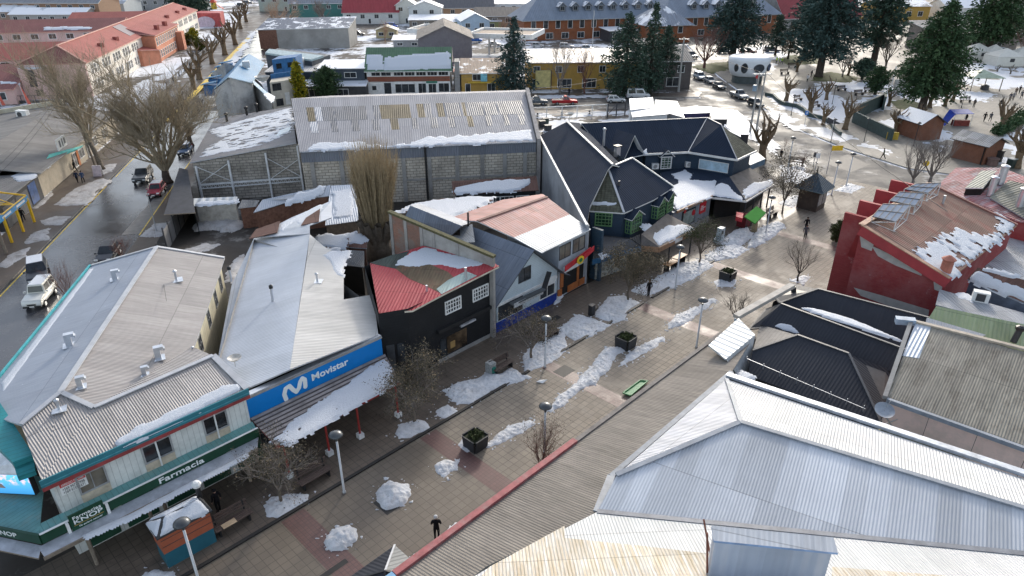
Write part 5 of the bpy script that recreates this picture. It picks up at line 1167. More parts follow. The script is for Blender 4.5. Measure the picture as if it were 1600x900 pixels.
roofsnow(pH,[(1426,392),(1440,384),(1460,378),(1472,366),(1495,358),(1540,370),(1548,366),(1560,350),(1555,334),(1575,343),(1588,352),(1545,388),(1486,432),(1460,418)],'streaked melting snow over the lower half of the red hall roof',.2,.8,57,3.5,.3,.2,.9,hole=(.4,.62,1.5))
PVM=plain('solar_cell',(.25,.29,.35),.2,.3,var=.15);PVF=plain('panel_frame',(.03,.03,.035),.4)
for i,(q0,q1,q2,q3)in enumerate((((1361,347),(1400,347),(1423,320),(1380,319)),((1388,322),(1430,322),(1444,302),(1406,300)),((1411,304),(1450,302),(1470,286),(1432,287)))):
 t=thing('solar_panel',['lowest solar panel bank on white lattice frame on the rusty roof','middle solar panel bank on the rusty red hall roof','topmost solar panel bank nearest the plaza on the rusty roof'][i],'solar panel',tuple(pH.pix(*q1)),'solar panel banks on the red hall')
 l0,l1=pH.pix(*q0)+Vector((0,0,.5)),pH.pix(*q1)+Vector((0,0,1.1));PPL=Plane.of(l0,l1,pH.pix(*q3)+Vector((0,0,1.2)))
 c=[l0,PPL.pix(*q1),PPL.pix(*q2),PPL.pix(*q3)]
 mb=MB();mb.slab(c,.06,PVM,PVF);pb=mb.build('panel',t)
 mb=MB()
 for k in range(5):mb.bar(c[0].lerp(c[1],k/4)+Vector((0,0,.03)),c[3].lerp(c[2],k/4)+Vector((0,0,.03)),.06,PVF,.03)
 for k in range(3):mb.bar(c[0].lerp(c[3],k/2)+Vector((0,0,.04)),c[1].lerp(c[2],k/2)+Vector((0,0,.04)),.06,PVF,.03)
 mb.build('cell_frame',pb)
 mb=MB();dz=Vector((0,0,1))
 def dn_(p):
  h=(pH.n.dot(pH.o-p))/pH.n.z;return p+Vector((0,0,h))
 ft=[dn_(p)for p in c];
 for k in range(4):mb.bar(ft[k],c[k],.06,STW)
 for a,b in((0,1),(1,2),(2,3),(3,0)):mb.bar(ft[a],c[b],.05,STW);mb.bar(ft[b],ft[a],.05,STW)
 mb.bar(ft[1],ft[1]+Vector((1.2,.2,-.35)),.05,STW);mb.build('lattice_frame',t)
mb=MB();
# yards and small roofs right of the red hall
rr2=thing('mixed_red_roof','patched red and grey roof with pale hood behind the red hall','building',P(1520,300,0))
mp_=Plane.of(P(1470,300,5.2),P(1640,372,5.2),P(1486,262,6.4))
RMX=corr('roof_patched_red',(.3,.06,.06),(.4,.33,.33),.3,.6,0,.35,1.2,2.2,.4,.9,rust=(.5,.5,.52),rk=.7)
mb=MB();mb.slab([mp_.pix(1462,292),mp_.pix(1590,345),mp_.pix(1640,352),mp_.pix(1640,290),mp_.pix(1565,262),mp_.pix(1494,262)],.12,RMX);mb.build('roof',rr2)
mb=MB();mb.prism(shrink([mp_.pix(1462,292),mp_.pix(1590,345),mp_.pix(1640,352),mp_.pix(1640,290),mp_.pix(1565,262),mp_.pix(1494,262)],.3),0,RBRK,False);mb.build('wall',rr2)
hd=[mp_.pix(1504,306)+Vector((0,0,.9)),mp_.pix(1532,306)+Vector((0,0,.9)),mp_.pix(1552,283)+Vector((0,0,1.2)),mp_.pix(1528,283)+Vector((0,0,1.2))]
mb=MB();mb.slab(hd,.12,corr('roof_cream',(.55,.52,.42),None,.3,.6,0,.06),WHITE);mb.prism(shrink(hd,.15,.15),4,DKIN,False);mb.build('skylight_hood',rr2)
for i,(x0,y0,x1,y1,r)in enumerate(((1546,306,1555,285,.32),(1562,288,1570,265,.38),(1592,325,1600,290,.4))):
 p=mp_.pix(x0,y0);mb=MB();mb.tube([p,p+Vector((.1,.1,1.9))],r,STEEL,12);mb.lathe(p+Vector((.1,.1,1.9)),[(r*1.15,0),(r*1.15,.12),(r*.3,.25)],STEEL,12);mb.build('duct',rr2)
mb=MB();q=[mp_.pix(*a)+Vector((0,0,.25))for a in((1545,312),(1600,345),(1640,345),(1640,300),(1575,285))];mb.slab(q,.1,corr('roof_olive',(.2,.19,.14),(.3,.3,.3),.4,.7,0,.3),FLAS);mb.build('upper_roof',rr2)
yd=thing('skylit_yard_roof','flat yard roof with pale translucent sheets right of the red hall','building',P(1580,400,0))
yp=Plane(P(1570,400,3.4),(0,0,1))
mb=MB();mb.slab([yp.pix(1528,412),yp.pix(1600,350),yp.pix(1680,372),yp.pix(1640,452)],.1,corr('roof_clear_sheet',(.38,.4,.42),(.3,.32,.34),.3,.4,.1,.15),FLAS);mb.build('roof',yd)
mb=MB();mb.prism(shrink([yp.pix(1528,412),yp.pix(1600,350),yp.pix(1680,372),yp.pix(1640,452)],.2),0,CONC,False);mb.build('wall',yd)
# black pyramid kiosk roof at the bottom edge
bk_=thing('black_kiosk','kiosk with black pyramid sheet roof at the bottom edge of the street','kiosk',SN(9.4,-21.7))
ap=P(602,892,3.2);kc=toSN(ap)
cs_=[SN(kc[0]+a,kc[1]+b,2.35)for a,b in((-1.7,-1.6),(1.7,-1.6),(1.7,1.6),(-1.7,1.6))]
mb=MB()
for i in range(4):mb.slab([ap,cs_[i],cs_[(i+1)%4]],.08,[RBLK,corr('kiosk_grey_sheet',(.22,.23,.23),None,.25,.5,.1,.05),RBLK,RBLK][i],DARKF)
mb.build('roof',bk_)
mb=MB()
for i in range(4):mb.bar(ap+Vector((0,0,.02)),cs_[i]+Vector((0,0,.02)),.1,CAP if i==1 else BLACKM,.06)
mb.build('ridge_cap',bk_)
mb=MB();mb.prism([p*.85+Vector((ap.x,ap.y,2.3))*.15 for p in cs_],0,plain('kiosk_wall',(.1,.1,.11),.6),False);mb.build('wall',bk_)
# ------------------------------------------------------------ buildings beyond: the school, the street rows, the far town
def snowroof(name,col,k=.5,sc_=.25,metal=.1,rough=.5,low=True):
 """metal roof with a lying sheet of melting snow"""
 if name in MATS:return MATS[name]
 m,nt,b=_new(name);uv,u,v=uvs(nt);p=pos(nt)
 f=noise(nt,p,sc_,8,.65);g=noise(nt,p,2,5,.6)
 cx=nt.nodes.new('ShaderNodeCombineXYZ');nt.links.new(math_(nt,'MULTIPLY',u,1.5),cx.inputs[0]);nt.links.new(math_(nt,'MULTIPLY',v,.2),cx.inputs[1])
 s_=noise(nt,cx.outputs[0],1.6,5,.6)
 c=mix(nt,ramp(nt,s_,.35,.65),scl(col,.75),scl(col,1.15))
 t=math_(nt,'ADD',f,math_(nt,'MULTIPLY',math_(nt,'SUBTRACT',s_,.5),.25))
 msk=ramp(nt,t,1-k-.04-.02,1-k+.02-.02)
 c=mix(nt,msk,c,(.72,.74,.78));nt.links.new(c,b.inputs['Base Color']);setb(b,rough,metal,.3)
 bump(nt,b,math_(nt,'ADD',msk,math_(nt,'MULTIPLY',math_(nt,'SINE',math_(nt,'MULTIPLY',u,20)),.12)),.5,.12)
 MATS[name]=m;return m
def gbox(name,label,cat,o,az,L,W,h,rise,wm,rm,over=.4,ridge='x',hip=0.,group=None,trim=WHITE,rt=.14,wins=None,sidewins=None,wmat=None,fm=WHITE,chim=0,z0=0.):
 """house: front-left ground corner o, front along az direction (deg, from +x towards +y), depth away from the camera"""
 a=math.radians(az);ex=Vector((math.cos(a),math.sin(a),0));ey=Vector((-ex.y,ex.x,0));o=Vector((o[0],o[1],z0));up=Vector((0,0,1))
 t=thing(name,label,cat,tuple(o+ex*L/2+ey*W/2),group)
 def q(x,y,z):return o+ex*x+ey*y+up*z
 mb=MB();rb=MB();v=over
 if ridge=='x':
  mb.prism([q(0,0,h),q(L,0,h),q(L,W/2,h+(rise if hip==0 else 0)),q(L,W,h),q(0,W,h),q(0,W/2,h+(rise if hip==0 else 0))],0,wm,False)
  k=rise/(W/2);e=h-k*v+.04;r0,r1=q(hip-(v if hip==0 else 0),W/2,h+rise+.04),q(L-hip+(v if hip==0 else 0),W/2,h+rise+.04)
  A,B,C,D=q(-v,-v,e),q(L+v,-v,e),q(L+v,W+v,e),q(-v,W+v,e)
  rb.slab([A,B,r1,r0],rt,rm,trim);rb.slab([C,D,r0,r1],rt,rm,trim)
  if hip:rb.slab([B,C,r1],rt,rm,trim);rb.slab([D,A,r0],rt,rm,trim)
 elif ridge=='y':
  mb.prism([q(0,0,h),q(L/2,0,h+rise),q(L,0,h),q(L,W,h),q(L/2,W,h+rise),q(0,W,h)],0,wm,False)
  k=rise/(L/2);e=h-k*v+.04
  rb.slab([q(-v,-v,e),q(L/2,-v,h+rise+.04),q(L/2,W+v,h+rise+.04),q(-v,W+v,e)],rt,rm,trim);rb.slab([q(L+v,-v,e),q(L/2,-v,h+rise+.04),q(L/2,W+v,h+rise+.04),q(L+v,W+v,e)],rt,rm,trim)
 else: # single slope, rising to the back
  mb.prism([q(0,0,h),q(L,0,h),q(L,W,h+rise),q(0,W,h+rise)],0,wm,False)
  rb.slab([q(-v,-v,h-rise/W*v+.04),q(L+v,-v,h-rise/W*v+.04),q(L+v,W+v,h+rise+rise/W*v+.04),q(-v,W+v,h+rise+rise/W*v+.04)],rt,rm,trim)
 mb.build('wall',t);ro=rb.build('roof',t)
 F=Wall(q(0,0,0),q(L,0,0))
 for(x,wd,z0_,z1_,nx,*nm)in wins or():window(t,F,x,x+wd,z0_,z1_,fm,wmat or GLASS,nx,1,.1,.06,name=nm[0]if nm else 'window')
 if sidewins:
  R=Wall(q(L,0,0),q(L,W,0))if az<45 else Wall(q(0,0,0),q(0,W,0))
  for(x,wd,z0_,z1_,nx)in sidewins:window(t,R,x,x+wd,z0_,z1_,fm,wmat or GLASS,nx,1,.1,.06)
 if chim:
  c=MB();p=q(L*chim,W*.5,h+rise*.6);c.tube([p,p+up*(rise*.4+1.2)],.2,STEEL,8);c.build('chimney',ro)
 return t
def row(n,x0,step,wd,z0,z1,nx=2,nm='window'):return[(x0+i*step,wd,z0,z1,nx,nm)for i in range(n)]

# ---- pink school
PKW=plain('pink_school_wall',(.62,.42,.38),.8,var=.07,scale=.5,dirt=(.4,.32,.28),dk=.25);CRW=plain('cream_school_wall',(.72,.66,.58),.8,var=.06,scale=.5);ORW=plain('orange_school_wall',(.5,.2,.12),.8,var=.2,scale=.6)
RSC=corr('roof_school_red',(.30,.085,.07),(.25,.07,.06),.5,.6,0,.05,1.2,9,.3,.5);RSD=corr('roof_school_dark',(.2,.075,.07),(.165,.06,.055),.5,.6,0,.05,1.2,9,.3,.5)
PTR=plain('salmon_trim',(.55,.3,.24),.7)
sch=thing('school','long pink and cream two-storey school with red roof and orange central block','building',RD(220,-62))
a0,a1=165.5,291.0;pl_,pr_,pm_=-68.3,-55.9,-62.1;zE,zR_=7.0,9.9
mb=MB();mb.slab([RD(a0-.4,pr_+.5,zE),RD(a1+.4,pr_+.5,zE),RD(a1-5,pm_,zR_),RD(a0+5.5,pm_,zR_)],.2,RSC,PTR);mb.slab([RD(a0-.4,pl_-.5,zE),RD(a1+.4,pl_-.5,zE),RD(a1-5,pm_,zR_),RD(a0+5.5,pm_,zR_)],.2,RSD,PTR)
mb.slab([RD(a0-.4,pr_+.5,zE),RD(a0+5.5,pm_,zR_),RD(a0-.4,pl_-.5,zE)],.2,RSD,PTR);mb.slab([RD(a1+.4,pr_+.5,zE),RD(a1-5,pm_,zR_),RD(a1+.4,pl_-.5,zE)],.2,RSD,PTR)
srf=mb.build('roof',sch)
mb=MB();mb.bar(RD(a0+5.5,pm_,zR_+.06),RD(a1-5,pm_,zR_+.06),.5,PTR,.12);mb.bar(RD(a0+5.5,pm_,zR_+.06),RD(a0-.4,pr_+.5,zE+.06),.4,PTR,.1);mb.bar(RD(a0+5.5,pm_,zR_+.06),RD(a0-.4,pl_-.5,zE+.06),.4,PTR,.1);mb.build('ridge_cap',srf)
mb=MB();mb.prism([RD(a0,pr_,zE-.15),RD(a1,pr_,zE-.15),RD(a1,pl_,zE-.15),RD(a0,pl_,zE-.15)],0,CRW,False);mb.build('wall',sch)
mb=MB();mb.prism([RD(a0-.06,pr_+.06,zE-.2),RD(a0-.06,pl_-.06,zE-.2),RD(a0+.5,pl_-.06,zE-.2),RD(a0+.5,pr_+.06,zE-.2)],0,PKW,False);mb.prism([RD(a0-.9,-62.3,zE-.2),RD(a0-.9,pl_-.1,zE-.2),RD(a0,pl_-.1,zE-.2),RD(a0,-62.3,zE-.2)],0,PKW,False);mb.build('end_wall',sch)
SWn=Wall(RD(a0-.9,pl_-.1),RD(a0-.9,-62.3));window(sch,SWn,1.5,2.9,2.6,6.0,DARKF,GLASS,1,4);window(sch,SWn,2.2,3.6,.7,2.0,DARKF,GLASS,1,1)
SWr=Wall(RD(a0,pr_),RD(a1,pr_))
x=3.0
while x<121:
 for k in range(3):
  u=x+k*2.1
  if u+1.5<124 and not(44.5<u+1 and u<76.5):
   for z0_,z1_ in((.9,2.9),(4.2,6.2)):window(sch,SWr,u,u+1.5,z0_,z1_,WHITE,GLASS,2,2,.12,.06,.08)
 x+=8.2
mb=MB();b0_,b1_=211.5,240.5
mb.prism([RD(b0_,-52.6,6.9),RD(b1_,-52.6,6.9),RD(b1_,-56.5,6.9),RD(b0_,-56.5,6.9)],0,ORW,False);mb.build('centre_block',sch)
mb=MB();mb.slab([RD(b0_-.4,-52.1,7.05),RD(b1_+.4,-52.1,7.05),RD(b1_-3,-59.5,8.9),RD(b0_+1,-59.5,8.9)],.2,RSC,PTR);mb.slab([RD(b0_-.4,-52.1,7.05),RD(b0_+1,-59.5,8.9),RD(b0_-.4,-57,7.7)],.2,RSD,PTR);mb.build('centre_roof',srf)
SCb=Wall(RD(b0_,-52.6),RD(b1_,-52.6))
for i in range(11):window(sch,SCb,1.2+i*2.5,2.7+i*2.5,4.1,6.3,WHITE,GLASS,2,2,.12,.06,.08)
for i in range(9):window(sch,SCb,1.2+i*2.5,2.7+i*2.5,.9,2.9,WHITE,GLASS,2,2,.12,.06,.08)
mb=MB();mb.slab([RD(205,-55,4.2),RD(211.4,-51.6,3.4),RD(211.4,-56,4.4),RD(205,-56,4.4)],.2,RSC,PTR);mb.prism([RD(205.4,-55,4.0),RD(211.4,-52,3.2),RD(211.4,-56,4.0),RD(205.4,-56,4.0)],0,ORW,False);mb.build('porch',sch)
mb=MB();mb.prism([RD(236,-52.5,5.2),RD(239.5,-52.5,5.2),RD(239.5,-50.8,5.2),RD(236,-50.8,5.2)],0,ORW);mb.build('entrance',sch)
pS=Plane.of(RD(a0,pr_,zE),RD(a1,pr_,zE),RD(a1-5,pm_,zR_))
for a in(184,196,222,232,252,268,280):
 p=RD(a,-57.6 if a not in(222,232)else-54,8.0);mb=MB();mb.box(p,(1.0,1.0,1.4),RSC,ROADAZ);mb.build('roof_turret',srf)
mb=MB();p_=[RD(206,-57,7.75),RD(213,-57,7.75),RD(216,-61.5,9.75),RD(209,-61.5,9.75)];mb.slab(p_,.2,plain('solar_thermal',(.13,.08,.08),.4));mb.build('roof_panel',srf)
roofsnow(Plane(RD(166,-66,7.2),Plane.of(RD(a0-.4,pr_+.5,zE),RD(a0+5.5,pm_,zR_),RD(a0-.4,pl_-.5,zE)).n),[(32,106),(36,99),(75,97),(72,103),(65,107)],'small snow patch on the near hip of the school roof',.2,.4,61,1,.4,.3)
def wing(label,L0,L1,p0,p1,h,rise,rm,wm=PKW,n=0,along='perp'):
 t=thing('school_wing',label,'building',RD((L0+L1)/2,(p0+p1)/2),'wings of the pink school')
 m_=(L0+L1)/2
 mb=MB();mb.prism([RD(L0,p0,h),RD(L0,p1,h),RD(m_,p1,h+rise),RD(L1,p1,h),RD(L1,p0,h),RD(m_,p0,h+rise)],0,wm,False);mb.build('wall',t)
 mb=MB();k=rise/((L1-L0)/2)*.5
 mb.slab([RD(L0-.5,p0-.3,h-k),RD(L0-.5,p1+.3,h-k),RD(m_,p1+.3,h+rise),RD(m_,p0-.3,h+rise)],.2,rm,PTR);mb.slab([RD(L1+.5,p0-.3,h-k),RD(L1+.5,p1+.3,h-k),RD(m_,p1+.3,h+rise),RD(m_,p0-.3,h+rise)],.2,rm,PTR);mb.build('roof',t)
 W=Wall(RD(L0,p0),RD(L0,p1))
 for i in range(n):window(t,W,1.5+i*(W.L-2)/n,1.5+i*(W.L-2)/n+2.2,h-2.3,h-.7,WHITE,GLASS,2,1,.12,.06)
 return t
wing('far rear school wing with long dark red roof and thin snow line',243,262,-130,-70,5.6,2.6,RSD,PKW,12)
wing('low school wing at the left frame edge with two wide windows',160.5,186,-110,-68.6,3.2,3.0,RSD,PKW,12)
wing('middle school wing with salmon roof between the two rear courts',196,216,-110,-70,4.2,2.6,RSC,PKW,8)
wing('short far school wing with red roof behind the main ridge',268,282,-92,-69,6.4,1.8,RSC,PKW,4)
roofsnow(Plane.of(RD(242.5,-130,5.6),RD(242.5,-70,5.6),RD(252,-70,8.25)),[(70,46),(72,42),(140,42),(140,45)],'thin snow line along the eave of the far rear school wing',.2,.6,62,1,.4,.4)
roofsnow(Plane.of(RD(160,-110,3.0),RD(160,-69,3.0),RD(173,-69,6.2)),[(0,132),(0,127),(27,128),(30,131)],'snow edge on the low school wing roof',.2,.3,63,1,.4,.3)

# ---- buildings along the left sidewalk
SHP=siding('shop_beige',(.46,.4,.31),.3,.6,True,dk=.3);RWG=corr('roof_worn_grey',(.21,.2,.19),(.14,.135,.13),.5,.7,0,.12,1,6,.5,.8)
st_=thing('street_shops','low shop building with worn grey metal roof along the left sidewalk','building',RD(107,-50))
ev0,ev1=RD(84,-41.3,3.2),RD(128,-41.6,3.4);rg0,rg1=RD(84,-50,4.8),RD(140,-50.5,5.0)
mb=MB();mb.slab([RD(96,-41.0,3.3),RD(131,-41.2,3.4),RD(133,-50,4.9),RD(96,-50,4.9)],.14,RWG,CONC);mb.slab([RD(84,-50,4.9),RD(133,-50,4.9),RD(133,-60,3.6),RD(84,-60,3.6)],.14,RWG,CONC);mb.build('roof',st_)
mb=MB();mb.prism([RD(96.2,-41.6,3.1),RD(130.6,-41.8,3.2),RD(132,-59.5,3.3),RD(96.2,-59.5,3.3)],0,SHP,False);mb.build('wall',st_)
mb=MB();mb.prism([RD(133,-60.3,4.3),RD(133.4,-60.3,4.3),RD(133.4,-50,5.6),RD(133,-50,5.6)],0,plain('cream_parapet',(.5,.46,.36),.8));mb.prism([RD(84,-60.2,4.4),RD(133,-60.2,4.4),RD(133,-60.6,4.4),RD(84,-60.6,4.4)],0,MATS['cream_parapet']);mb.build('parapet',st_)
STW_=Wall(RD(96.2,-41.55),RD(130.6,-41.75))
for u,w_2,z0_,z1_ in((12.5,1.6,.2,2.3),(15,2.2,.8,2.2),(18.6,1.1,.1,2.3),(21,2.6,.9,2.3),(27,2.4,.9,2.3)):window(st_,STW_,u,u+w_2,z0_,z1_,WHITE,GLASS,2,1)
panel(st_,'orange_door',STW_,14.0,14.7,.1,2.4,ORG,.08)
mb=MB();mb.slab([RD(103,-42.2,3.9),RD(110,-40.2,3.2),RD(108.5,-40.2,3.15),RD(101,-42.4,3.2)],.06,plain('teal_awning',(.03,.42,.38),.5));mb.build('awning',st_)
ca=thing('rooftop_sign','white pictorial sign board standing on the edge of the left shop roof','sign',RD(106,-42))
mb=MB();mb.obox(RD(104.5,-41.6,3.9),RT*3.4,RP*.12,(0,0,1.5),WHITE);mb.build('sign_board',ca);mb=MB();mb.obox(RD(105.2,-41.47,4.2),RT*.5,RP*.02,(0,0,.9),plain('sign_marks',(.15,.15,.16),.6));mb.obox(RD(106.2,-41.47,4.1),RT*.3,RP*.02,(0,0,1.1),MATS['sign_marks']);mb.obox(RD(107,-41.47,4.3),RT*.5,RP*.02,(0,0,.8),MATS['sign_marks']);mb.build('sign_marks',ca)
ds_=thing('dark_shop','dark-walled shop front with blue poster and dark rear wall on the left sidewalk','building',RD(90,-46))
DG=plain('dark_shopfront',(.05,.05,.052),.6,var=.4)
mb=MB();mb.prism([RD(84,-41.35,3.0),RD(96,-41.45,3.1),RD(96,-49,3.1),RD(84,-49,3.0)],0,DG,False);mb.build('wall',ds_)
mb=MB();mb.slab([RD(83.8,-41.2,3.1),RD(96.1,-41.3,3.2),RD(96.1,-49,3.3),RD(83.8,-49,3.2)],.12,RWG,CONC);mb.build('roof',ds_)
mb=MB();mb.prism([RD(88,-49.1,5.2),RD(96.2,-49.1,5.2),RD(96.2,-52,5.2),RD(88,-52,5.2)],2.5,plain('blue_black',(.015,.02,.028),.5));mb.build('rear_wall',ds_)
DW=Wall(RD(84,-41.35),RD(96,-41.45));panel(ds_,'poster',DW,8.4,10.6,.3,2.8,plain('blue_poster',(.03,.08,.22),.4,var=.6,scale=1.2),.06);panel(ds_,'shutter',DW,1.0,4.2,.1,2.5,plain('grey_shutter',(.12,.12,.12),.5),.04);panel(ds_,'shutter',DW,4.6,8.0,.1,2.5,MATS['grey_shutter'],.04)
roofsnow(Plane(RD(90,-45,3.25),(0,0,1)),[(20,275),(45,258),(75,260),(48,280),(30,282)],'thin snow on the flat roof of the dark shop',.12,.6,64)
pp=thing('soft_drink_sign','roof board with a red, white and blue disc at the left edge','sign',RD(82,-42))
mb=MB();pw_=Wall(RD(79,-42.2),RD(87,-42.3));mb.wbox(pw_,0,8,3.3,4.6,-.15,0,plain('board_pale',(.5,.5,.52),.5));mb.build('sign_board',pp)
mb=MB();mb.wbox(pw_,.2,2.4,3.35,4.55,0,.02,plain('board_navy',(.03,.04,.09),.5));mb.build('sign_field',pp)
mb=MB();mb.disc(pw_.pt(1.1,3.95,.02),pw_.n,.5,.02,LET,16);dd=mb.build('emblem',pp)
mb=MB();
for sgn,m_ in((1,plain('disc_red',(.55,.04,.05),.5)),(-1,plain('disc_blue',(.03,.12,.45),.5))):
 mb.face([pw_.pt(1.1+.46*math.cos(t),3.95+sgn*.1+.36*sgn*math.sin(t),.045)for t in([i*math.pi/8 for i in range(9)]if sgn*1>0 else[math.pi-i*math.pi/8 for i in range(9)])],m_)
mb.build('emblem_halves',dd)
lo=thing('low_flat_shop','low flat-roofed shop with snow at the left frame edge behind the drink sign','building',RD(75,-48))
mb=MB();mb.slab([RD(68,-43,2.9),RD(83.5,-43,2.9),RD(83.5,-62,3.0),RD(68,-62,3.0)],.15,snowroof('roof_grey_snowy',(.2,.2,.2),.5),CONC);mb.build('roof',lo);mb=MB();mb.prism([RD(68.2,-43.2,2.75),RD(83.3,-43.2,2.75),RD(83.3,-61.8,2.75),RD(68.2,-61.8,2.75)],0,SHP,False);mb.build('wall',lo)
for q in((20,203),):
 p=P(38,185,3.9);ac=thing('rooftop_unit','white air conditioning unit on the worn grey shop roof','air conditioner',tuple(p));mb=MB();mb.box(p+Vector((0,0,.7)),(1.9,.8,1.3),WHITE,-.15);mb.build('casing',ac);mb=MB();mb.disc(p+Vector((-.35,-.36,.7)),(-.15,-1,0),.42,.04,DARKF,12);mb.build('fan',ac)
sg3=thing('yellow_shelter','yellow steel street shelter with blue fascia and snowy canopy at the left edge','shelter',RD(76,-40))
YST=plain('yellow_steel',(.7,.42,.02),.45,var=.12);BLF=plain('shelter_blue',(.03,.25,.5),.45)
FP=[P(54,347),P(37,362),P(19,379),P(0,400)]
tops=[P(41,309,0),]
pz=3.0
def over(b,z):return Vector((b.x,b.y,z))
for b in FP[:3]:mb=MB();mb.bar(b,over(b,pz),.22,YST,.22);mb.build('post',sg3)
dS=(FP[2]-FP[0]);dS.z=0;dS.normalize();nS=Vector((-dS.y,dS.x,0));nS=nS if nS.x<0 else-nS
mb=MB();mb.bar(over(FP[0],pz)-dS*.3,over(FP[0],pz)+dS*9,.14,BLF,.62);mb.build('fascia',sg3)
mb=MB();
bk0=over(FP[0],pz+.0)+nS*3.4
mb.bar(over(FP[0],pz+.3),over(FP[2],pz+.3),.14,YST);mb.bar(over(FP[0],pz+.35),bk0+Vector((0,0,1.1)),.16,YST);mb.bar(over(FP[2],pz+.3),over(FP[2],pz+1.2)+nS*3.4,.14,YST);mb.bar(bk0+Vector((0,0,1.1)),over(FP[2],pz+1.2)+nS*3.4,.14,YST)
mid=over(FP[1],pz+.3);
for k in(.2,.5,.8):mb.bar(mid,(bk0+Vector((0,0,1.1))).lerp(over(FP[2],pz+1.2)+nS*3.4,k),.08,YST)
mb.build('truss',sg3)
mb=MB();mb.slab([over(FP[2],pz+.5)+dS*.3,over(FP[2],pz+.5)+dS*8,over(FP[2],pz+1.5)+dS*8+nS*5,over(FP[2],pz+1.5)+nS*5+dS*.3],.1,SNOW);mb.build('canopy',sg3)
for k in(.8,4.5):panel(sg3,'sign_lettering',Wall(over(FP[0],0),over(FP[0],0)+dS*9),k,k+2.2,pz-.12,pz+.12,WHITE,.09,.07)

# ---- blue roofed house by the road
bh=thing('blue_roof_house','tall house with bright blue metal roof and stained grey render gable','building',(-52,138,0))
RBL=corr('roof_bright_blue',(.02,.14,.28),(.018,.12,.25),.35,.4,.1,.05,1,9,.3,.3);GRE=plain('stained_render',(.46,.46,.45),.85,var=.15,scale=.4,dirt=(.12,.12,.12),dk=.75)
z1,z2,z3=9.0,6.8,5.0
n0,n1=P(356,120,z1),P(389,84,z1);pz_=Plane.of(n0,n1,P(394,129,7.2));n2,n3=pz_.pix(394,129),pz_.pix(414,98)
mb=MB();mb.slab([n0,n1,n3,n2],.15,RBL,plain('pale_blue_trim',(.45,.6,.68),.5));mb.slab([n0,n1,P(372,95,6.6),P(334,138,6.4)],.15,RBL,MATS['pale_blue_trim']);mb.build('roof',bh)
wl=[P(335,141,6.2),n0+Vector((.2,.3,-.2)),n2+Vector((-.2,.4,-.2)),P(397,132,6.3),P(424,158,4.6)]
mb=MB();bvec=Vector((-7,16,0));mb.prism(wl+[p+bvec for p in reversed(wl)],0,GRE,False);mb.build('wall',bh)
mb=MB();s_0=P(397,132,6.6);mb.slab([s_0,P(428,160,4.6),P(428,160,4.6)+bvec*.5,s_0+bvec*.5],.15,RBL,MATS['pale_blue_trim']);mb.build('lean_roof',bh)
roofsnow(Plane.of(s_0+u1_,P(428,160,4.65),P(428,160,4.65)+bvec*.5),[(412,147),(420,146),(430,152),(424,160)],'snow lump on the lower blue lean-to roof',.3,.3,65)
BLP=plain('blue_painted_wall',(.03,.13,.3),.6);CRE=plain('cream_render',(.56,.52,.44),.8,var=.12,dirt=(.35,.33,.3))
mb=MB();rx=[P(430,178,0),P(463,172,0)]
mb.prism([over(P(428,172),5.3),over(P(464,166),5.3),over(P(464,166),5.3)+Vector((-2,9,0)),over(P(428,172),5.3)+Vector((-2,9,0))],0,CRE);mb.build('rear_block',bh)
RW_=Wall(P(428,172),P(464,166));window(bh,RW_,RW_.L*.08,RW_.L*.45,3.6,5.0,DARKF,GLASS,2,1);panel(bh,'door',RW_,RW_.L*.55,RW_.L*.75,.6,3.0,WHITE,.06);window(bh,RW_,RW_.L*.15,RW_.L*.45,.6,2.0,DARKF,GLASS,2,1)
mb=MB();mb.prism([over(P(428,172),6.2)+Vector((-1,4,0)),over(P(464,166),6.2)+Vector((-1,4,0)),over(P(464,166),6.2)+Vector((-1,4.4,0)),over(P(428,172),6.2)+Vector((-1,4.4,0))],4,BLP);mb.prism([over(P(428,172),8.2)+Vector((-2,9.2,0)),over(P(466,166),8.2)+Vector((-2,9.2,0)),over(P(466,166),8.2)+Vector((-2,14,0)),over(P(428,172),8.2)+Vector((-2,14,0))],0,BLP);mb.build('blue_block',bh)
BB=Wall(over(P(428,172),0)+Vector((-2,9.2,0)),over(P(466,166),0)+Vector((-2,9.2,0)))
for k in(.12,.6):window(bh,BB,BB.L*k,BB.L*(k+.26),6.2,7.4,BLP,GLASS,1,1)
for i,(x_0,y_0)in enumerate(((334,136),(341,126),(348,116),(353,108),(359,102))):
 p=P(x_0,y_0,6.2);mb=MB();mb.box(p+Vector((-.8,.6,-.6)),(2.2,2.0,1.8),BLP,.25);mb.slab([p+Vector((-2.1,-.7,.5)),p+Vector((.5,-.2,.9)),p+Vector((.3,1.5,.9)),p+Vector((-2.2,1.2,.5))],.12,RBL);mb.build('dormer',bh)
p=P(385,104,8.6);mb=MB();mb.box(p+Vector((0,0,.4)),(1.3,.8,1.2),STEEL,.3);mb.build('chimney',bh)
p=P(411,128,7.0);mb=MB();mb.lathe(p,[(.05,.0),(.8,.3),(1.3,.9),(1.35,1.0),(.9,.5),(.02,.1)],plain('dish_grey',(.5,.48,.44),.5),14);tag(mb.build('satellite_dish'),'big grey satellite dish on the blue-roofed house','dish')

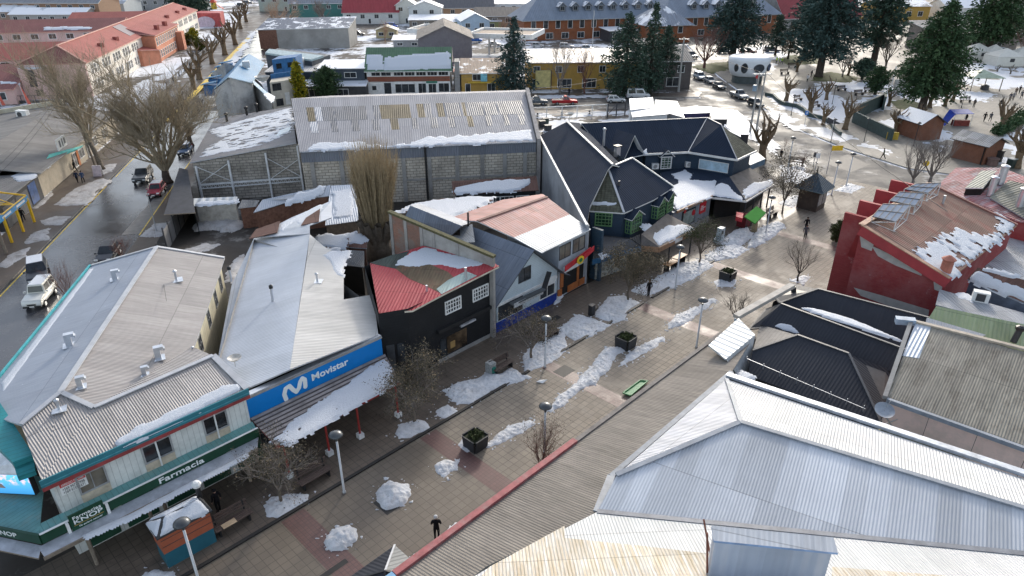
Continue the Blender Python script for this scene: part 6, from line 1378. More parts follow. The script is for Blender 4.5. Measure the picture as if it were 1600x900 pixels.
# ---- row above the long warehouse
RGR=snowroof('roof_green_snowy',(.09,.17,.10),.42,.1);WBR=siding('red_brown_board',(.25,.08,.045),.25)
gr=gbox('green_roof_shop','two-storey shop with snow-covered green roof, red-brown band and white shopfront','building',(-31.2,151.5),3,17.8,12,5.2,3.8,WHITE,corr('roof_green',(.1,.18,.11),(.085,.15,.095),.5,.5,0,.05),.5,'x',wins=[(.9,2.0,3.9,5.0,2),(3.0,2.2,3.9,5.0,2)]+row(5,5.7,2.4,2.2,3.9,5.0,3)+[(.8,1.1,.9,2.0,1),(3.4,1.7,.1,2.6,1,'door'),(5.8,4.4,.3,2.3,3,'shop_window'),(10.8,1.8,.1,2.4,2,'door'),(13,1.8,.1,2.3,2,'door'),(15.2,2.4,.4,2.4,2,'shop_window')])
GRf=Wall(Vector((-31.2,151.5,0)),Vector((-31.2,151.5,0))+Vector((math.cos(math.radians(3)),math.sin(math.radians(3)),0))*17.8);panel(gr,'brown_band',GRf,.02,17.78,2.75,3.8,WBR,.04);panel(gr,'shop_sign',GRf,12.6,15,2.35,2.8,plain('sign_green',(.05,.2,.14),.5),.09)
gz0=Plane.of(Vector((-31.7,151.0,4.95)),Vector((-13.2,152,4.95)),Vector((-22,157.5,9.06)))
gz0.o=gz0.o+Vector((0,0,.05))
roofsnow(gz0,[(602,108),(603,91),(640,87),(700,83),(703,104),(650,107)],'large snow sheet on the main green roof',.35,.3,66,1,.5,.35)
roofsnow(gz0,[(576,107),(575,88),(594,86),(597,107)],'small snow sheet on the left part of the green roof',.35,.3,67,1,.5,.35)
BLG=siding('blue_grey_board',(.05,.065,.085),.3)
gbox('slate_shop','dark slate-coloured shop with flat snowy roof beside the green-roofed shop','building',(-41.5,151.0),3,9.8,9,5.6,.4,BLG,snowroof('roof_white_flat',(.4,.4,.4),.75),.25,'m',wins=[(5.5,2.6,3.6,4.8,2),(1,3.5,.4,2.0,2,'shop_window'),(6,3,.3,2.1,2,'shop_window')])
gbox('low_white_roof_shop','low shop with broad white canopy roof in front of the slate shop','building',(-50,147.2),2,19,4.5,2.6,.5,DG,snowroof('roof_white_flat2',(.5,.5,.5),.7),.2,'m',wins=row(3,2,5,3.4,.4,2.0,3,'shop_window'))
gbox('ribbed_roof_block','block with pale ribbed roof and two rooftop fans left of the slate shop','building',(-53.5,153),3,12.5,14,4.6,.5,BLG,corr('roof_pale_ribbed',(.5,.49,.48),(.4,.4,.4),.5,.5,.1,.08),.2,'m',wins=row(2,1.5,5,2,1,2.2))
for i,x in enumerate((-50,-47.2)):
 t=thing('rooftop_fan',['left rooftop fan unit on the pale ribbed roof','right rooftop fan unit on the pale ribbed roof'][i],'fan unit',(x,158,4.9));mb=MB();mb.box((x,158,5.9),(1.8,1.2,1.8),STEEL);mb.build('casing',t);mb=MB();mb.disc((x,157.38,5.9),(0,-1,0),.6,.05,DARKF,12);mb.build('fan',t)
sk=thing('slanting_dark_building','dark flat-fronted building with slanting pale blue roof edge beside the yellow conifer','building',(-66,165,0))
v0,v1=P(415,84,6.8),P(487,95,6.0);mb=MB();mb.prism([v0,v1,v1+Vector((2,9,0)),v0+Vector((0,9,0))],0,BLG);mb.build('wall',sk);mb=MB();mb.slab([v0+Vector((0,-.2,.3)),v1+Vector((0,-.2,.3)),v1+Vector((2,3,.7)),v0+Vector((0,3,.7))],.4,plain('pale_teal_edge',(.38,.47,.48),.6));mb.build('roof',sk)
gbox('yellow_shop','ochre yellow shop building with snowy roof behind the bare trees','building',(3.6,157.3),3,24.5,11,5.9,1.2,plain('ochre_wall',(.42,.26,.06),.7,var=.15),snowroof('roof_grey_melt',(.36,.33,.3),.4),.5,'m',wins=row(5,1.2,4.9,1.5,3.6,5.1,2)+row(4,1,5.6,3.2,.3,2.3,3,'shop_window'))
yb=gbox('small_ochre_house','small ochre house front with pale blue bay and brown snowy roof near the big conifer','building',(-11,152.5),3,10.5,8,4.4,1.8,MATS['ochre_wall'],snowroof('roof_brown_melt',(.22,.15,.1),.38,.5),.3,'m',wins=[(2.4,2,2.8,4.2,2),(5.6,1.8,.4,2.2,2),(.8,1.2,.2,2.2,1,'door')])
gw_=Wall(Vector((-11,152.5,0)),Vector((-.5,153,0)));panel(yb,'blue_bay',gw_,4.2,5.6,2.7,4.2,plain('sky_blue_paint',(.2,.5,.58),.5),.5);panel(yb,'balcony',gw_,1.4,7.5,2.35,2.6,plain('yellow_rail',(.6,.4,.05),.5),.7)
mb=MB();mb.prism([(-12.4,152.3,6.8),(-11.3,152.4,6.8),(-11.9,161,6.2),(-13,161,6.2)],0,CONC);tag(mb.build('boundary_wall'),'tall grey boundary wall end beside the small ochre house','wall')
gbox('orange_lean_to','narrow shed with snow and orange roof between green roof and grey wall','shed',(-13.2,160),3,2.4,12,3.4,.5,CONC,snowroof('roof_orange_melt',(.42,.1,.05),.5),.1,'m')
sb_=thing('yellow_billboard','pale yellow advertising board on the wall by the parked red pickup','billboard',(5.5,156,0));mb=MB();mb.obox((5.2,156.3,.7),(3.4,.1,0),(0,.2,0),(0,0,3.6),plain('pale_yellow',(.55,.47,.2),.6));mb.build('board',sb_);mb=MB();mb.obox((8.65,156.2,0),(.15,0,0),(0,.2,0),(0,0,4.4),DARKF);mb.build('post',sb_)
gbox('grey_barn','tall grey-brown gabled barn behind the green-roofed shop','building',(-24.5,188),6,14,20,7.2,3.0,siding('grey_barn_board',(.15,.14,.16),.35,.6,True),corr('roof_barn',(.28,.25,.22),(.2,.18,.16),.5,.7),.6,'y',trim=CONC)
gw2=thing('grey_long_wall_shed','long shed with blank grey wall and dark snow-edged roof in the second row','building',(-66,185,0))
mb=MB();u0_,u1__=P(436,77,0),P(547,75,0);mb.prism([over(u0_,5.6),over(u1__,5.9),over(u1__,7.9)+Vector((0,12,0)),over(u0_,7.6)+Vector((0,12,0))],0,plain('blank_grey',(.3,.29,.27),.85,var=.2,scale=.3,dirt=(.18,.17,.16)),False);mb.build('wall',gw2);mb=MB();mb.slab([over(u0_,5.75)+Vector((-6,-.3,0)),over(u1__,6.05)+Vector((.4,-.3,0)),over(u1__,8.1)+Vector((.4,12,0)),over(u0_,7.8)+Vector((-6,12,0))],.2,snowroof('roof_slate_melt',(.08,.1,.14),.42,.3),STEEL);mb.build('roof',gw2)
mb=MB();mb.prism([over(u0_,5.6)+Vector((-5.8,.5,0)),over(u0_,5.6),over(u0_,7.4)+Vector((0,11,0)),over(u0_,7.4)+Vector((-5.8,11,0))],0,RUSTW,False);mb.build('porch',gw2)

# ---- hotel with dormers and orange walls
OW=siding('orange_board',(.24,.08,.032),.3,.6,dk=.25);RHT=corr('roof_blue_slate',(.19,.225,.28),(.16,.19,.24),.6,.5,.1,.05,1,9,.3,.4)
def dormered(label,o,az,L,W,h,rise,nd_,x0,step,hip=6):
 t=gbox('hotel_block',label,'building',o,az,L,W,h,rise,OW,RHT,.8,'x',hip,'blocks of the dormered hotel',GREYF,.25,wins=row(int(L/4.4),2.4,4.3,1.7,3.6,6.2,1)+row(int(L/6),2,5.6,2.6,.4,2.4,2))
 a=math.radians(az);ex=Vector((math.cos(a),math.sin(a),0));ey=Vector((-ex.y,ex.x,0));k=rise/(W/2)
 for i in range(nd_):
  c=Vector((*o,0))+ex*(x0+i*step)+ey*(W*.12);zb=h+k*W*.12
  D=Wall(c-ex*1.1,c+ex*1.1);mb=MB();bkd=ey*(2.4/k)
  mb.prism([c-ex*1.1+Vector((0,0,zb+1.9)),c+Vector((0,0,zb+2.9)),c+ex*1.1+Vector((0,0,zb+1.9)),c+ex*1.1+bkd+Vector((0,0,zb+1.9)),c-ex*1.1+bkd+Vector((0,0,zb+1.9))],zb-.3,plain('slate_wall',(.1,.12,.15),.6),False);d_=mb.build('dormer',t)
  mb=MB();ap_,ab_=c-ey*.3+Vector((0,0,zb+3.0)),c+bkd+Vector((0,0,zb+3.0))
  for s in(-1,1):mb.slab([ap_,ab_,c+ex*1.6*s+bkd+Vector((0,0,zb+1.6)),c+ex*1.6*s-ey*.3+Vector((0,0,zb+1.6))],.12,snowroof('dormer_snow_roof',(.22,.25,.3),.5,.6),GREYF)
  mb.build('dormer_roof',d_);window(t,D,.3,1.9,zb+.4,zb+1.8,GREYF,GLASS,2,1,.1,.06)
 return t
dormered('left hotel block with blue-grey roof and row of snow-capped dormers',(4.0,240),16,52,17,7.0,6.6,8,14,4.6,8)
dormered('right hotel block with dormers behind the tall conifers',(52,248),18,46,17,7.0,6.2,6,12,4.8,6)
gbox('hotel_porch_block','projecting hotel end block with hipped blue-grey snowy roof between the conifers','building',(44,233),16,15,15,6.0,5.0,OW,snowroof('roof_blue_snowy',(.19,.225,.28),.42,.15),.9,'x',6.5,'blocks of the dormered hotel',GREYF,wins=row(3,1.5,4.4,1.8,3,5.2,1))
gbox('hotel_entrance','flat white entrance canopy wing of the orange hotel','building',(32,237),16,14,8,3.6,.3,plain('dark_lobby',(.05,.05,.055),.5),SNOW,.5,'m',wins=row(3,1,4.4,3,.3,3,2))
gbox('hotel_tower_block','rear hotel block with small lantern windows at the top of the frame','building',(52,275),16,50,18,9,6,OW,RHT,.8,'x',7,'blocks of the dormered hotel',GREYF,wins=row(8,3,5.6,2,4,7,2))
# ---- red-roofed big hall top right, others behind the plaza
gbox('crimson_hall','large hall with steep crimson roof and white verge beyond the plaza','building',(100,268),18,34,26,5,13,CONC,corr('roof_crimson',(.27,.05,.055),(.22,.04,.045),.6,.5,0,.04,1,9,.3,.4),.8,'x',0,trim=WHITE)
gbox('grey_roof_municipal','low grey-roofed building with white panels beyond the plaza conifers','building',(125,212),6,26,14,5.5,2.2,plain('taupe_wall',(.2,.17,.15),.7),corr('roof_taupe',(.24,.23,.23),(.2,.19,.19),.6,.6),.7,'m',wins=[(8,2.6,.6,5,2),(11.4,2.6,.6,5,2),(2,2,1,3,1),(18,3,1,3,2)])
gbox('ochre_far_house','ochre-fronted house at the very top beyond the plaza trees','building',(150,300),5,22,14,6,2,MATS['ochre_wall'],snowroof('roof_grey_snowy',(.2,.2,.2),.5),.5,'x',wins=row(4,2,5,2.2,2,4,2))
gbox('white_far_house','white house with snowy roof at the top between plaza conifers','building',(178,300),5,20,14,5.5,3,WHITE,snowroof('roof_white_flat',(.4,.4,.4),.75),.5,'x',wins=row(3,2,6,2.2,2,4,2))
gbox('long_grey_hall','long grey-roofed hall at the top right corner behind conifers','building',(168,232),4,70,26,6,4,plain('taupe_wall',(.2,.17,.15),.7),corr('roof_lead_grey',(.2,.205,.215),(.17,.175,.18),.6,.6),.6,'m',wins=row(9,3,7,3,1,3.6,2))
gbox('dark_corner_hall','dark blue-grey building at the right frame edge behind the plaza','building',(238,205),4,40,22,6,5,BLG,RHT,.6,'x',wins=row(6,2,6,2.4,2,4.4,2))
gbox('wooden_cabin','small plum-coloured cabin behind the street conifers','hut',(29.5,163),10,5.2,6,8.2,1.2,siding('plum_board',(.16,.11,.11),.3),RWG,.3,'m')
gbox('grey_street_house','dark grey wooden house front shaded by the street conifers','building',(28.4,158.5),3,12,9,6,2,siding('brown_dark_board',(.1,.085,.08),.3),RWG,.5,'m',wins=row(3,1.2,3.8,1.6,3.4,5,2)+row(2,1,5.5,3,.4,2.4,2))

# ---- fuel station, far houses
for i,(x0,y0,x1,y1,x2,y2,x3,y3,lab)in enumerate(((637,46,694,48,722,42,665,38,'left white fuel station canopy with snow-free tan deck'),(731,53,830,56,850,46,756,44,'right white fuel station canopy with blue roundel'))):
 t=thing('fuel_canopy',lab,'canopy',(P(x0,y0,6).x+10,P(x0,y0,6).y+6,0),'fuel station canopies');c=[P(x0,y0,6.2),P(x1,y1,6.2),P(x2,y2,6.2),P(x3,y3,6.2)]
 mb=MB();mb.slab([p-Vector((0,0,.35))for p in c],.7,plain('tan_deck',(.34,.27,.21),.8,var=.2,scale=.3),WHITE);mb.build('deck',t)
 mb=MB()
 for k in range(4):mb.bar(c[k]-Vector((0,0,.4)),c[(k+1)%4]-Vector((0,0,.4)),.5,WHITE,1.3)
 mb.build('fascia',t)
 for a,b in((.25,.35),(.75,.35),(.25,.7),(.75,.7)):
  p=c[0].lerp(c[1],a).lerp(c[3].lerp(c[2],a),b);mb=MB();mb.bar((p.x,p.y,0),(p.x,p.y,5.4),.5,STEEL);mb.build('column',t)
FAR=[ # x, y (photo point of the near front-left base), az, L, W, h, rise, ridge, wall, roof colour, snow, label
 ('crimson_gable_house',537,38,4,22,18,4.5,5.5,'x',(.6,.6,.58),(.33,.05,.06),.0,'white house with big red roof and white veranda by the far street'),
 ('teal_house',455,31,6,28,16,6.5,4,'x',(.05,.16,.14),(.2,.22,.25),.3,'large green wooden house with gable near the top of the frame'),
 ('pale_green_house',406,18,4,26,14,6.5,4,'x',(.42,.46,.4),(.25,.27,.3),.4,'pale green house at the top beside the peach-coloured willow'),
 ('white_balcony_house',620,37,4,8,10,7,2.5,'y',(.6,.58,.52),(.3,.34,.38),.5,'narrow white two-storey house with glazed balcony next to the red roof'),
 ('white_gable_house',640,38,4,13,12,6.2,2.4,'y',(.62,.63,.62),(.3,.32,.34),.55,'white gabled house right of the glazed balcony house'),
 ('carport_house',640,44,3,18,8,3.0,1.0,'m',(.2,.17,.14),(.5,.5,.5),.8,'low white-roofed carport before the white gabled house'),
 ('tan_gable_house',682,32,4,24,14,5,3.6,'x',(.36,.22,.13),(.08,.085,.1),.1,'tan timber house with dark slate gable roof'),
 ('green_white_roof_house',690,48,3,22,9,3.2,1.6,'m',(.26,.3,.12),(.5,.5,.5),.75,'low green house with snow-white roof behind the fuel station'),
 ('blue_trim_house',722,54,12,10,16,4.6,2.4,'y',(.4,.5,.6),(.3,.33,.4),.6,'pale blue gabled house with snowy roof between fuel canopies'),
 ('brown_long_house',745,47,4,38,12,5,2.5,'x',(.2,.17,.14),(.16,.14,.12),.15,'long brown house behind the right fuel canopy'),
 ('white_long_wall',728,30,3,46,14,6,.6,'m',(.55,.56,.57),(.4,.42,.44),.5,'long white-walled warehouse near the top centre'),
 ('beige_far_block',560,22,3,36,14,6,2.6,'x',(.46,.42,.36),(.24,.24,.25),.4,'beige far block above the red-roofed house'),
 ('grey_far_block',605,16,3,40,14,6.5,3,'x',(.38,.38,.37),(.3,.3,.3),.5,'grey far block at the top centre left'),
 ('salmon_far_house',756,14,3,36,16,7,4,'x',(.5,.3,.24),(.26,.13,.11),.0,'salmon far house with brown roof at the top centre'),
 ('pink_roof_house',800,12,3,30,16,6,4,'x',(.46,.34,.3),(.3,.14,.12),.1,'far house with terracotta roof left of the hotel'),
 ('dark_roof_far_house',690,10,3,34,16,6,4,'x',(.3,.26,.22),(.1,.1,.11),.1,'dark-roofed far house at the top centre'),
 ('brown_brick_house',6,32,-2,42,16,7,3.5,'x',(.26,.16,.1),(.2,.21,.23),.25,'brown brick building at the top left behind the school'),
 ('white_shed_far',18,36,0,30,12,3.4,2,'x',(.34,.32,.3),(.45,.5,.55),.6,'low snow-whitened shed behind the rear school wing'),
 ('green_far_house',66,28,0,24,14,5,4,'x',(.06,.17,.1),(.12,.2,.14),.15,'green wooden house behind the school left of the mast'),
 ('pale_far_house',106,24,0,26,16,5,3,'x',(.4,.42,.42),(.35,.38,.42),.5,'pale house with striped roof behind the school'),
 ('grey_roof_far_house',175,16,0,34,16,5,3,'x',(.3,.3,.3),(.36,.39,.42),.45,'house with pale grey roof behind the school wing'),
 ('mint_far_house',178,8,0,40,14,6,4,'x',(.16,.36,.28),(.2,.34,.28),.1,'mint green house at the top left'),
 ('slate_far_row',40,8,0,60,16,6,4,'x',(.3,.27,.25),(.2,.22,.25),.4,'long slate-roofed row at the top left corner'),
 ('left_edge_house',0,34,0,14,12,4,2.5,'x',(.3,.2,.15),(.4,.42,.45),.5,'small house at the left frame edge behind the school'),
 ('kerb_kiosk',588,60,3,7,5,2.8,1.2,'y',(.4,.34,.2),(.4,.38,.3),.2,'small yellowish gabled hut in the car yard'),
 ('yard_white_shed',615,76,3,9,6,2.6,.6,'m',(.3,.3,.3),(.5,.5,.5),.7,'white-roofed yard shed behind the green roof'),
 ('red_roof_far_centre',1120,4,6,44,18,7,5,'x',(.4,.3,.26),(.28,.07,.07),.0,'far red-roofed house behind the right hotel block'),
]
for nm,px,py,az,L,W_,h,rise,rg,wc,rc,sn,lab in FAR:
 p=P(px,py);wm=plain('wall_'+nm,wc,.75,var=.1);rm=snowroof('roof_'+nm,rc,sn,.16)if sn>0 else corr('roof_'+nm,rc,None,.6,.6,0,.04)
 n=max(2,int(L/4.5))
 gbox(nm,lab,'building',(p.x,p.y),az,L,W_,h,rise,wm,rm,.5,rg,wins=row(n,L/n*.25,L/n,min(1.8,L/n*.5),max(.8,h-2.4),h-.8,2)+([(L*.45,1.1,.1,2.1,1,'door')]if h>3.3 else[]),chim=.7 if h>4 and rg=='x' else 0)
# ------------------------------------------------------------ snow on the ground
def heap(label,pix,h=.45,rag=.25,seed=1,edge=.9,mat=None,lump=.4,cell=.075,name='snow_pile',group='ploughed snow heaps on the pedestrian street',kind=None,z=0.,cat='snow heap',hole=None):
 o=snowfield(name,Plane((0,0,z),(0,0,1)),[P(x,y,z)for x,y in pix],mat or SNOWD,h*(.72 if h>.58 else.5),edge,cell,rag,lump,seed,1.,1.2,hole)
 return tag(o,label,cat,group,kind)if o else None
HEAPS=[
 ('heap of crusty snow round the brown tree at the pharmacy canopy end',[(410,790),(425,778),(455,772),(482,773),(478,785),(455,798),(440,812),(420,806)],.4),
 ('rounded snow heap in mid-street left of the planter row',[(590,765),(610,753),(640,757),(642,772),(628,790),(605,797),(588,785)],.7),
 ('oval snow heap on the red paving band nearest the camera',[(504,848),(520,828),(545,820),(560,826),(558,845),(540,858),(518,862)],.6),
 ('small round snow heap in mid-street just below the nearest planter',[(680,727),(695,718),(716,722),(714,735),(695,745),(680,740)],.45),
 ('little snow wedge on the left of the nearest planter',[(714,695),(727,684),(736,690),(742,703),(728,706)],.3),
 ('snow tail reaching up the street from the nearest planter',[(752,700),(765,688),(800,665),(830,655),(838,662),(820,675),(785,690),(765,700)],.4),
 ('snow mound at the foot of the bushy olive tree by the red posts',[(615,678),(625,662),(650,655),(668,660),(672,670),(650,680),(622,688)],.35),
 ('small snow lump between the olive tree and the bin',[(680,640),(700,633),(717,642),(700,655),(685,650)],.35),
 ('broad lumpy snow bank round the bin and bench before the black shop',[(692,610),(715,598),(745,592),(760,580),(780,585),(800,575),(828,590),(800,600),(770,610),(740,632),(715,632)],.5),
 ('snow bank under the lamp and tree before the pale blue house',[(815,560),(830,540),(850,530),(880,520),(890,545),(870,560),(845,575),(820,580)],.4),
 ('flat-topped snow bank before the orange shopfront',[(868,515),(905,490),(955,508),(925,525),(898,532)],.4),
 ('snow bank under the leafy tree at the navy corner',[(928,490),(950,465),(975,462),(1005,475),(985,482),(975,500),(958,505),(930,495)],.4),
 ('long snow bank along the terrace of the navy building',[(985,455),(1010,440),(1040,425),(1065,410),(1100,405),(1115,415),(1085,435),(1050,450),(1010,462)],.4),
 ('dirty snow bank under the sparse young tree',[(1100,402),(1120,387),(1150,380),(1170,390),(1150,402),(1110,410)],.4),
 ('peaked snow heap beside the grey machine near the red box',[(1120,382),(1145,362),(1168,356),(1178,370),(1155,386)],.6),
 ('dirty snow bank under the lamp by the green roofed shelter',[(1168,387),(1182,358),(1215,345),(1228,352),(1210,370),(1182,386)],.5),
 ('longest snow ridge down the middle of the street',[(856,640),(870,620),(895,605),(905,590),(925,570),(945,545),(972,541),(978,547),(962,556),(950,580),(930,600),(905,610),(880,635),(860,645)],.55),
 ('short snow ridge right of the middle planter',[(968,567),(985,550),(1010,535),(1035,525),(1040,530),(1020,545),(985,565),(972,572)],.35),
 ('grey snow ridge between the lamp and the far planter',[(1042,505),(1060,490),(1090,478),(1115,464),(1121,470),(1100,485),(1065,510),(1045,514)],.35),
 ('snow ring round the far planter',[(1114,440),(1135,432),(1152,438),(1146,448),(1120,448)],.2),
 ('snow ring round the bare tree by the red hall',[(1232,439),(1255,430),(1268,432),(1255,444)],.2),
 ('thin snow strip against the red parapet by the walking man',[(688,838),(712,816),(722,818),(702,840)],.35),
 ('scrap of snow at the blue end of the parapet',[(628,884),(643,870),(655,873),(640,888)],.3),
 ('snow heap at the bottom edge by the orange and blue booth',[(218,905),(240,890),(270,893),(276,908)],.4),
 ('snow heap piled at the right end of the blue plinth',[(862,468),(868,450),(880,458),(876,472),(866,476)],.6),
 ('melting snow patch beyond the sunlit street tiles by the grey hut',[(1272,305),(1285,299),(1298,303),(1284,310)],.15),
 ('slushy snow patch on the corner before the hut',[(1215,318),(1240,305),(1262,308),(1240,325)],.12),
 ('slushy patch of snow right of the lamp posts by the hut',[(1305,298),(1325,286),(1350,292),(1330,302)],.1),
]
for i,(lab,pix,h)in enumerate(HEAPS):heap(lab,pix,h,.22 if h>.3 else.15,100+i)
for i,(lab,pix,h)in enumerate([
 ('large dirty snow patch on the left sidewalk before the beige shop',[(85,320),(115,295),(160,278),(172,283),(150,300),(135,320),(95,322)],.14),
 ('grey snow patch beside the yellow kerb line on the left sidewalk',[(60,345),(85,338),(112,338),(95,352),(70,352)],.14),
 ('grey snow patch before the yellow shelter',[(35,380),(55,362),(78,355),(75,375),(45,381)],.14),
 ('snow patch by the lamp post at the left frame edge',[(-5,415),(20,395),(50,385),(40,400),(10,420)],.14),
 ('white snow patch on the sidewalk by the sheet fence',[(218,370),(240,350),(270,347),(273,356),(250,371)],.2),
 ('thin snow strip along the dark shopfront',[(48,326),(80,300),(86,302),(60,326)],.12),
 ('snow patch under the bare street tree trunk',[(150,268),(165,258),(185,255),(175,268),(158,274)],.12)]):heap(lab,pix,h,.35,140+i,.6,SNOWM,.3,.2,group='snow patches on the left sidewalk')
heap('tall white snow heap in the yard by the white tank',[(300,354),(325,345),(360,338),(385,352),(362,364),(330,360),(305,362)],.9,.5,150,1.4,SNOWM,.3,.2,group='yard snow')
heap('thin snow scatter in the muddy yard',[(285,390),(320,380),(345,382),(325,392),(292,398)],.12,.6,151,.6,SNOWM,.3,.2,group='yard snow')
heap('snow left between pharmacy gable and pale roof',[(352,440),(358,415),(380,395),(384,402),(366,445)],.3,.5,152,.6,SNOWM,.3,.2,group='yard snow')
def lay(label,pix,seed,h=.1,rag=2.0,cell=.5,mat=None,z=0.):return heap(label,pix,h,rag,seed,1.5,mat or SNOW,.15,cell,'snow_cover',None,'stuff',z,'snow',(5.,.56,1.2))
LAYS=[
 ('snow on the plaza verge along the curved road',[(1200,166),(1260,190),(1310,206),(1390,234),(1402,246),(1350,232),(1290,216),(1230,198),(1205,180)]),
 ('snow on the plaza garden behind the low curved wall',[(1195,148),(1240,138),(1290,140),(1330,160),(1325,192),(1292,196),(1252,180),(1216,168)]),
 ('snow on the plaza lawn round the benches',[(1305,132),(1380,125),(1425,148),(1395,152),(1395,172),(1360,178),(1330,155)]),
 ('snow on the sunken plaza garden inside the green wall',[(1365,190),(1420,178),(1455,196),(1442,218),(1392,208)]),
 ('broad open snowfield by the white tents',[(1480,95),(1610,105),(1610,136),(1560,140),(1490,130),(1472,112)]),
 ('snow band before the green-roofed pavilion',[(1470,136),(1560,147),(1540,160),(1470,152)]),
 ('snow on the plaza bed at the right frame edge',[(1540,228),(1610,192),(1610,245),(1562,262)]),
 ('snow under the big conifers by the far road',[(1120,76),(1200,70),(1245,90),(1205,112),(1150,88)]),
 ('snow beside the big cypress trunk',[(1380,140),(1420,130),(1480,150),(1470,170),(1420,160)]),
 ('snow strip behind the tall dark conifers',[(1260,132),(1330,120),(1345,128),(1275,142)]),
 ('snow beside the brown plaza hut',[(1400,200),(1440,190),(1500,212),(1470,238)]),
 ('snow along the pavement edge by the electric poles',[(1085,165),(1150,172),(1205,216),(1215,245),(1180,222),(1120,188)]),
 ('snow on the street corner by the grey hut',[(1215,258),(1250,250),(1262,270),(1290,286),(1260,292),(1228,285)]),
 ('snow in the yard behind the navy building',[(842,188),(1000,182),(1012,198),(960,204),(880,204),(846,230)]),
 ('snow along the fence by the upper road',[(830,178),(985,172),(985,180),(840,186)]),
 ('snow on the verge opposite along the upper road',[(830,150),(860,148),(990,148),(990,152),(850,154)]),
 ('snow in the school forecourt',[(170,165),(215,130),(262,112),(300,96),(318,104),(280,130),(225,160),(190,180)]),
 ('snow on the far school lawn',[(300,62),(345,48),(362,56),(310,74)]),
 ('snow on the left verge beyond the yellow line',[(330,120),(360,90),(392,48),(400,50),(370,95),(340,128)]),
 ('snow round the playground at the top left',[(310,45),(330,22),(375,20),(365,42)]),
 ('snow on the forecourt by the parked red pickup',[(0,165),(120,163),(120,176),(0,180)]),
 ('snow in the car yard behind the slate shop',[(545,76),(640,62),(700,66),(600,80)]),
]
for i,(lab,pix)in enumerate(LAYS):
 d_=P(*pix[0]).length;lay(lab,pix,170+i,.1,min(2.6,max(.5,d_*.014)),min(1.0,max(.3,d_/260)),SNOWD if i in(0,11,12)else SNOW)
GRS=plain('winter_grass',(.075,.085,.025),.9,var=.4,scale=1.2,bmp=.5,dirt=(.12,.1,.05))
for i,(lab,pix)in enumerate([('green lawn patch with plough snow beside the conifer trunk',[(1215,92),(1235,86),(1278,88),(1282,100),(1230,102)]),('olive grass bed under the tallest plaza conifer',[(1272,116),(1300,112),(1345,122),(1330,130),(1268,126)]),('grass island at the head of the plaza road',[(1082,104),(1110,98),(1160,96),(1165,104),(1112,114)]),('grass bed round the cypress trunk',[(1392,158),(1415,154),(1452,164),(1442,178),(1400,170)]),('narrow grass strip under the street conifers',[(1024,126),(1040,122),(1056,136),(1030,138)])]):
 heap(lab,pix,.12,1.2,200+i,.8,GRS,.3,.5,'grass',None,'stuff',0.,'grass')

# ------------------------------------------------------------ plaza walls and kiosks
GRW=plain('green_grey_wall',(.05,.075,.07),.7,var=.3)
cw=thing('curved_garden_wall','low dark winding garden wall along the plaza edge','wall',P(1255,178))
pts=[P(*q)for q in((1196,149),(1208,152),(1216,160),(1226,165),(1245,168),(1256,174),(1263,182),(1285,187),(1298,194),(1303,205),(1312,212))]
mb=MB()
for a,b in zip(pts,pts[1:]):mb.bar(a+Vector((0,0,.35)),b+(b-a).normalized()*.15+Vector((0,0,.35)),.5,GRW,.7)
mb.build('wall_course',cw)
rw=thing('ramp_wall','tall green-grey retaining wall of the sunken plaza garden','wall',P(1365,205))
mb=MB()
for a,b,h in(((1332,191),(1392,220),2.0),((1340,184),(1379,166),2.6),((1379,166),(1379,172),2.6)):mb.bar(P(*a)+Vector((0,0,h/2)),P(*b)+Vector((0,0,h/2)),.4,GRW,h)
mb.build('wall_course',rw);mb=MB();mb.bar(P(1384,217)+Vector((0,0,.6)),P(1402,218)+Vector((0,0,.6)),.5,plain('yellow_ochre',(.5,.33,.04),.6),1.2);mb.build('yellow_end',rw)
# white oval kiosk on a dark plinth
ok_=thing('oval_kiosk','white rounded oval kiosk with big eye-shaped windows on the plaza corner','kiosk',P(1166,130))
cx0=P(1166,128);cx0.z=0
def oval(z,rx,ry,n=28,p=2.6):
 o=[]
 for i in range(n):
  a=2*math.pi*i/n;c,s=math.cos(a),math.sin(a)
  o.append(Vector((cx0.x+rx*math.copysign(abs(c)**(2/p),c)*.95+ry*0,cx0.y+ry*math.copysign(abs(s)**(2/p),s),z)))
 return o
def shell(rings,mat,cap=True):
 mb=MB();base=0;n=len(rings[0])
 for r in rings:mb.v+=[tuple(q)for q in r]
 for j in range(len(rings)-1):
  for i in range(n):mb.f.append((j*n+i,j*n+(i+1)%n,(j+1)*n+(i+1)%n,(j+1)*n+i));mb.m.append(mb.mi(mat))
 mb.f.append(tuple((len(rings)-1)*n+i for i in range(n)));mb.m.append(mb.mi(mat));return mb
WSH=plain('white_shell',(.74,.76,.78),.4,var=.04)
shell([oval(0,3.6,2.8),oval(1.7,3.5,2.7)],plain('kiosk_plinth',(.07,.085,.085),.7)).build('plinth',ok_)
shell([oval(1.5,3.2,2.5),oval(1.75,4.0,3.2),oval(3.0,4.6,3.7),oval(5.0,4.9,4.0),oval(5.6,4.9,4.0),oval(5.95,4.3,3.4),oval(6.1,2.2,1.7)],WSH).build('shell',ok_,True)
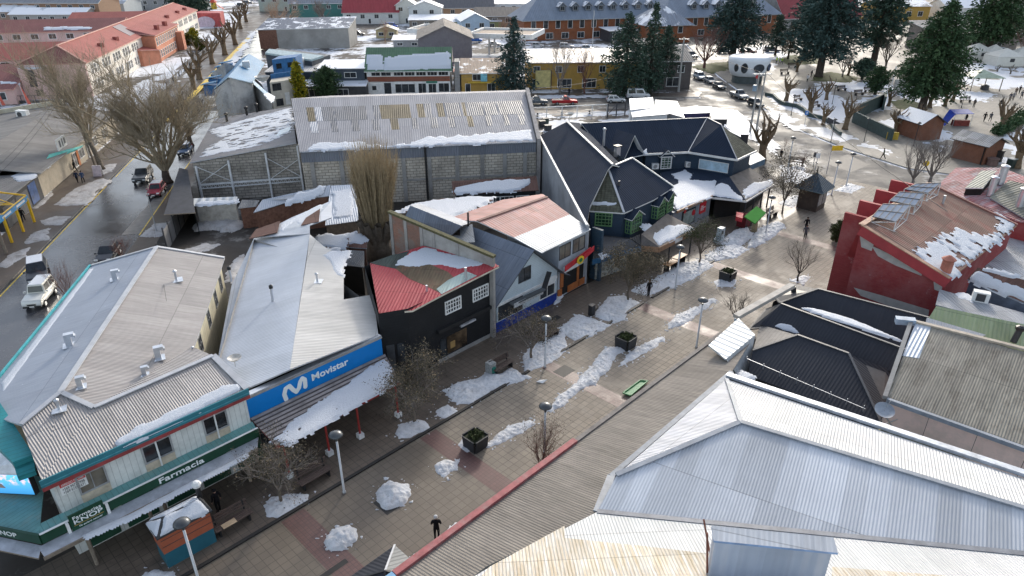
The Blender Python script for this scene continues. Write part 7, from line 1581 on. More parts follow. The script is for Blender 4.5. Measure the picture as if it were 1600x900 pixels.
for i,(a,r1_,r2_,kind_)in enumerate(((-1.95,.75,1.15,'r'),(-1.38,1.25,.95,'l'),(-2.45,.5,.9,'r'),(-.55,1.0,.9,'d'))):
 d_=Vector((math.cos(a),math.sin(a),0));p_=2.6
 c=Vector((cx0.x+4.72*.95*math.copysign(abs(d_.x)**(2/p_),d_.x),cx0.y+3.84*math.copysign(abs(d_.y)**(2/p_),d_.y),3.7));nn=Vector((d_.x*.8,d_.y,-.08)).normalized()
 mb=MB();mb.disc(c-nn*.35,nn,r1_,.5,DARKF,18,r2_);wnd=mb.build('window',ok_)
 mb=MB();mb.disc(c-nn*.3,nn,r1_*.86,.48,plain('blue_glass',(.03,.07,.16),.2)if kind_=='d' else GLASS,18,r2_*.86);mb.build('pane',wnd)
# pyramid hut at the street end
hu=thing('pyramid_hut','small information hut with dark slate pyramid roof at the street end','kiosk',P(1276,305))
ap=P(1277,269,4.6);c0_=Vector((ap.x,ap.y,0));hx=TD;hy=ND
cr=[c0_+hx*a*1.85+hy*b*1.85+Vector((0,0,2.75))for a,b in((-1,1),(1,1),(1,-1),(-1,-1))]
mb=MB()
for i in range(4):mb.slab([ap,cr[i],cr[(i+1)%4]],.12,corr('hut_slate',(.05,.075,.095),(.04,.06,.08),.4,.45,.1,.08),plain('teal_edge',(.12,.18,.2),.5))
mb.build('roof',hu);mb=MB();mb.tube([ap-Vector((0,0,.2)),ap+Vector((0,0,.8))],[.12,.02],BLACKM,6);mb.build('finial',hu)
mb=MB();mb.prism([c0_+(q-c0_)*.68*1+Vector((0,0,0))for q in[Vector((q.x,q.y,2.7/.68))for q in cr]],0,plain('hut_wood',(.06,.045,.035),.7,var=.4),False)
mb.v=[(x,y,0 if z<.01 else 2.72)for x,y,z in mb.v];mb.build('wall',hu)
for i,q in enumerate(((-1,1),(1,1))):
 e_=c0_+hx*q[0]*.65+hy*1.27;mb=MB();mb.obox(e_-hx*.6+Vector((0,0,.8)),hx*1.1,hy*.06,(0,0,1.4),plain('notice_panes',(.2,.2,.2),.3,var=.7,scale=4));mb.build('notice_board',hu)
# market huts
def hut(label,base,rz,L,W_,h,rise,rm,wm=None,snow=0):
 return gbox('wooden_hut',label,'hut',(base.x,base.y),rz,L,W_,h,rise,wm or siding('hut_brown',(.2,.085,.05),.2,.7,dk=.2),rm,.45,'y',group='wooden plaza huts',trim=DARKF,rt=.1)
b=P(1434,220);hut('reddish brown plaza hut with snow-covered gable roof',b,12,4.2,5.5,3.0,1.3,SNOW)
b=P(1534,258);h2=hut('open-fronted plaza hut with grey sheet roof and brown gable',b,28,4.4,5,3.0,.9,corr('hut_grey_roof',(.3,.3,.3),(.2,.2,.2),.3,.5,.1,.25))
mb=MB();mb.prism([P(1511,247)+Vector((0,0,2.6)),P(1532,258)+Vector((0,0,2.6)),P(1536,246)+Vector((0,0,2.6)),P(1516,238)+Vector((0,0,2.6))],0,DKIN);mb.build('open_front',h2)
for x,y,s,lab in((1524,251,1,'dark green bin before the open-fronted hut'),(1578,262,1.1,'dark box by the hut at the right frame edge')):
 t=thing('bin',lab,'bin',P(x,y));mb=MB();mb.box(P(x,y)+Vector((0,0,.6*s)),(.9*s,.8*s,1.2*s),plain('bin_green',(.02,.035,.03),.5),.4);mb.build('bin_body',t);mb=MB();mb.box(P(x,y)+Vector((0,0,1.25*s)),(1.0*s,.9*s,.1),plain('bin_lid',(.4,.42,.42),.5),.4);mb.build('lid',t)
for i,(x,y)in enumerate(((1549,258),(1556,252))):
 t=thing('plinth_block',['low reddish stone block beside the hut','tall dark round pedestal beside the hut'][i],'pedestal',P(x,y));mb=MB();mb.lathe(P(x,y),[(.75,0),(.75,.9+.7*i),(.85,.95+.7*i),(.85,1.1+.7*i)],plain('pedestal',(.16,.1,.085),.8)if not i else BLACKM,10);mb.build('block',t)
# blue tarpaulin stall
bt=thing('blue_stall','street stall under a bright blue tarpaulin on the plaza path','stall',P(1500,195))
BT=plain('blue_tarp',(.02,.05,.32),.4,var=.3,scale=2);p=P(1500,195)
mb=MB();mb.slab([p+Vector((-2.0,-1,2.2)),p+Vector((1.2,-1.2,2.3)),p+Vector((1.4,1.2,2.6)),p+Vector((-1.8,1.4,2.5))],.08,BT);mb.slab([p+Vector((-2.0,-1,2.2)),p+Vector((-1.8,1.4,2.5)),p+Vector((-3.6,.4,.2)),p+Vector((-3.6,-1.4,.2))],.06,BT);mb.build('tarpaulin',bt)
mb=MB();mb.obox(p+Vector((-1.8,-.9,0)),(2.8,-.1,0),(0,.8,0),(0,0,1.0),plain('stall_red',(.2,.04,.03),.6,var=.5,scale=3));mb.build('counter',bt)
for dx,dy in((-1.9,-.9),(1.1,-1.1),(1.3,1.1),(-1.7,1.3)):mb=MB();mb.tube([p+Vector((dx,dy,0)),p+Vector((dx,dy,2.35))],.04,STEEL,6);mb.build('pole',bt)
# open pavilion and tents
pv=thing('pavilion','open pavilion with pale green pyramid roof on thin posts','pavilion',P(1527,140));p=P(1527,139);p.z=0
mb=MB();q=[p+Vector((a*3.6,b*3.0,2.9))for a,b in((-1,-1),(1,-1),(1,1),(-1,1))];t_=p+Vector((0,0,4.3))
for i in range(4):mb.slab([t_,q[i],q[(i+1)%4]],.1,plain('pale_green_roof',(.3,.36,.27),.5))
mb.build('roof',pv)
for i in range(4):mb=MB();a_=p+(q[i]-p)*.9;mb.tube([Vector((a_.x,a_.y,0)),Vector((a_.x,a_.y,2.9))],.1,WOOD,6);mb.build('post',pv)
mb=MB();mb.lathe(p+Vector((1.2,-.6,0)),[(.9,0),(.8,.9),(.3,1.1)],DARKF,10);mb.build('brazier',pv)
TENT=plain('tent_canvas',(.66,.63,.56),.7,var=.08)
for x,y,w_2,lab in((1523,92,7,'white market tent with pointed roof nearest the big conifer'),(1549,94,5,'white market tent between bare branches'),(1566,101,7.5,'largest cream market tent with a dark window'),(1592,98,5.5,'white market tent at the right frame edge')):
 t=thing('market_tent',lab,'tent',P(x,y),'white market tents');p=P(x,y);a=w_2/2
 c=[p+Vector((i*a,j*a*.8,2.4))for i,j in((-1,-1),(1,-1),(1,1),(-1,1))];mb=MB()
 for i in range(4):mb.slab([p+Vector((0,0,4.3)),c[i],c[(i+1)%4]],.08,TENT)
 mb.build('roof',t);mb=MB();mb.prism([Vector((q.x,q.y,2.35))for q in c],0,TENT,False);mb.build('wall',t)
 mb=MB();mb.obox(p+Vector((-.3,-a*.8-.04,1.1)),(1.2,0,0),(0,.05,0),(0,0,.9),DARKF);mb.build('window',t)
mo_=thing('stone_monument','pale stone slab monument between the benches and the cypress','monument',P(1404,145));p=P(1404,145);mb=MB();mb.obox(p+Vector((-1.2,0,.2)),(2.4,.3,0),(0,.4,0),(0,0,2.6),plain('pale_stone',(.45,.43,.39),.8));mb.build('slab',mo_);mb=MB();mb.box(p+Vector((0,.3,.1)),(3.2,1.4,.25),CONC);mb.build('base',mo_);mb=MB();mb.tube([p+Vector((-1.6,.6,0)),p+Vector((-1.6,.6,5.5))],.12,WHITE,6);mb.build('pole',mo_)
# yard fence behind the navy building, gate, sheds by the crossing
fn=thing('yard_fence','white railed yard fence along the upper road','fence',P(900,180))
mb=MB();f0_,f1_=P(830,188),P(948,182)
for k in range(6):q_=f0_.lerp(f1_,k/5);mb=MB();mb.bar(q_,q_+Vector((0,0,2.3)),.14,WHITE);mb.build('post',fn)
mb=MB();mb.bar(f0_+Vector((0,0,2.3)),f1_+Vector((0,0,2.3)),.14,WHITE,.14);mb.bar(f0_+Vector((0,0,.9)),f1_+Vector((0,0,.9)),.08,WHITE);mb.build('rail',fn)
gt_=thing('yard_gate','dark barred yard gate beside the white shed','gate',P(965,182));mb=MB();f0_,f1_=P(949,183),P(976,181)
for k in range(3):q_=f0_.lerp(f1_,k/2);mb.bar(q_,q_+Vector((0,0,2.6)),.2,DARKF)
for z in(.4,1.3,2.3):mb.bar(f0_+Vector((0,0,z)),f1_+Vector((0,0,z)),.1,DARKF)
mb.bar(f0_+Vector((0,0,.4)),f0_.lerp(f1_,.5)+Vector((0,0,2.3)),.08,DARKF);mb.build('gate_leaf',gt_)
for i,(x,y)in enumerate(((840,182),(878,180),(921,178))):
 t=thing('picnic_table',['dark picnic table in the snowy yard nearest the warehouse','dark picnic table in mid yard','round dark table in the snowy yard nearest the gate'][i],'table',P(x,y),'yard tables');p=P(x,y);mb=MB();mb.box(p+Vector((0,0,.75)),(1.8,.9,.08),DARKF);mb.build('table_top',t);mb=MB();mb.box(p+Vector((0,0,.36)),(.3,.5,.7),DARKF);mb.build('leg',t)
for i,(x,y)in enumerate(((852,193),(847,197),(856,204))):
 t=thing('crate',['dark green crate in the snow, farthest of three','black crate in the snow, leftmost of three','black crate in the snow, nearest of three'][i],'crate',P(x,y),'yard crates');mb=MB();mb.box(P(x,y)+Vector((0,0,.45)),(1.1,.9,.9),DARKF if i else plain('crate_green',(.05,.07,.05),.7),.3);mb.build('crate_body',t);mb=MB();mb.box(P(x,y)+Vector((0,0,.95)),(1.2,1.0,.1),BLACKM,.3);mb.build('lid',t)
SW1=snowroof('shed_roof_snowed',(.3,.3,.31),.8)
for lab,pts,wm in(('white corner shed with snowy double roof beside the yard gate',[(985,172,3.4),(1022,168,3.4),(1020,152,4.2),(983,154,4.2)],WHITE),('white flat shed in front of the corner shed',[(988,183,3.0),(1045,178,3.2),(1035,166,3.4),(985,170,3.2)],WHITE),('snow-roofed shed with bright tin edge toward the crossing',[(1022,170,3.2),(1070,184,3.0),(1058,158,3.4),(1024,156,3.6)],GREYF),('long snow-covered shed with dark purple fascia',[(1054,178,3.0),(1112,176,3.0),(1112,166,3.2),(1052,168,3.2)],plain('purple_fascia',(.06,.05,.12),.6)),('little grey kiosk with half snowed roof by the crossing',[(1112,186,2.8),(1138,186,2.8),(1132,172,3.2),(1110,173,3.2)],DARKF),('snowy lean-to beside the navy hip roof',[(1130,200,2.6),(1158,214,2.6),(1150,196,3.0),(1132,194,3.0)],DARKF),('smaller snowy lean-to nearest the electric poles',[(1154,210,2.4),(1172,210,2.4),(1164,198,2.8),(1150,200,2.8)],DARKF)):
 shed('corner_shed',lab,PP(pts),SW1,wm)
# yard sheet fence, gas tank, lean canopy by the left road
yf=thing('sheet_fence','grey sheet metal yard fence along the left road sidewalk','fence',P(280,350));f0_,f1_=P(262,392),P(300,330);mb=MB()
for k in range(7):q_=f0_.lerp(f1_,k/6);mb=MB();mb.bar(q_,q_+Vector((0,0,2.7)),.12,DARKF);mb.build('post',yf)
mb=MB();mb.bar(f0_+Vector((0,0,1.15)),f1_+Vector((0,0,1.15)),.04,corr('fence_sheet',(.26,.25,.24),(.18,.17,.165),.3,.6,.2,.2),2.3);mb.build('sheets',yf)
tk=thing('gas_tank','white upright gas tank with orange mark in the yard snow','tank',P(339,345));p=P(339,345);mb=MB();mb.lathe(p,[(.5,0),(.62,.1),(.62,1.7),(.5,2.0),(.2,2.15),(.2,2.35)],WHITE,14);mb.build('tank_body',tk,True);mb=MB();mb.box(p+Vector((0,-.63,.8)),(.5,.06,.6),plain('orange_mark',(.6,.2,.02),.5));mb.build('label_plate',tk)
lc_=thing('lean_canopy','dark roofed entrance lean-to at the road end of the annex','canopy',P(275,320));pr=PP([(256,335,2.9),(305,332,2.9),(293,265,3.9),(280,262,3.9)]);mb=MB();mb.slab(pr,.12,plain('felt_dark',(.05,.052,.06),.7),WOOD);mb.build('roof',lc_);mb=MB();mb.tube([P(273,345),over(P(273,345),2.8)],.16,WOOD,6);mb.build('post',lc_);mb=MB();mb.prism(shrink([pr[1],pr[2],pr[3]],.5),0,DKIN,False);mb.build('wall',lc_)
# ------------------------------------------------------------ trees
def barkmat(name,col,var=.35):
 return plain(name,col,.9,var=var,scale=2.5,bmp=.4,bscale=9,spec=.15)
BARK=barkmat('bark_grey_brown',(.14,.115,.09));BARKL=barkmat('bark_light',(.27,.225,.17));BARKD=barkmat('bark_dark',(.07,.055,.045));BARKP=barkmat('bark_pollard',(.17,.12,.075));TWIG=barkmat('twig_tan',(.29,.24,.17));TWIGY=barkmat('twig_straw',(.36,.285,.18));TWIGR=barkmat('twig_reddish',(.16,.085,.07));TWIGP=barkmat('twig_peach',(.38,.26,.18));TWIGG=barkmat('twig_grey',(.2,.175,.155))
def leafmat(name,c1,c2,c3=None):
 if name in MATS:return MATS[name]
 m,nt,b=_new(name);g=nt.nodes.new('ShaderNodeNewGeometry');r=g.outputs['Random Per Island']
 f=noise(nt,g.outputs['Position'],.55,4,.6)
 c=mix(nt,r,c1,c2);c=mix(nt,ramp(nt,f,.35,.65),scl(c1,.7),c)
 if c3:c=mix(nt,math_(nt,'LESS_THAN',r,.16),c,c3)
 nt.links.new(c,b.inputs['Base Color']);setb(b,.75,0,.15);MATS[name]=m;return m
LEAFO=leafmat('leaf_olive_brown',(.075,.066,.046),(.15,.13,.085),(.24,.18,.11));LEAFG=leafmat('leaf_sparse_green',(.05,.065,.025),(.09,.11,.04))
NEED=leafmat('needle_dark',(.045,.08,.06),(.1,.145,.095));NEEDB=leafmat('needle_blue',(.045,.08,.072),(.09,.135,.118));NEEDC=leafmat('needle_cypress',(.045,.088,.042),(.1,.155,.065));NEEDY=leafmat('needle_yellow',(.3,.26,.02),(.46,.38,.03),(.08,.14,.02));BUSHY=leafmat('bush_yellow_green',(.09,.1,.02),(.18,.17,.04))
def unit(r):
 z=r.uniform(-1,1);a=r.uniform(0,6.283);k=math.sqrt(1-z*z);return Vector((k*math.cos(a),k*math.sin(a),z))
def limb(mb,p,d,L,r0,r1,mat,r,segs=4,wob=.12,up=.0,n=5):
 pts=[p.copy()];rad=[r0];q=p.copy();dd=d.normalized()
 for i in range(segs):
  dd=(dd+unit(r)*wob+Vector((0,0,up))).normalized();q=q+dd*(L/segs);pts.append(q);rad.append(r0+(r1-r0)*(i+1)/segs)
 mb.tube(pts,rad,mat,n,False);return pts,dd
def branch(mb,p,d,L,r0,lev,r,pr,tips):
 n=6 if lev>=3 else(4 if lev==2 else 3)
 pts,dd=limb(mb,p,d,L,r0,r0*pr.get('taper',.45),pr['mat'],r,4 if lev>1 else 3,pr.get('wob',.15),pr.get('up',.05),n)
 if lev<=1:tips.append(pts[-1]);tips.append(pts[-2]);return
 k=pr['kids']if isinstance(pr['kids'],int)else pr['kids'][lev]
 for i in range(k):
  t=r.uniform(pr.get('from',.3),1.0)if i else 1.0
  j=min(len(pts)-2,int(t*(len(pts)-1)));f=t*(len(pts)-1)-j;q=pts[j].lerp(pts[j+1],min(1,f))
  a=(dd*pr.get('fwd',1.0)+unit(r)*pr.get('spread',.8)+Vector((0,0,pr.get('lift',.2)))).normalized()
  branch(mb,q,a,L*r.uniform(*pr.get('lr',(.5,.8))),r0*pr.get('rr',.5)*r.uniform(.7,1.1),lev-1,r,pr,tips)
def leaves(mb,tips,n,size,spread,mat,r,rs):
 """small leaf faces scattered about the twig ends"""
 T=np.array([tuple(t)for t in tips]);idx=rs.randint(0,len(T),n)
 c=T[idx]+rs.normal(0,spread,(n,3));u=rs.normal(size=(n,3));u/=np.linalg.norm(u,axis=1)[:,None]
 v=np.cross(u,rs.normal(size=(n,3)));v/=np.linalg.norm(v,axis=1)[:,None];s=size*rs.uniform(.6,1.4,(n,1))
 Q=np.stack([c-u*s,c+v*s*.6,c+u*s,c-v*s*.6],1).reshape(-1,3);b=len(mb.v);mi=mb.mi(mat)
 mb.v+=[tuple(q)for q in Q];mb.f+=[(b+4*i,b+4*i+1,b+4*i+2,b+4*i+3)for i in range(n)];mb.m+=[mi]*n
def tree(name,label,cat,base,group=None):return thing(name,label,cat,tuple(base),group)
def h_of(bx,by,ty):
 b=P(bx,by);d=ray(bx,ty);return CAMH+d.z*(b.y/d.y)
def wpx(bx,by,w_):b=P(bx,by);return w_/FPX*(b.y*CT+CAMH*ST)
def bare(name,label,base_px,top,wid,seed,trunk=.3,r0=.25,stems=6,lev=4,pr=None,cat='tree',group=None,lean=(0,0),leaf=None,tmat=None,htrunk=None):
 r=random.Random(seed);b=P(*base_px);H=h_of(*base_px,top);R=wpx(*base_px,wid)/2
 t=tree(name,label,cat,b,group);pr=dict(dict(mat=TWIGG,kids=4,spread=.8,up=.05,lift=.2),**(pr or{}))
 mt=MB();ht=H*trunk if htrunk is None else htrunk
 top_=b+Vector((lean[0],lean[1],ht));mt.tube([b-Vector((0,0,.1)),b.lerp(top_,.12),b.lerp(top_,.55)+Vector((r.uniform(-.1,.1),0,0)),top_],[r0*1.5,r0*1.1,r0,r0*.85],tmat or pr['mat'],8);mt.build('trunk',t,True)
 mc=MB();tips=[]
 L0=(H-ht)*pr.get('l0',.55)
 for i in range(stems):
  a=2*math.pi*(i+r.uniform(-.3,.3))/stems;tilt=R/max(.1,H-ht)*r.uniform(.4,1.15)*pr.get('open',1.0)
  d=Vector((math.cos(a)*tilt,math.sin(a)*tilt,1)).normalized()
  branch(mc,top_-Vector((0,0,r.uniform(0,ht*.15))),d,L0*r.uniform(.8,1.1),r0*.55,lev,r,pr,tips)
 if leaf:
  n,size,spr,lm=leaf;leaves(mc,tips,n,size,spr,lm,r,np.random.RandomState(seed))
 mc.build('crown',t);return t
# big bare trees of the left road
LP=dict(mat=TWIG,kids={5:5,4:6,3:6,2:6},spread=.85,lift=.22,up=.06,wob=.18,lr=(.45,.8),l0=.5,fwd=1.0,rr=.5)
bare('bare_street_tree','largest bare street tree, overhanging the road beside the parked red car',(262,284),92,215,1,.10,.55,9,5,dict(LP,open=1.25,**{'from':.12}),tmat=BARKD)
bare('bare_street_tree','bare street tree with leaning trunk before the pink school end wall',(160,265),62,120,2,.2,.36,6,5,dict(LP,**{'from':.12}),lean=(-1.6,1.5),tmat=BARK)
bare('bare_street_tree','dark bare tree between the annex roof and the blue-roofed house',(298,226),138,60,3,.2,.4,6,4,dict(LP,mat=BARKD,kids=5),tmat=BARKD)
# tall pollarded poplar brush
r=random.Random(5);b=P(594,402);t=tree('pollard_poplar','tall straw-coloured bare pollard in front of the long warehouse','tree',b)
mt=MB();mt.tube([b,b+Vector((0,0,1.5)),b+Vector((0,0,3.6))],[1.5,1.2,1.35],BARK,10)
for i in range(9):
 a=i*.7;limb(mt,b+Vector((math.cos(a)*.5,math.sin(a)*.5,1.5)),Vector((math.cos(a)*.5,math.sin(a)*.5,1)),3.2,.55,.35,BARK,r,3,.05)
mt.build('trunk',t,True);mc=MB()
Hb=h_of(594,402,226);Rb=wpx(594,402,78)/2
for i in range(900):
 a=r.uniform(0,6.283);q=math.sqrt(r.random());z0_=r.uniform(3.2,5.2);p0=b+Vector((math.cos(a)*q*1.2,math.sin(a)*q*1.2,z0_))
 L=(Hb+1.2-z0_)*r.uniform(.5,1.0)*(1-.15*q);tl=Rb/(Hb-3)*q*1.15
 pts,_=limb(mc,p0,Vector((math.cos(a)*tl*.85,math.sin(a)*tl*.85,1)),L,.035,.008,TWIGY,r,4,.035,.10,3)
 for k in range(3):
  j=r.choice((1,2,3));limb(mc,pts[j],(pts[j+1]-pts[j]).normalized()+unit(r)*.22,L*.3,.016,.006,TWIGY,r,2,.05,.1,3)
mc.build('crown',t)
# olive-leaved street trees, nearly leafless
OP=dict(mat=TWIGG,kids={4:5,3:5,2:5},spread=1.0,lift=.15,up=.02,lr=(.5,.75),l0=.5,open=1.2,rr=.5)
for bp,top,wd,sd,lab,lf,mt_ in(((440,786),676,88,11,'brown-twigged bushy street tree at the pharmacy canopy end',(3200,.045,.16,LEAFO),TWIGG),((648,660),541,104,12,'roundest olive-brown street tree beside the snowy shingled canopy',(7000,.05,.17,LEAFO),TWIGG),((830,562),478,64,13,'grey-brown bushy street tree in front of the pale blue gabled house',(3200,.05,.15,LEAFO),TWIGG),((981,470),374,76,14,'dense olive street tree at the corner of the navy building',(8000,.06,.18,LEAFO),BARK),((1092,412),342,46,15,'thin young green street tree before the round red signs',(2600,.06,.16,LEAFG),BARK),((1222,333),242,66,16,'dark bushy street tree by the right tiled canopy',(3800,.07,.18,LEAFO),BARKD)):
 bare('street_tree',lab,bp,top,wd,sd,.22,.1,7,4,dict(OP,mat=mt_),'tree','leafy street trees of the pedestrian street',leaf=lf,tmat=BARK)
# leafless small trees
SP=dict(mat=TWIGG,kids={5:3,4:4,3:4,2:4},spread=.75,lift=.3,up=.06,lr=(.5,.8),l0=.45)
bare('bare_tree','small bare tree with open branches in mid-street before the red hall',(1246,440),366,74,21,.18,.09,6,4,dict(SP,mat=BARKD,open=1.2))
bare('bare_tree','small round bare tree between lamp and silver roof hood',(1150,506),450,62,22,.15,.07,8,4,dict(SP,mat=BARKD,open=1.4))
bare('bare_tree','reddish-brown twiggy bush rising behind the red parapet',(846,745),655,84,23,.08,.06,10,4,dict(SP,mat=TWIGR,open=.9),cat='bush',leaf=(900,.035,.1,LEAFO))
bare('bare_tree','left of two grey bare trees beyond the solar panels',(1425,288),216,80,24,.12,.2,7,5,dict(SP,mat=TWIGG,open=1.2));bare('bare_tree','right of two grey bare trees beyond the solar panels',(1453,284),212,80,25,.12,.22,7,5,dict(SP,mat=TWIGG,open=1.3))
bare('bare_shrub','thin bare shrub on the verge by the bench near the hut',(1253,262),222,26,26,.1,.04,7,3,dict(SP,mat=TWIGR),cat='bush');bare('bare_shrub','little bare shrub at the road edge above the white lamp',(1226,232),210,14,27,.1,.03,6,3,dict(SP,mat=TWIGR),cat='bush')
bare('bare_shrub','reddish bare shrub behind the pharmacy roof beside the white jeep',(108,470),408,66,28,.05,.05,12,4,dict(SP,mat=TWIGR,open=1.2),cat='bush');bare('bare_shrub','reddish bare shrub over the black hatchback by the pharmacy roof',(192,404),366,42,29,.05,.05,10,4,dict(SP,mat=TWIGR,open=1.2),cat='bush')
bare('bare_tree','left bare tree in front of the ochre shop',(875,146),52,74,31,.15,.22,6,5,dict(SP,mat=TWIGG));bare('bare_tree','right reddish bare tree in front of the ochre shop',(913,146),62,60,32,.15,.2,6,5,dict(SP,mat=TWIGR))
bare('bare_tree','wide reddish-brown bare tree beyond the grass island',(1100,106),36,98,33,.15,.35,7,5,dict(SP,mat=TWIGR,open=1.2))
bare('bare_tree','peach-coloured bare willow at the top left of the street row',(440,50),-8,62,34,.1,.5,9,5,dict(SP,mat=TWIGP,open=1.3,lift=-.1));bare('bare_tree','bare tree before the large green house',(503,42),-4,34,35,.2,.4,6,4,dict(LP,mat=TWIGG,kids=5))
bare('bare_tree','bare brown tree cluster behind the rear school wing',(95,30),-6,60,36,.1,.4,8,4,dict(SP,mat=TWIGG,open=1.3));bare('bare_tree','dark bare tree behind the school right of the pale house',(152,26),-6,50,37,.1,.4,8,4,dict(SP,mat=BARKD,open=1.3));bare('bare_tree','bare peach twig bush left of the car yard',(602,66),30,24,38,.1,.2,7,4,dict(SP,mat=TWIGP),cat='bush');bare('bare_tree','bare tree by the brown long house behind the fuel station',(785,52),26,50,39,.1,.3,7,4,dict(SP,mat=TWIGP,open=1.3))
bare('bare_tree','tall thin bare tree left of the biggest cypress',(1382,112),50,46,40,.2,.3,5,5,dict(LP,mat=BARK,kids=4));bare('bare_tree','bare tree under the tallest plaza conifer',(1316,120),66,48,41,.12,.2,6,4,dict(SP,mat=TWIGG));bare('bare_tree','reddish dark tree at the right frame edge beyond the tents',(1598,98),40,46,42,.12,.3,7,5,dict(SP,mat=TWIGR));bare('bare_tree','thin bare tree beside the bronze-leaved conifer on the plaza',(1222,84),50,34,43,.15,.2,5,4,dict(SP,mat=BARKD));bare('bare_tree','bare reddish tree at the left of the far white tents',(1495,88),60,34,44,.12,.25,7,4,dict(SP,mat=TWIGR))
for i,(x,y,tp,lab)in enumerate(((1190,96,44,'leaning bare tree beyond the oval kiosk'),(1552,100,78,'forked bare tree before the white tents'),(1578,116,98,'small bare sapling on the open snowfield, right one'),(1558,112,98,'small bare sapling on the open snowfield, left one'))):
 bare('bare_tree',lab,(x,y),tp,26,50+i,.2,.18,4,3,dict(SP,mat=BARK))
# knobbly pollards on the plaza and along the road
def pollard(seed,s=1.0):
 r=random.Random(seed);mt,mc=MB(),MB();H=1.7*s
 mt.tube([Vector((0,0,-.1)),Vector((0,0,.3)),Vector((.08,0,H*.6)),Vector((.05,.05,H))],[.52*s,.4*s,.34*s,.42*s],BARKP,9)
 n=r.choice((5,6,7))
 for i in range(n):
  a=6.283*(i+r.uniform(-.3,.3))/n;d=Vector((math.cos(a)*r.uniform(.5,1.1),math.sin(a)*r.uniform(.5,1.1),1));L=r.uniform(1.5,2.4)*s
  pts,dd=limb(mc,Vector((.05,.05,H*.9)),d,L,.2*s,.13*s,BARKP,r,4,.22,.12,6)
  for k in range(r.choice((2,3,3))):
   p2,d2=limb(mc,pts[r.choice((2,3,4))],dd+unit(r)*.8,r.uniform(.7,1.3)*s,.11*s,.09*s,BARKP,r,3,.25,.15,5)
   for m_ in range(3):limb(mc,p2[-1],d2+unit(r)*.6,r.uniform(.3,.7)*s,.05*s,.02*s,BARK,r,2,.2,.1,4)
 t=thing('pollard_tree','pollard','tree');mt.build('trunk',t,True);mc.build('crown',t);return t
PB=[pollard(i,1.0)for i in range(61,66)]
POLL=[(1228,158,1.15,'pollard with long whips at the left end of the plaza garden'),(1265,178,1.25,'orange-barked pollard beside the blue disabled sign'),(1291,156,.95,'dark pollard behind the blue disabled sign'),(1286,195,.9,'thin pollard before the winding garden wall'),(1320,202,1.2,'thick bristly pollard before the tall green wall'),(1388,166,.85,'slim pollard on the lawn beside the sunken garden'),(1398,208,.95,'pollard inside the sunken plaza garden'),(1452,168,1.05,'pollard leaning beside the cypress trunk'),(1476,166,.95,'left of two pollards beyond the cypress'),(1488,158,1.0,'right of two pollards beyond the cypress'),(1563,205,1.25,'bushy pollard by the plaza path and hedge'),(1588,262,1.4,'tall stumpy pollard at the right frame edge'),(1190,250,1.5,'broad many-armed pollard beside the navy hip roof'),(1245,112,.8,'little pollard by the reflective-vested workers'),(1325,118,.8,'pollard in the shade of the tallest conifer'),(1437,188,.7,'short stump pollard by the brown hut'),
  (352,86,1.9,'pollard by the yellow kerb before the far school lawn'),(368,70,1.9,'farther pollard by the yellow kerb'),(332,100,1.7,'pollard against the school fence'),(312,124,1.7,'nearer pollard against the school fence'),(303,140,1.5,'nearest pollard on the school sidewalk'),(376,45,1.8,'farthest pollard on the school sidewalk'),(385,34,1.8,'thin far pollard at the street bend')]
used_=set()
for i,(x,y,s,lab)in enumerate(POLL):
 k=i%5;o=PB[k]if k not in used_ else copy_tree(PB[k]);used_.add(k)
 place(o,P(x,y),i*1.3,s);tag(o,lab,'tree','pollarded trees on the plaza' if x>1100 else 'pollarded trees on the school sidewalk')
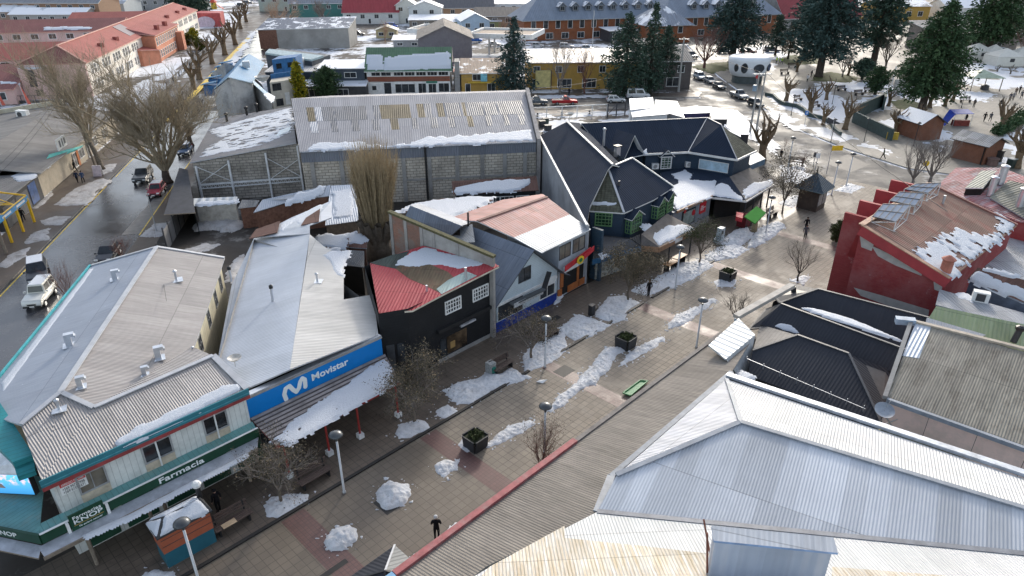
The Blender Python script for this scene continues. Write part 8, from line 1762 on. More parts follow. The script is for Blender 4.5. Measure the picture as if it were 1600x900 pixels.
# conifers
def conifer(name,label,bp,top,wd,seed,mat=NEED,clear=.12,shape='cone',dens=1.0,lean=(0,0),tr=.5,group='tall conifers',H=None,size=0.36):
 r=random.Random(seed);rs=np.random.RandomState(seed);b=P(*bp);H=H or h_of(*bp,top);R=wpx(*bp,wd)/2
 t=tree(name,label,'conifer',b,group);tp=b+Vector((lean[0],lean[1],H))
 mt=MB();mt.tube([b-Vector((0,0,.2)),b+Vector((0,0,.6)),b.lerp(tp,.4),b.lerp(tp,.97)],[tr*1.3,tr,tr*.7,.06],BARKD,8);mt.build('trunk',t,True)
 mc=MB();C_,D_=[],[]
 tiers=int(34*dens)
 for i in range(tiers):
  k=clear+(1-clear)*i/tiers;q=(k-clear)/(1-clear)
  prof={'cone':(1-q)**.8*(.55+.45*min(1,q*6)),'full':min(1,(1-q)*1.9)**.7*(.6+.4*min(1,q*5)),'egg':math.sin(math.pi*min(1,.12+q*.9))**.7,'ragged':(1-q*.85)**.7}[shape]*R*(1+.25*math.sin(i*2.3+seed)*.8)
  for j in range(int(8+3*dens)):
   a=r.uniform(0,6.283);L=max(.35,prof*r.uniform(.62,1.12));c0=b.lerp(tp,k);dr=-.18-.2*(1-q)if shape!='egg' else.35
   d=Vector((math.cos(a),math.sin(a),dr*r.uniform(.3,1.3)+.08)).normalized()
   if r.random()<.25:mc.tube([c0,c0+d*L*.8],[.07*tr*2,.02],BARKD,3,False)
   m_=max(2,int(L/size*.85))
   for s in range(m_):
    f=(s+.6)/m_
    if r.random()>.25+.75*f:continue
    C_.append(c0+d*L*f+Vector((0,0,-.12*L*f*f)));D_.append(d)
 n=len(C_);C_=np.repeat(np.array([tuple(c)for c in C_]),5,0);D_=np.repeat(np.array([tuple(c)for c in D_]),5,0);n=len(C_)
 C_=C_+rs.normal(0,size*.55,(n,3));u=D_+rs.normal(0,.55,(n,3));u/=np.linalg.norm(u,axis=1)[:,None]
 v=np.cross(u,rs.normal(size=(n,3)));v/=np.linalg.norm(v,axis=1)[:,None]+1e-9;s=size*rs.uniform(.5,1.25,(n,1))
 Q=np.stack([C_-u*s*.6,C_+v*s*.34,C_+u*s,C_-v*s*.34],1).reshape(-1,3);o=len(mc.v);mi=mc.mi(mat)
 mc.v+=[tuple(q)for q in Q];mc.f+=[(o+4*i,o+4*i+1,o+4*i+2,o+4*i+3)for i in range(n)];mc.m+=[mi]*n
 mc.build('crown',t);return t
conifer('conifer','dark conifer standing before the small ochre house',(803,147),26,84,71,NEEDB,.1,'cone',1.1,size=0.40)
conifer('conifer','broad dark conifer left of the street group by the ochre shop',(975,150),20,76,72,NEED,.06,'full',1.2,size=0.40);conifer('conifer','tallest dark conifer of the street group with ragged top',(1014,146),4,62,73,NEED,.08,'cone',1.2,size=0.40);conifer('conifer','right conifer of the street group with bare lower trunk',(1036,136),40,48,74,NEED,.25,'full',1.0,size=0.36)
conifer('conifer','huge dark conifer beyond the grass island at the plaza head',(1143,98),-30,84,75,NEEDB,.22,'full',1.2,tr=1.0,size=0.56);conifer('conifer','tallest spreading conifer in the middle of the plaza',(1279,120),-70,106,76,NEEDB,.2,'full',1.5,tr=1.0,size=0.59);conifer('conifer','conifer behind the tallest plaza conifer with leaning trunk',(1256,94),-40,46,77,NEED,.3,'full',1.0,tr=.9,size=0.56)
conifer('conifer','dense dark conifer with two trunks at the plaza centre',(1362,108),-60,70,78,NEED,.26,'full',1.4,tr=.9,size=0.59);conifer('conifer','big dense cypress with broad slanting crown on the plaza',(1438,176),0,104,79,NEEDC,.2,'full',1.8,lean=(.8,0),tr=.75,size=0.41);conifer('conifer','broad conifer at the far right before the white tents',(1541,88),-50,94,80,NEEDC,.24,'full',1.4,tr=1.0,size=0.59)
conifer('conifer','small tiered conifer by the far plaza road',(1211,86),22,34,81,NEED,.3,'ragged',.7,tr=.35,size=0.46);conifer('conifer','bronze-tinged sparse conifer beside the lawn',(1231,92),34,26,82,LEAFO,.25,'ragged',.6,tr=.3,size=0.46);conifer('conifer','low bushy conifer behind the sunken plaza garden',(1367,148),104,36,83,NEEDC,.1,'egg',.9,tr=.3,size=0.33);conifer('conifer','second low conifer shading the benches',(1347,124),92,34,84,NEED,.1,'egg',.7,tr=.3,size=0.40)
conifer('conifer','round dark-leaved tree before the low white-roofed shop',(513,158),104,48,85,NEEDC,.06,'egg',1.2,tr=.3,size=0.30);conifer('yellow_conifer','bright yellow column conifer beside the blue-roofed house',(471,166),98,24,86,NEEDY,.03,'egg',1.3,tr=.25,size=.4,group=None)
conifer('conifer','dark conifer behind the far end of the school',(292,28),-36,50,87,NEED,.2,'full',.9,tr=.9,size=0.86);conifer('conifer','second dark conifer behind the far end of the school',(314,30),-40,40,88,NEED,.25,'full',.8,tr=.8,size=0.86);conifer('conifer','dark conifer at the right frame corner',(1602,60),-30,50,89,NEED,.15,'full',.8,tr=.8,size=0.66)
conifer('bush','yellow-green bush against the school wall',(295,70),55,22,90,BUSHY,.05,'egg',.6,tr=.2,size=.6,group='school garden bushes');conifer('bush','bright yellow bush at the far corner of the school',(304,62),46,14,91,NEEDY,.05,'egg',.5,tr=.2,size=.6,group='school garden bushes');conifer('bush','olive bush in the school forecourt',(314,78),63,20,92,BUSHY,.05,'egg',.6,tr=.2,size=.6,group='school garden bushes')
conifer('bush','green bush against the red hall fin walls',(1306,378),346,26,93,LEAFG,.05,'egg',.8,tr=.06,size=.16,group=None)
hd_=thing('clipped_hedge','dark green clipped hedge by the plaza path at the right edge','hedge',P(1580,205));mb=MB();rs=np.random.RandomState(3);pts_=[P(1560,210).lerp(P(1605,182),k/9)+Vector((0,0,.5))for k in range(10)]
leaves(mb,pts_*1,5000,.22,.55,NEEDC,None,rs);mb.build('hedge_leaves',hd_)
# ------------------------------------------------------------ street lamps
LPOLE=plain('lamp_pole_grey',(.5,.51,.52),.4,.3,var=.1);LHEAD=plain('lamp_head_dark',(.07,.075,.08),.3,.3)
def lamp(s=1.0,head=.42):
 t=thing('street_lamp','lamp','street lamp');H=4.1
 mb=MB();mb.lathe((0,0,0),[(.12,0),(.12,.12),(.075,.18),(.065,H-.1)],LPOLE,10);mb.build('pole',t,True)
 mb=MB();mb.lathe((0,0,H-.1),[(.07,0),(.09,.12),(.05,.16)],LHEAD,8)
 for a in(0,1.57,3.14,4.71):mb.bar((.05*math.cos(a),.05*math.sin(a),H),(.2*math.cos(a),.2*math.sin(a),H+.3),.025,LHEAD)
 mb.build('bracket',t)
 mb=MB();mb.lathe((0,0,H+.26),[(.1,-.02),(head*.85,.0),(head,.06),(head*.93,.14),(head*.6,.24),(head*.2,.29)],LHEAD,18);mb.build('lamp_shade',t,True);return t
L0=lamp();first=True
for x,y,lab in((313,915,'street lamp rising in front of the orange and blue booth'),(538,770,'street lamp beside the red canopy posts'),(851.5,574,'street lamp in the snow bank before the pale blue house'),(1088,543,'street lamp by the silver roof hood'),(1055,452,'street lamp by the terrace of the navy building'),(1196,366,'street lamp beside the green-roofed shelter'),(850,722,'street lamp rising behind the reddish bush at the parapet'),(1299,305,'street lamp just right of the pyramid hut'),(1322,290,'rightmost street lamp before the road crossing'),(1231,262,'white street lamp at the road corner above the hut')):
 o=L0 if first else copy_tree(L0);first=False;place(o,P(x,y),rnd.uniform(0,3),1.0);tag(o,lab,'street lamp','street lamps of the pedestrian street')
PLP=plain('plaza_lamp_black',(.03,.032,.035),.4)
def plamp():
 t=thing('plaza_lamp','lamp','street lamp');mb=MB();mb.lathe((0,0,0),[(.12,0),(.06,.3),(.05,3.6)],PLP,6);mb.build('pole',t);mb=MB();mb.lathe((0,0,3.6),[(.1,0),(.32,.08),(.3,.2),(.05,.34)],PLP,10);mb.build('lamp_shade',t);return t
L1=plamp();first=True
for x,y,lab in((1236,180,'thin dark lamp before the winding garden wall'),(1300,163,'thin dark lamp beside the slim pollard'),(1350,221,'thin dark lamp before the tall green wall'),(1427,228,'dark lamp left of the brown plaza hut'),(1502,168,'dark lamp behind the plaza bench'),(1495,120,'thin lamp in the open snowfield'),(1298,222,'small dark lamp by the triangular road sign')):
 o=L1 if first else copy_tree(L1);first=False;place(o,P(x,y),0,1.0);tag(o,lab,'street lamp','thin dark lamps of the plaza')
# ------------------------------------------------------------ benches, planters, bins
BSL=plain('bench_slats',(.085,.06,.05),.6,var=.3,scale=5)
def bench():
 t=thing('park_bench','bench','bench');mb=MB()
 for i in range(4):mb.box((0,-.22+i*.13,.44),(1.9,.11,.05),BSL)
 mb.build('seat',t);mb=MB()
 for i in range(3):mb.obox((-.95,.3+i*.03,.56+i*.14),(1.9,0,0),(0,.04,0),(0,.025,.11),BSL)
 mb.build('backrest',t)
 for s in(-.75,.75):mb=MB();mb.box((s,0,.21),(.08,.5,.42),BLACKM);mb.obox((s-.04,.28,.4),(.08,0,0),(0,.05,0),(0,.09,.55),BLACKM);mb.build('leg',t)
 return t
B0=bench();first=True
SZ=-SA+math.pi/2
for x,y,rz,s,lab in((366,822,SZ,1.15,'bench with a cardboard sheet beside the orange and blue booth'),(493,752,SZ,1.15,'empty bench in the shade before the red canopy posts'),(785,578,SZ,1.1,'bench next to the bin before the black shop'),(858,528,SZ,1.1,'bench behind the lamp before the pale blue house'),(1206,338,SZ,1.1,'bench under the trees by the green-roofed shelter'),(1243,258,-.5,1.2,'bench facing the road above the pyramid hut'),
  (1238,106,0,1.3,'bench by the workers in reflective vests'),(1226,116,.3,1.3,'dark bench at the left edge of the plaza paving'),(1247,158,.6,1.2,'bench behind the lamp in the plaza garden'),(1274,168,.5,1.2,'bench beside the orange-barked pollard'),(1315,142,.3,1.2,'bench on the snowy lawn left of two'),(1342,149,.3,1.2,'bench on the snowy lawn by the low conifer'),(1357,144,.3,1.2,'bench nearest the low bushy conifer'),(1508,160,0,1.2,'bench below the thin lamp on the plaza path')):
 o=B0 if first else copy_tree(B0);first=False;place(o,P(x,y),rz,s);tag(o,lab,'bench','park benches')
cb=thing('cardboard','tan cardboard sheet lying on the bench by the booth','cardboard',P(366,822));mb=MB();p=P(366,823);mb.obox(p+Vector((-.5,-.45,.56)),TD*.8,ND*.4,(0,0,.02),plain('cardboard_tan',(.45,.34,.22),.8));mb.build('sheet',cb)
PLW=plain('planter_dark_wood',(.03,.032,.034),.6,var=.3);SOIL=plain('soil_plants',(.03,.035,.015),.9,var=.5,scale=8,bmp=.6)
def planter():
 t=thing('planter','planter','planter');mb=MB();a,b_=.48,.58
 for i,(sx,sy)in enumerate(((1,0),(-1,0),(0,1),(0,-1))):
  px_=Vector((-sy,sx,0));n_=Vector((sx,sy,0));mb.obox(n_*a-px_*a,px_*2*a,n_*.08,Vector((n_.x*.08,n_.y*.08,.85)),PLW)
 mb.build('box_side',t);mb=MB();mb.box((0,0,.72),(1.0,1.0,.06),SOIL);mb.build('soil',t);mb=MB();r=random.Random(4)
 leaves(mb,[Vector((r.uniform(-.35,.35),r.uniform(-.35,.35),r.uniform(.8,.98)))for k in range(40)],420,.07,.05,LEAFG,r,np.random.RandomState(2));mb.build('foliage',t);return t
K0=planter();first=True
for x,y,s,lab in((743,697,1.1,'planter box nearest the camera with snow beside it'),(977,541,1.15,'planter box at the head of the longest snow ridge'),(1136,436,1.1,'planter box ringed with snow, farthest up the street')):
 o=K0 if first else copy_tree(K0);first=False;place(o,P(x,y),SZ,s);tag(o,lab,'planter','square planters in mid-street')
bi=thing('stone_bin','speckled stone litter bin with green flap beside the bench','litter bin',P(767,583));p=P(767,583);mb=MB();mb.box(p+Vector((0,0,.5)),(.6,.6,1.0),plain('speckled_stone',(.3,.31,.3),.8,var=.4,scale=10),SZ);mb.build('bin_body',bi);mb=MB();mb.box(p+Vector((.25,-.25,.45)),(.3,.12,.5),plain('bin_flap_green',(.03,.2,.15),.5),SZ);mb.build('flap',bi)
bl=thing('black_bin','narrow black litter bin behind the flat-topped snow bank','litter bin',P(924,492));p=P(924,492);mb=MB();mb.box(p+Vector((0,0,.5)),(.5,.4,1.0),BLACKM,SZ);mb.build('bin_body',bl);mb=MB();mb.box(p+Vector((0,0,1.02)),(.56,.46,.06),DARKF,SZ);mb.build('lid',bl)
gm=thing('coin_machine','grey kiddie machine on a round base by the snow heap','machine',P(1124,377));p=P(1124,377);mb=MB();mb.lathe(p,[(.75,0),(.7,.3),(.3,.4)],plain('machine_grey',(.4,.46,.48),.5,var=.3),12);mb.build('base',gm);mb=MB();mb.box(p+Vector((0,0,1.0)),(.75,.6,1.3),MATS['machine_grey'],SZ);mb.build('cabinet',gm);mb=MB();mb.box(p+Vector((.1,-.32,1.2)),(.4,.06,.4),GLASS,SZ);mb.build('screen',gm)
# green fallen board by the market, crumpled paper
gbd=thing('metal_grille','flat green slatted metal frame lying by the market parapet','frame',P(993,610));c=[P(973,617),P(1000,597),P(1012,598),P(985,621)]
mb=MB();gp_=plain('bright_green_paint',(.03,.2,.07),.5,var=.2);mb.slab([q+Vector((0,0,.14))for q in c],.05,gp_);mb.build('panel',gbd);mb=MB()
for k in range(4):mb.bar(c[k]+Vector((0,0,.18)),c[(k+1)%4]+Vector((0,0,.18)),.08,gp_)
mb.build('rim',gbd)
lt=thing('paper_litter','crumpled white paper lying on the red band near the lamp','litter',P(846,597));mb=MB();p=P(846,597);mb.slab([p+Vector((-.4,-.1,.12)),p+Vector((.1,-.2,.05)),p+Vector((.45,.1,.16)),p+Vector((-.1,.2,.08))],.04,WHITE);mb.build('sheet',lt)
# orange and blue booth with snow on its roof
bo=thing('street_booth','orange and blue street booth with snowy roof under the pharmacy canopy','booth',P(290,860))
OB=plain('booth_orange',(.36,.1,.05),.6,var=.1,scale=2);BB_=plain('booth_teal',(.02,.11,.15),.55,var=.1)
q0,q1=P(264,888),P(339,846);ex=(q1-q0);LB=ex.length;ex.normalize();ey=Vector((-ex.y,ex.x,0));q0=q0.copy()
wdB=1.35;hB=2.35
mb=MB();mb.obox(q0,ex*LB,ey*wdB,(0,0,1.05),BB_);mb.build('lower_panel',bo);mb=MB();mb.obox(q0+Vector((0,0,1.05))-ey*.02-ex*.02,ex*(LB+.04),ey*(wdB+.04),(0,0,hB-1.05),OB)
for z in(1.5,1.95):mb.obox(q0+Vector((0,0,z))-ey*.035,ex*LB,ey*.02,(0,0,.03),DARKF)
mb.build('upper_panel',bo);tq=[q0-ex*.15-ey*.15+Vector((0,0,hB)),q0+ex*(LB+.15)-ey*.15+Vector((0,0,hB)),q0+ex*(LB+.15)+ey*(wdB+.15)+Vector((0,0,hB)),q0-ex*.15+ey*(wdB+.15)+Vector((0,0,hB))]
r0_,r1_=q0+ex*.55+ey*wdB/2+Vector((0,0,hB+.5)),q0+ex*(LB-.1)+ey*wdB/2+Vector((0,0,hB+.5));BR=plain('booth_roof_dark',(.035,.036,.038),.6)
mb=MB();mb.slab([tq[0],tq[1],r1_,r0_],.08,BR);mb.slab([tq[1],tq[2],r1_],.08,BR);mb.slab([tq[2],tq[3],r0_,r1_],.08,BR);mb.slab([tq[3],tq[0],r0_],.08,BR);mb.build('roof',bo)
mb=MB();vp=r1_.lerp(tq[2],.4);mb.tube([vp-Vector((0,0,.2)),vp+Vector((0,0,.75))],.14,BLACKM,8);mb.lathe(vp+Vector((0,0,.75)),[(.22,0),(.26,.15),(.15,.32),(.02,.36)],WHITE,10);mb.build('vent_pipe',bo)
for tri,sd in(((tq[0],tq[1],r1_,r0_),301),((tq[3],tq[0],r0_),302),((tq[2],tq[3],r0_,r1_),303)):
 cc=sum(tri,Vector())/len(tri);pts=[cc+(q-cc)*.86+Vector((0,0,.01))for q in tri];pl=Plane.of(*pts[:3])
 o=snowfield('roof_snow',pl,pts,SNOW,.09,.1,.07,.09,0.,sd);tag(o,['snow on the front slope of the booth roof','snow on the end slope of the booth roof','snow on the rear slope of the booth roof'][sd-301],'snow',None,'stuff')
# green roofed shelter, red box, sandwich board, signs
gs=thing('green_shelter','small green gabled shelter on a stout post by the street','shelter',P(1182,352));p=P(1178,362);p.z=0
GR_=plain('shelter_green',(.05,.2,.04),.95,var=.1,spec=.05);pk=[P(1163,338,2.6),P(1180,349,2.6),P(1197,332,2.9),P(1182,322,2.9)]
mb=MB();mb.slab(pk,.12,GR_);mb.build('roof',gs);mb=MB();mb.lathe(p,[(.35,0),(.28,1.2),(.4,2.4)],plain('carved_post',(.25,.2,.12),.7,var=.4,scale=4),10);mb.build('post',gs)
rb2=thing('red_popcorn_cart','dark red cart with a bright red hood beside the green shelter','cart',P(1162,352));p=P(1162,354);mb=MB();mb.box(p+Vector((0,0,.8)),(1.7,1.1,1.3),plain('cart_red_dark',(.12,.012,.015),.5),SZ);mb.build('cart_body',rb2);mb=MB();mb.slab([P(1150,338,2.1),P(1160,341,2.0),P(1162,333,2.2),P(1151,331,2.3)],.5,plain('cart_red',(.5,.03,.04),.5));mb.build('hood',rb2)
for s in(-.6,.6):mb=MB();mb.disc(p+TD*s+ND*.5+Vector((0,0,.28)),ND,.28,.06,BLACKM,12);mb.build('wheel',rb2)
sb2=thing('sandwich_board','white sandwich board on the sidewalk beside the bare street tree','sign',P(152,275));p=P(152,276);mb=MB();mb.obox(p+Vector((-.55,0,0)),(1.1,.15,0),(0,.06,0),(0,.25,1.5),plain('pinkish_white',(.6,.5,.52),.5));mb.build('front_board',sb2);mb=MB();mb.obox(p+Vector((-.55,.6,0)),(1.1,.15,0),(0,.06,0),(0,-.25,1.5),WHITE);mb.build('rear_board',sb2)
def post_sign(label,px,h,shape,col,cat='sign',mark=None):
 t=thing('road_sign',label,cat,P(*px));p=P(*px);mb=MB();mb.tube([p,p+Vector((0,0,h))],.05,STEEL,6);mb.build('post',t);mb=MB()
 if shape=='disc':mb.disc(p+Vector((0,-.07,h-.2)),(0,-1,0),.42,.04,col,16)
 elif shape=='plate':mb.obox(p+Vector((.0,-.08,h-.75)),(1.6,.1,0),(0,.04,0),(0,0,.7),col)
 elif shape=='tri':mb.slab([p+Vector((-1.2,-.1,h)),p+Vector((1.3,.3,h-1.1)),p+Vector((1.2,.4,h-1.2)),p+Vector((-1.2,0,h-1.0))],.1,col)
 else:mb.obox(p+Vector((-.3,-.08,h-.8)),(.6,0,0),(0,.04,0),(0,0,.75),col)
 f=mb.build('sign_plate',t)
 if mark:mb=MB();mb.obox(p+Vector((-.08,-.13,h-.62)),(.16,0,0),(0,.01,0),(0,0,.4),mark);mb.build('symbol',f)
 return t
SYE=plain('sign_yellow',(.72,.45,.02),.5);SBL=plain('sign_blue_plate',(.04,.2,.6),.5)
post_sign('blue square parking sign with white symbol before the orange-barked pollard',(1257,195),2.6,'sq',SBL,mark=LET);post_sign('yellow street name plates on a dark post behind the pyramid hut',(1291,272),4.2,'plate',SYE)
post_sign('small round yellow sign before the bare trees by the red hall',(1443,270),1.6,'disc',SYE);post_sign('dark triangular banner sign on the plaza verge',(1298,212),3.2,'tri',DARKF);post_sign('round red and white sign on the plaza road kerb',(1180,140),3.0,'disc',plain('sign_red_round',(.5,.05,.05),.5));post_sign('narrow dark sign plate by the kerb left of the hut apex',(1270,262),2.4,'sq',DARKF);post_sign('short white plate on a pole by the kerb above the hut',(1273,268),2.8,'sq',WHITE)
# ------------------------------------------------------------ power poles and wires
PCON=plain('pole_concrete',(.33,.32,.3),.8,var=.15);WIRE=plain('black_wire',(.02,.02,.022),.6)
def ppole(label,px,h,r0=.2,arms=2,rz=0.,lean=(0,0),mat=PCON,tr=None):
 t=thing('power_pole',label,'power pole',P(*px),'power poles');p=P(*px);tp=p+Vector((lean[0],lean[1],h));mb=MB();mb.tube([p-Vector((0,0,.2)),tp],[r0,r0*.6],mat,8);mb.build('pole',t)
 ax=Vector((math.cos(rz),math.sin(rz),0))
 for k in range(arms):
  mb=MB();c=tp-Vector((0,0,.4+k*1.2));mb.bar(c-ax*1.1,c+ax*1.1,.1,STEEL);
  for s in(-1,-.4,.4,1):mb.lathe(c+ax*s*1.0,[(.06,0),(.08,.14),(.03,.22)],WHITE,6)
  mb.build('cross_arm',t)
 if tr:mb=MB();mb.lathe(tp-Vector((0.4,0,3.2)),[(.35,0),(.38,.9),(.3,1.0)],plain('transformer_blue',(.22,.3,.38),.5),10);mb.build('transformer',t)
 return tp
pA_=ppole('power pole beside the street conifers at the upper road',(1009,146),h_of(1009,146,88));pA2=ppole('second thinner pole close to the street conifers',(1005,148),h_of(1005,148,104),.14,0);pB_=ppole('tall power pole at the head of the plaza road',(1060,143),h_of(1060,143,58),.26,2);pC_=ppole('left pole of the transformer pair by the crossing',(1172,206),h_of(1172,206,112),.2,1,tr=True);pC2=ppole('right pole of the transformer pair by the crossing',(1181,208),h_of(1181,208,112),.2,1)
pL1=ppole('wooden pole beside the leaning street tree',(150,262),h_of(150,262,150)*1.15,.16,0,lean=(-1.2,0),mat=WOOD);pL2_=ppole('leaning wooden pole at the left frame edge by the shelter',(10,396),8.0,.16,0,mat=WOOD);pL3=ppole('thin lamp pole on the sidewalk by the sheet fence',(245,362),h_of(245,362,302),.07,0,mat=STEEL)
pM=ppole('thin mast above the hotel entrance lot',(925,85),12,.14,0,mat=STEEL)
def wire(label,a,b,sag=.6,r_=.02,n=10):
 pts=[a.lerp(b,k/n)-Vector((0,0,sag*4*(k/n)*(1-k/n)))for k in range(n+1)];mb=MB();mb.tube(pts,r_,WIRE,4,False);return tag(mb.build('overhead_wire'),label,'wire','overhead wires')
for i,(a,b,lab)in enumerate(((pA_,pB_,'wire between the upper road pole and the tall plaza pole'),(pA_,P(560,130,8),'long wire along the upper road to the left'),(pB_,pC_,'wire from the tall plaza pole to the transformer pair'),(pA2,P(840,138,6.4),'wire from the thin pole to the ochre shop'),(pC2,P(1480,330,9),'wire from the transformer pair over the crossing'),(pL1,pL2_,'wire along the left shop roofs'),(pL1+Vector((0,0,-.7)),pL2_+Vector((0,0,-.7)),'lower wire along the left shop roofs'),(pL1,P(300,150,9),'wire from the wooden pole up the left road'),(pL3,P(260,470,7.2),'service wire to the pharmacy roof'))):wire(lab,a,b,.8 if i else.4,.018 if a.y<110 else.03)
hz=P(1245,500,5.0)
# ------------------------------------------------------------ vehicles
TYRE=plain('tyre_rubber',(.018,.018,.018),.8);RIM=plain('wheel_rim',(.4,.41,.42),.35,.6);CGL=glass('car_glass',(.02,.025,.03),.06);HL=plain('headlight_glass',(.75,.76,.74),.15);TL=plain('tail_light_red',(.4,.02,.02),.25)
def paint(name,col):
 m=plain(name,col,.28,.15,var=.08,spec=.6);return m
def car(name,label,kind,col,base,head,group='cars',snow=False,s=1.0):
 """heading in radians from +x; body, cabin, windows, wheels, lights"""
 L,W_,hb,ht=dict(hatch=(3.9,1.66,.86,1.48),suv=(4.6,1.84,1.02,1.74),pickup=(5.2,1.82,1.0,1.76),jeep=(4.1,1.66,1.12,1.86),sedan=(4.4,1.72,.86,1.42),van=(5.0,1.9,1.15,2.1))[kind]
 m=paint('paint_'+name+'_%d'%int(sum(col)*1000),col);t=thing('car' if kind!='pickup' else 'pickup_truck',label,'car' if kind!='pickup' else 'pickup',(0,0,0),group)
 bm=bmesh.new();a=L/2
 prof={'hatch':[(-a,.35),(-a,.75),(-a+.1,hb),(a*.42,hb+.02),(a*.95,hb-.16),(a,.6),(a,.3)],'sedan':[(-a,.35),(-a,.8),(-a*.6,hb),(a*.42,hb+.02),(a*.95,hb-.14),(a,.6),(a,.3)]}.get(kind,[(-a,.42),(-a,hb-.1),(-a+.06,hb),(a*.42,hb+.02),(a*.94,hb-.1),(a,.75),(a,.4)])
 vs=[[bm.verts.new((x,y*W_/2*(1 if z>.5 else.94),z))for x,z in prof]for y in(-1,1)]
 n=len(prof);bm.faces.new(vs[0]);bm.faces.new(vs[1][::-1])
 for i in range(n):bm.faces.new((vs[0][i],vs[1][i],vs[1][(i+1)%n],vs[0][(i+1)%n]))
 bmesh.ops.recalc_face_normals(bm,faces=bm.faces);bmesh.ops.bevel(bm,geom=bm.edges[:]+bm.verts[:],offset=.07,segments=2,affect='EDGES',profile=.6)
 me=bpy.data.meshes.new('body');bm.to_mesh(me);bm.free();me.materials.append(m);me.polygons.foreach_set('use_smooth',np.ones(len(me.polygons),bool));ob=bpy.data.objects.new('body',me);COL.objects.link(ob);ob.parent=t
 c0,c1,t0_,t1_=dict(hatch=(-a+.12,a*.42,-a+.42,a*.05),suv=(-a+.1,a*.4,-a+.3,a*.08),pickup=(-a*.12,a*.44,-a*.06,a*.14),jeep=(-a+.06,a*.3,-a+.16,a*.2),sedan=(-a*.62,a*.42,-a*.36,a*.02),van=(-a+.06,a*.62,-a+.16,a*.4))[kind]
 w0,w1=W_/2-.06,W_/2-.2;z0_,z1_=hb-.02,ht
 q=[(c0,-w0,z0_),(c1,-w0,z0_),(c1,w0,z0_),(c0,w0,z0_),(t0_,-w1,z1_),(t1_,-w1,z1_),(t1_,w1,z1_),(t0_,w1,z1_)]
 bm=bmesh.new();v=[bm.verts.new(x)for x in q]
 for f in((0,1,5,4),(1,2,6,5),(2,3,7,6),(3,0,4,7),(4,5,6,7),(3,2,1,0)):bm.faces.new([v[k]for k in f])
 bmesh.ops.recalc_face_normals(bm,faces=bm.faces);bmesh.ops.bevel(bm,geom=bm.edges[:],offset=.05,segments=2,affect='EDGES')
 me=bpy.data.meshes.new('cabin');bm.to_mesh(me);bm.free();me.materials.append(SNOW if False else m);ob2=bpy.data.objects.new('cabin',me);COL.objects.link(ob2);ob2.parent=t
 Q=[Vector(x)for x in q]
 def pane(nm,f,k0=.1,k1=.9,j0=.14,j1=.86,off=.012):
  A,B,C,D=(Q[i]for i in f);g=lambda u,w_:A.lerp(B,u).lerp(D.lerp(C,u),w_);pts=[g(k0,j0),g(k1,j0),g(k1,j1),g(k0,j1)]
  nn=(pts[1]-pts[0]).cross(pts[2]-pts[0]).normalized();ce=sum(pts,Vector())/4
  if nn.dot(ce-Vector((0,0,1.2)))<0:nn=-nn
  mb=MB();i=len(mb.v);mb.v+=[tuple(p+nn*off)for p in pts]+[tuple(p-nn*.01)for p in pts]
  for f_ in((0,1,2,3),(7,6,5,4),(0,4,5,1),(1,5,6,2),(2,6,7,3),(3,7,4,0)):mb.f.append(f_);mb.m.append(mb.mi(CGL))
  mb.build(nm,t)
 pane('windscreen',(1,2,6,5),.07,.93);pane('rear_window',(3,0,4,7),.08,.92)
 for f in((0,1,5,4),(2,3,7,6)):pane('side_window',f,.07,.47);pane('side_window',f,.53,.93)
 for x in(-a*.6,a*.62):
  for y in(-1,1):
   mb=MB();mb.disc((x,y*(W_/2-.2),.33),(0,y,0),.33,.21,TYRE,16);wv=mb.build('wheel',t);mb=MB();mb.disc((x,y*(W_/2+.005),.33),(0,y,0),.2,.015,RIM,12);mb.build('rim',wv)
 for y in(-1,1):
  mb=MB();mb.box((a-.02,y*W_*.36,.68),(.08,.34,.16),HL);mb.build('headlight',t);mb=MB();mb.box((-a+.02,y*W_*.42,.8),(.08,.18,.26),TL);mb.build('tail_light',t)
  mb=MB();mb.box((c1-.1,y*(W_/2+.1),hb+.12),(.12,.2,.14),m);mb.build('wing_mirror',t)
 mb=MB();mb.box((a,0,.42),(.1,W_*.9,.16),BLACKM);mb.box((a+.01,0,.62),(.06,W_*.42,.12),BLACKM);mb.build('front_bumper',t);mb=MB();mb.box((-a,0,.44),(.1,W_*.9,.16),BLACKM);mb.build('rear_bumper',t)
 mb=MB();mb.box((a+.055,0,.45),(.02,.4,.11),WHITE);mb.build('number_plate',t)
 if kind=='pickup':mb=MB();mb.box((-a*.56,0,hb+.004),(a*.78,W_*.8,.04),BLACKM);mb.build('cargo_bed',t);mb=MB();mb.tube([(-a*.14,-.6,hb),(-a*.16,-.55,hb+.5),(-a*.16,.55,hb+.5),(-a*.14,.6,hb)],.04,STEEL,6);mb.build('roll_bar',t)
 if kind=='jeep':mb=MB();mb.disc((-a-.02,0,.95),(-1,0,0),.36,.2,TYRE,16);mb.build('spare_wheel',t)
 if snow:
  mb=MB();mb.slab([Q[4]+Vector((.05,.05,.03)),Q[5]+Vector((-.05,.05,.03)),Q[6]+Vector((-.05,-.05,.03)),Q[7]+Vector((.05,-.05,.03))],.035,SNOW);o=mb.build('snow_cover',t)
 b=base.copy();b.z=base.z;place(t,b,head,s);return t
RDA=math.pi/2-ROADAZ
def Pz(x,y,z=-.14):return P(x,y,z)
car('jeep','white jeep with snowy bonnet and roof nearest on the left road','jeep',(.6,.6,.56),Pz(66,470),RDA+math.pi,'cars on the left road',True)
car('dark','long black car just beyond the white jeep','suv',(.02,.022,.03),Pz(62,434),RDA+math.pi+.35,'cars on the left road',True);car('blackhatch','black hatchback facing the camera behind the pharmacy roof','hatch',(.018,.02,.028),Pz(171,404),RDA+math.pi,'cars on the left road')
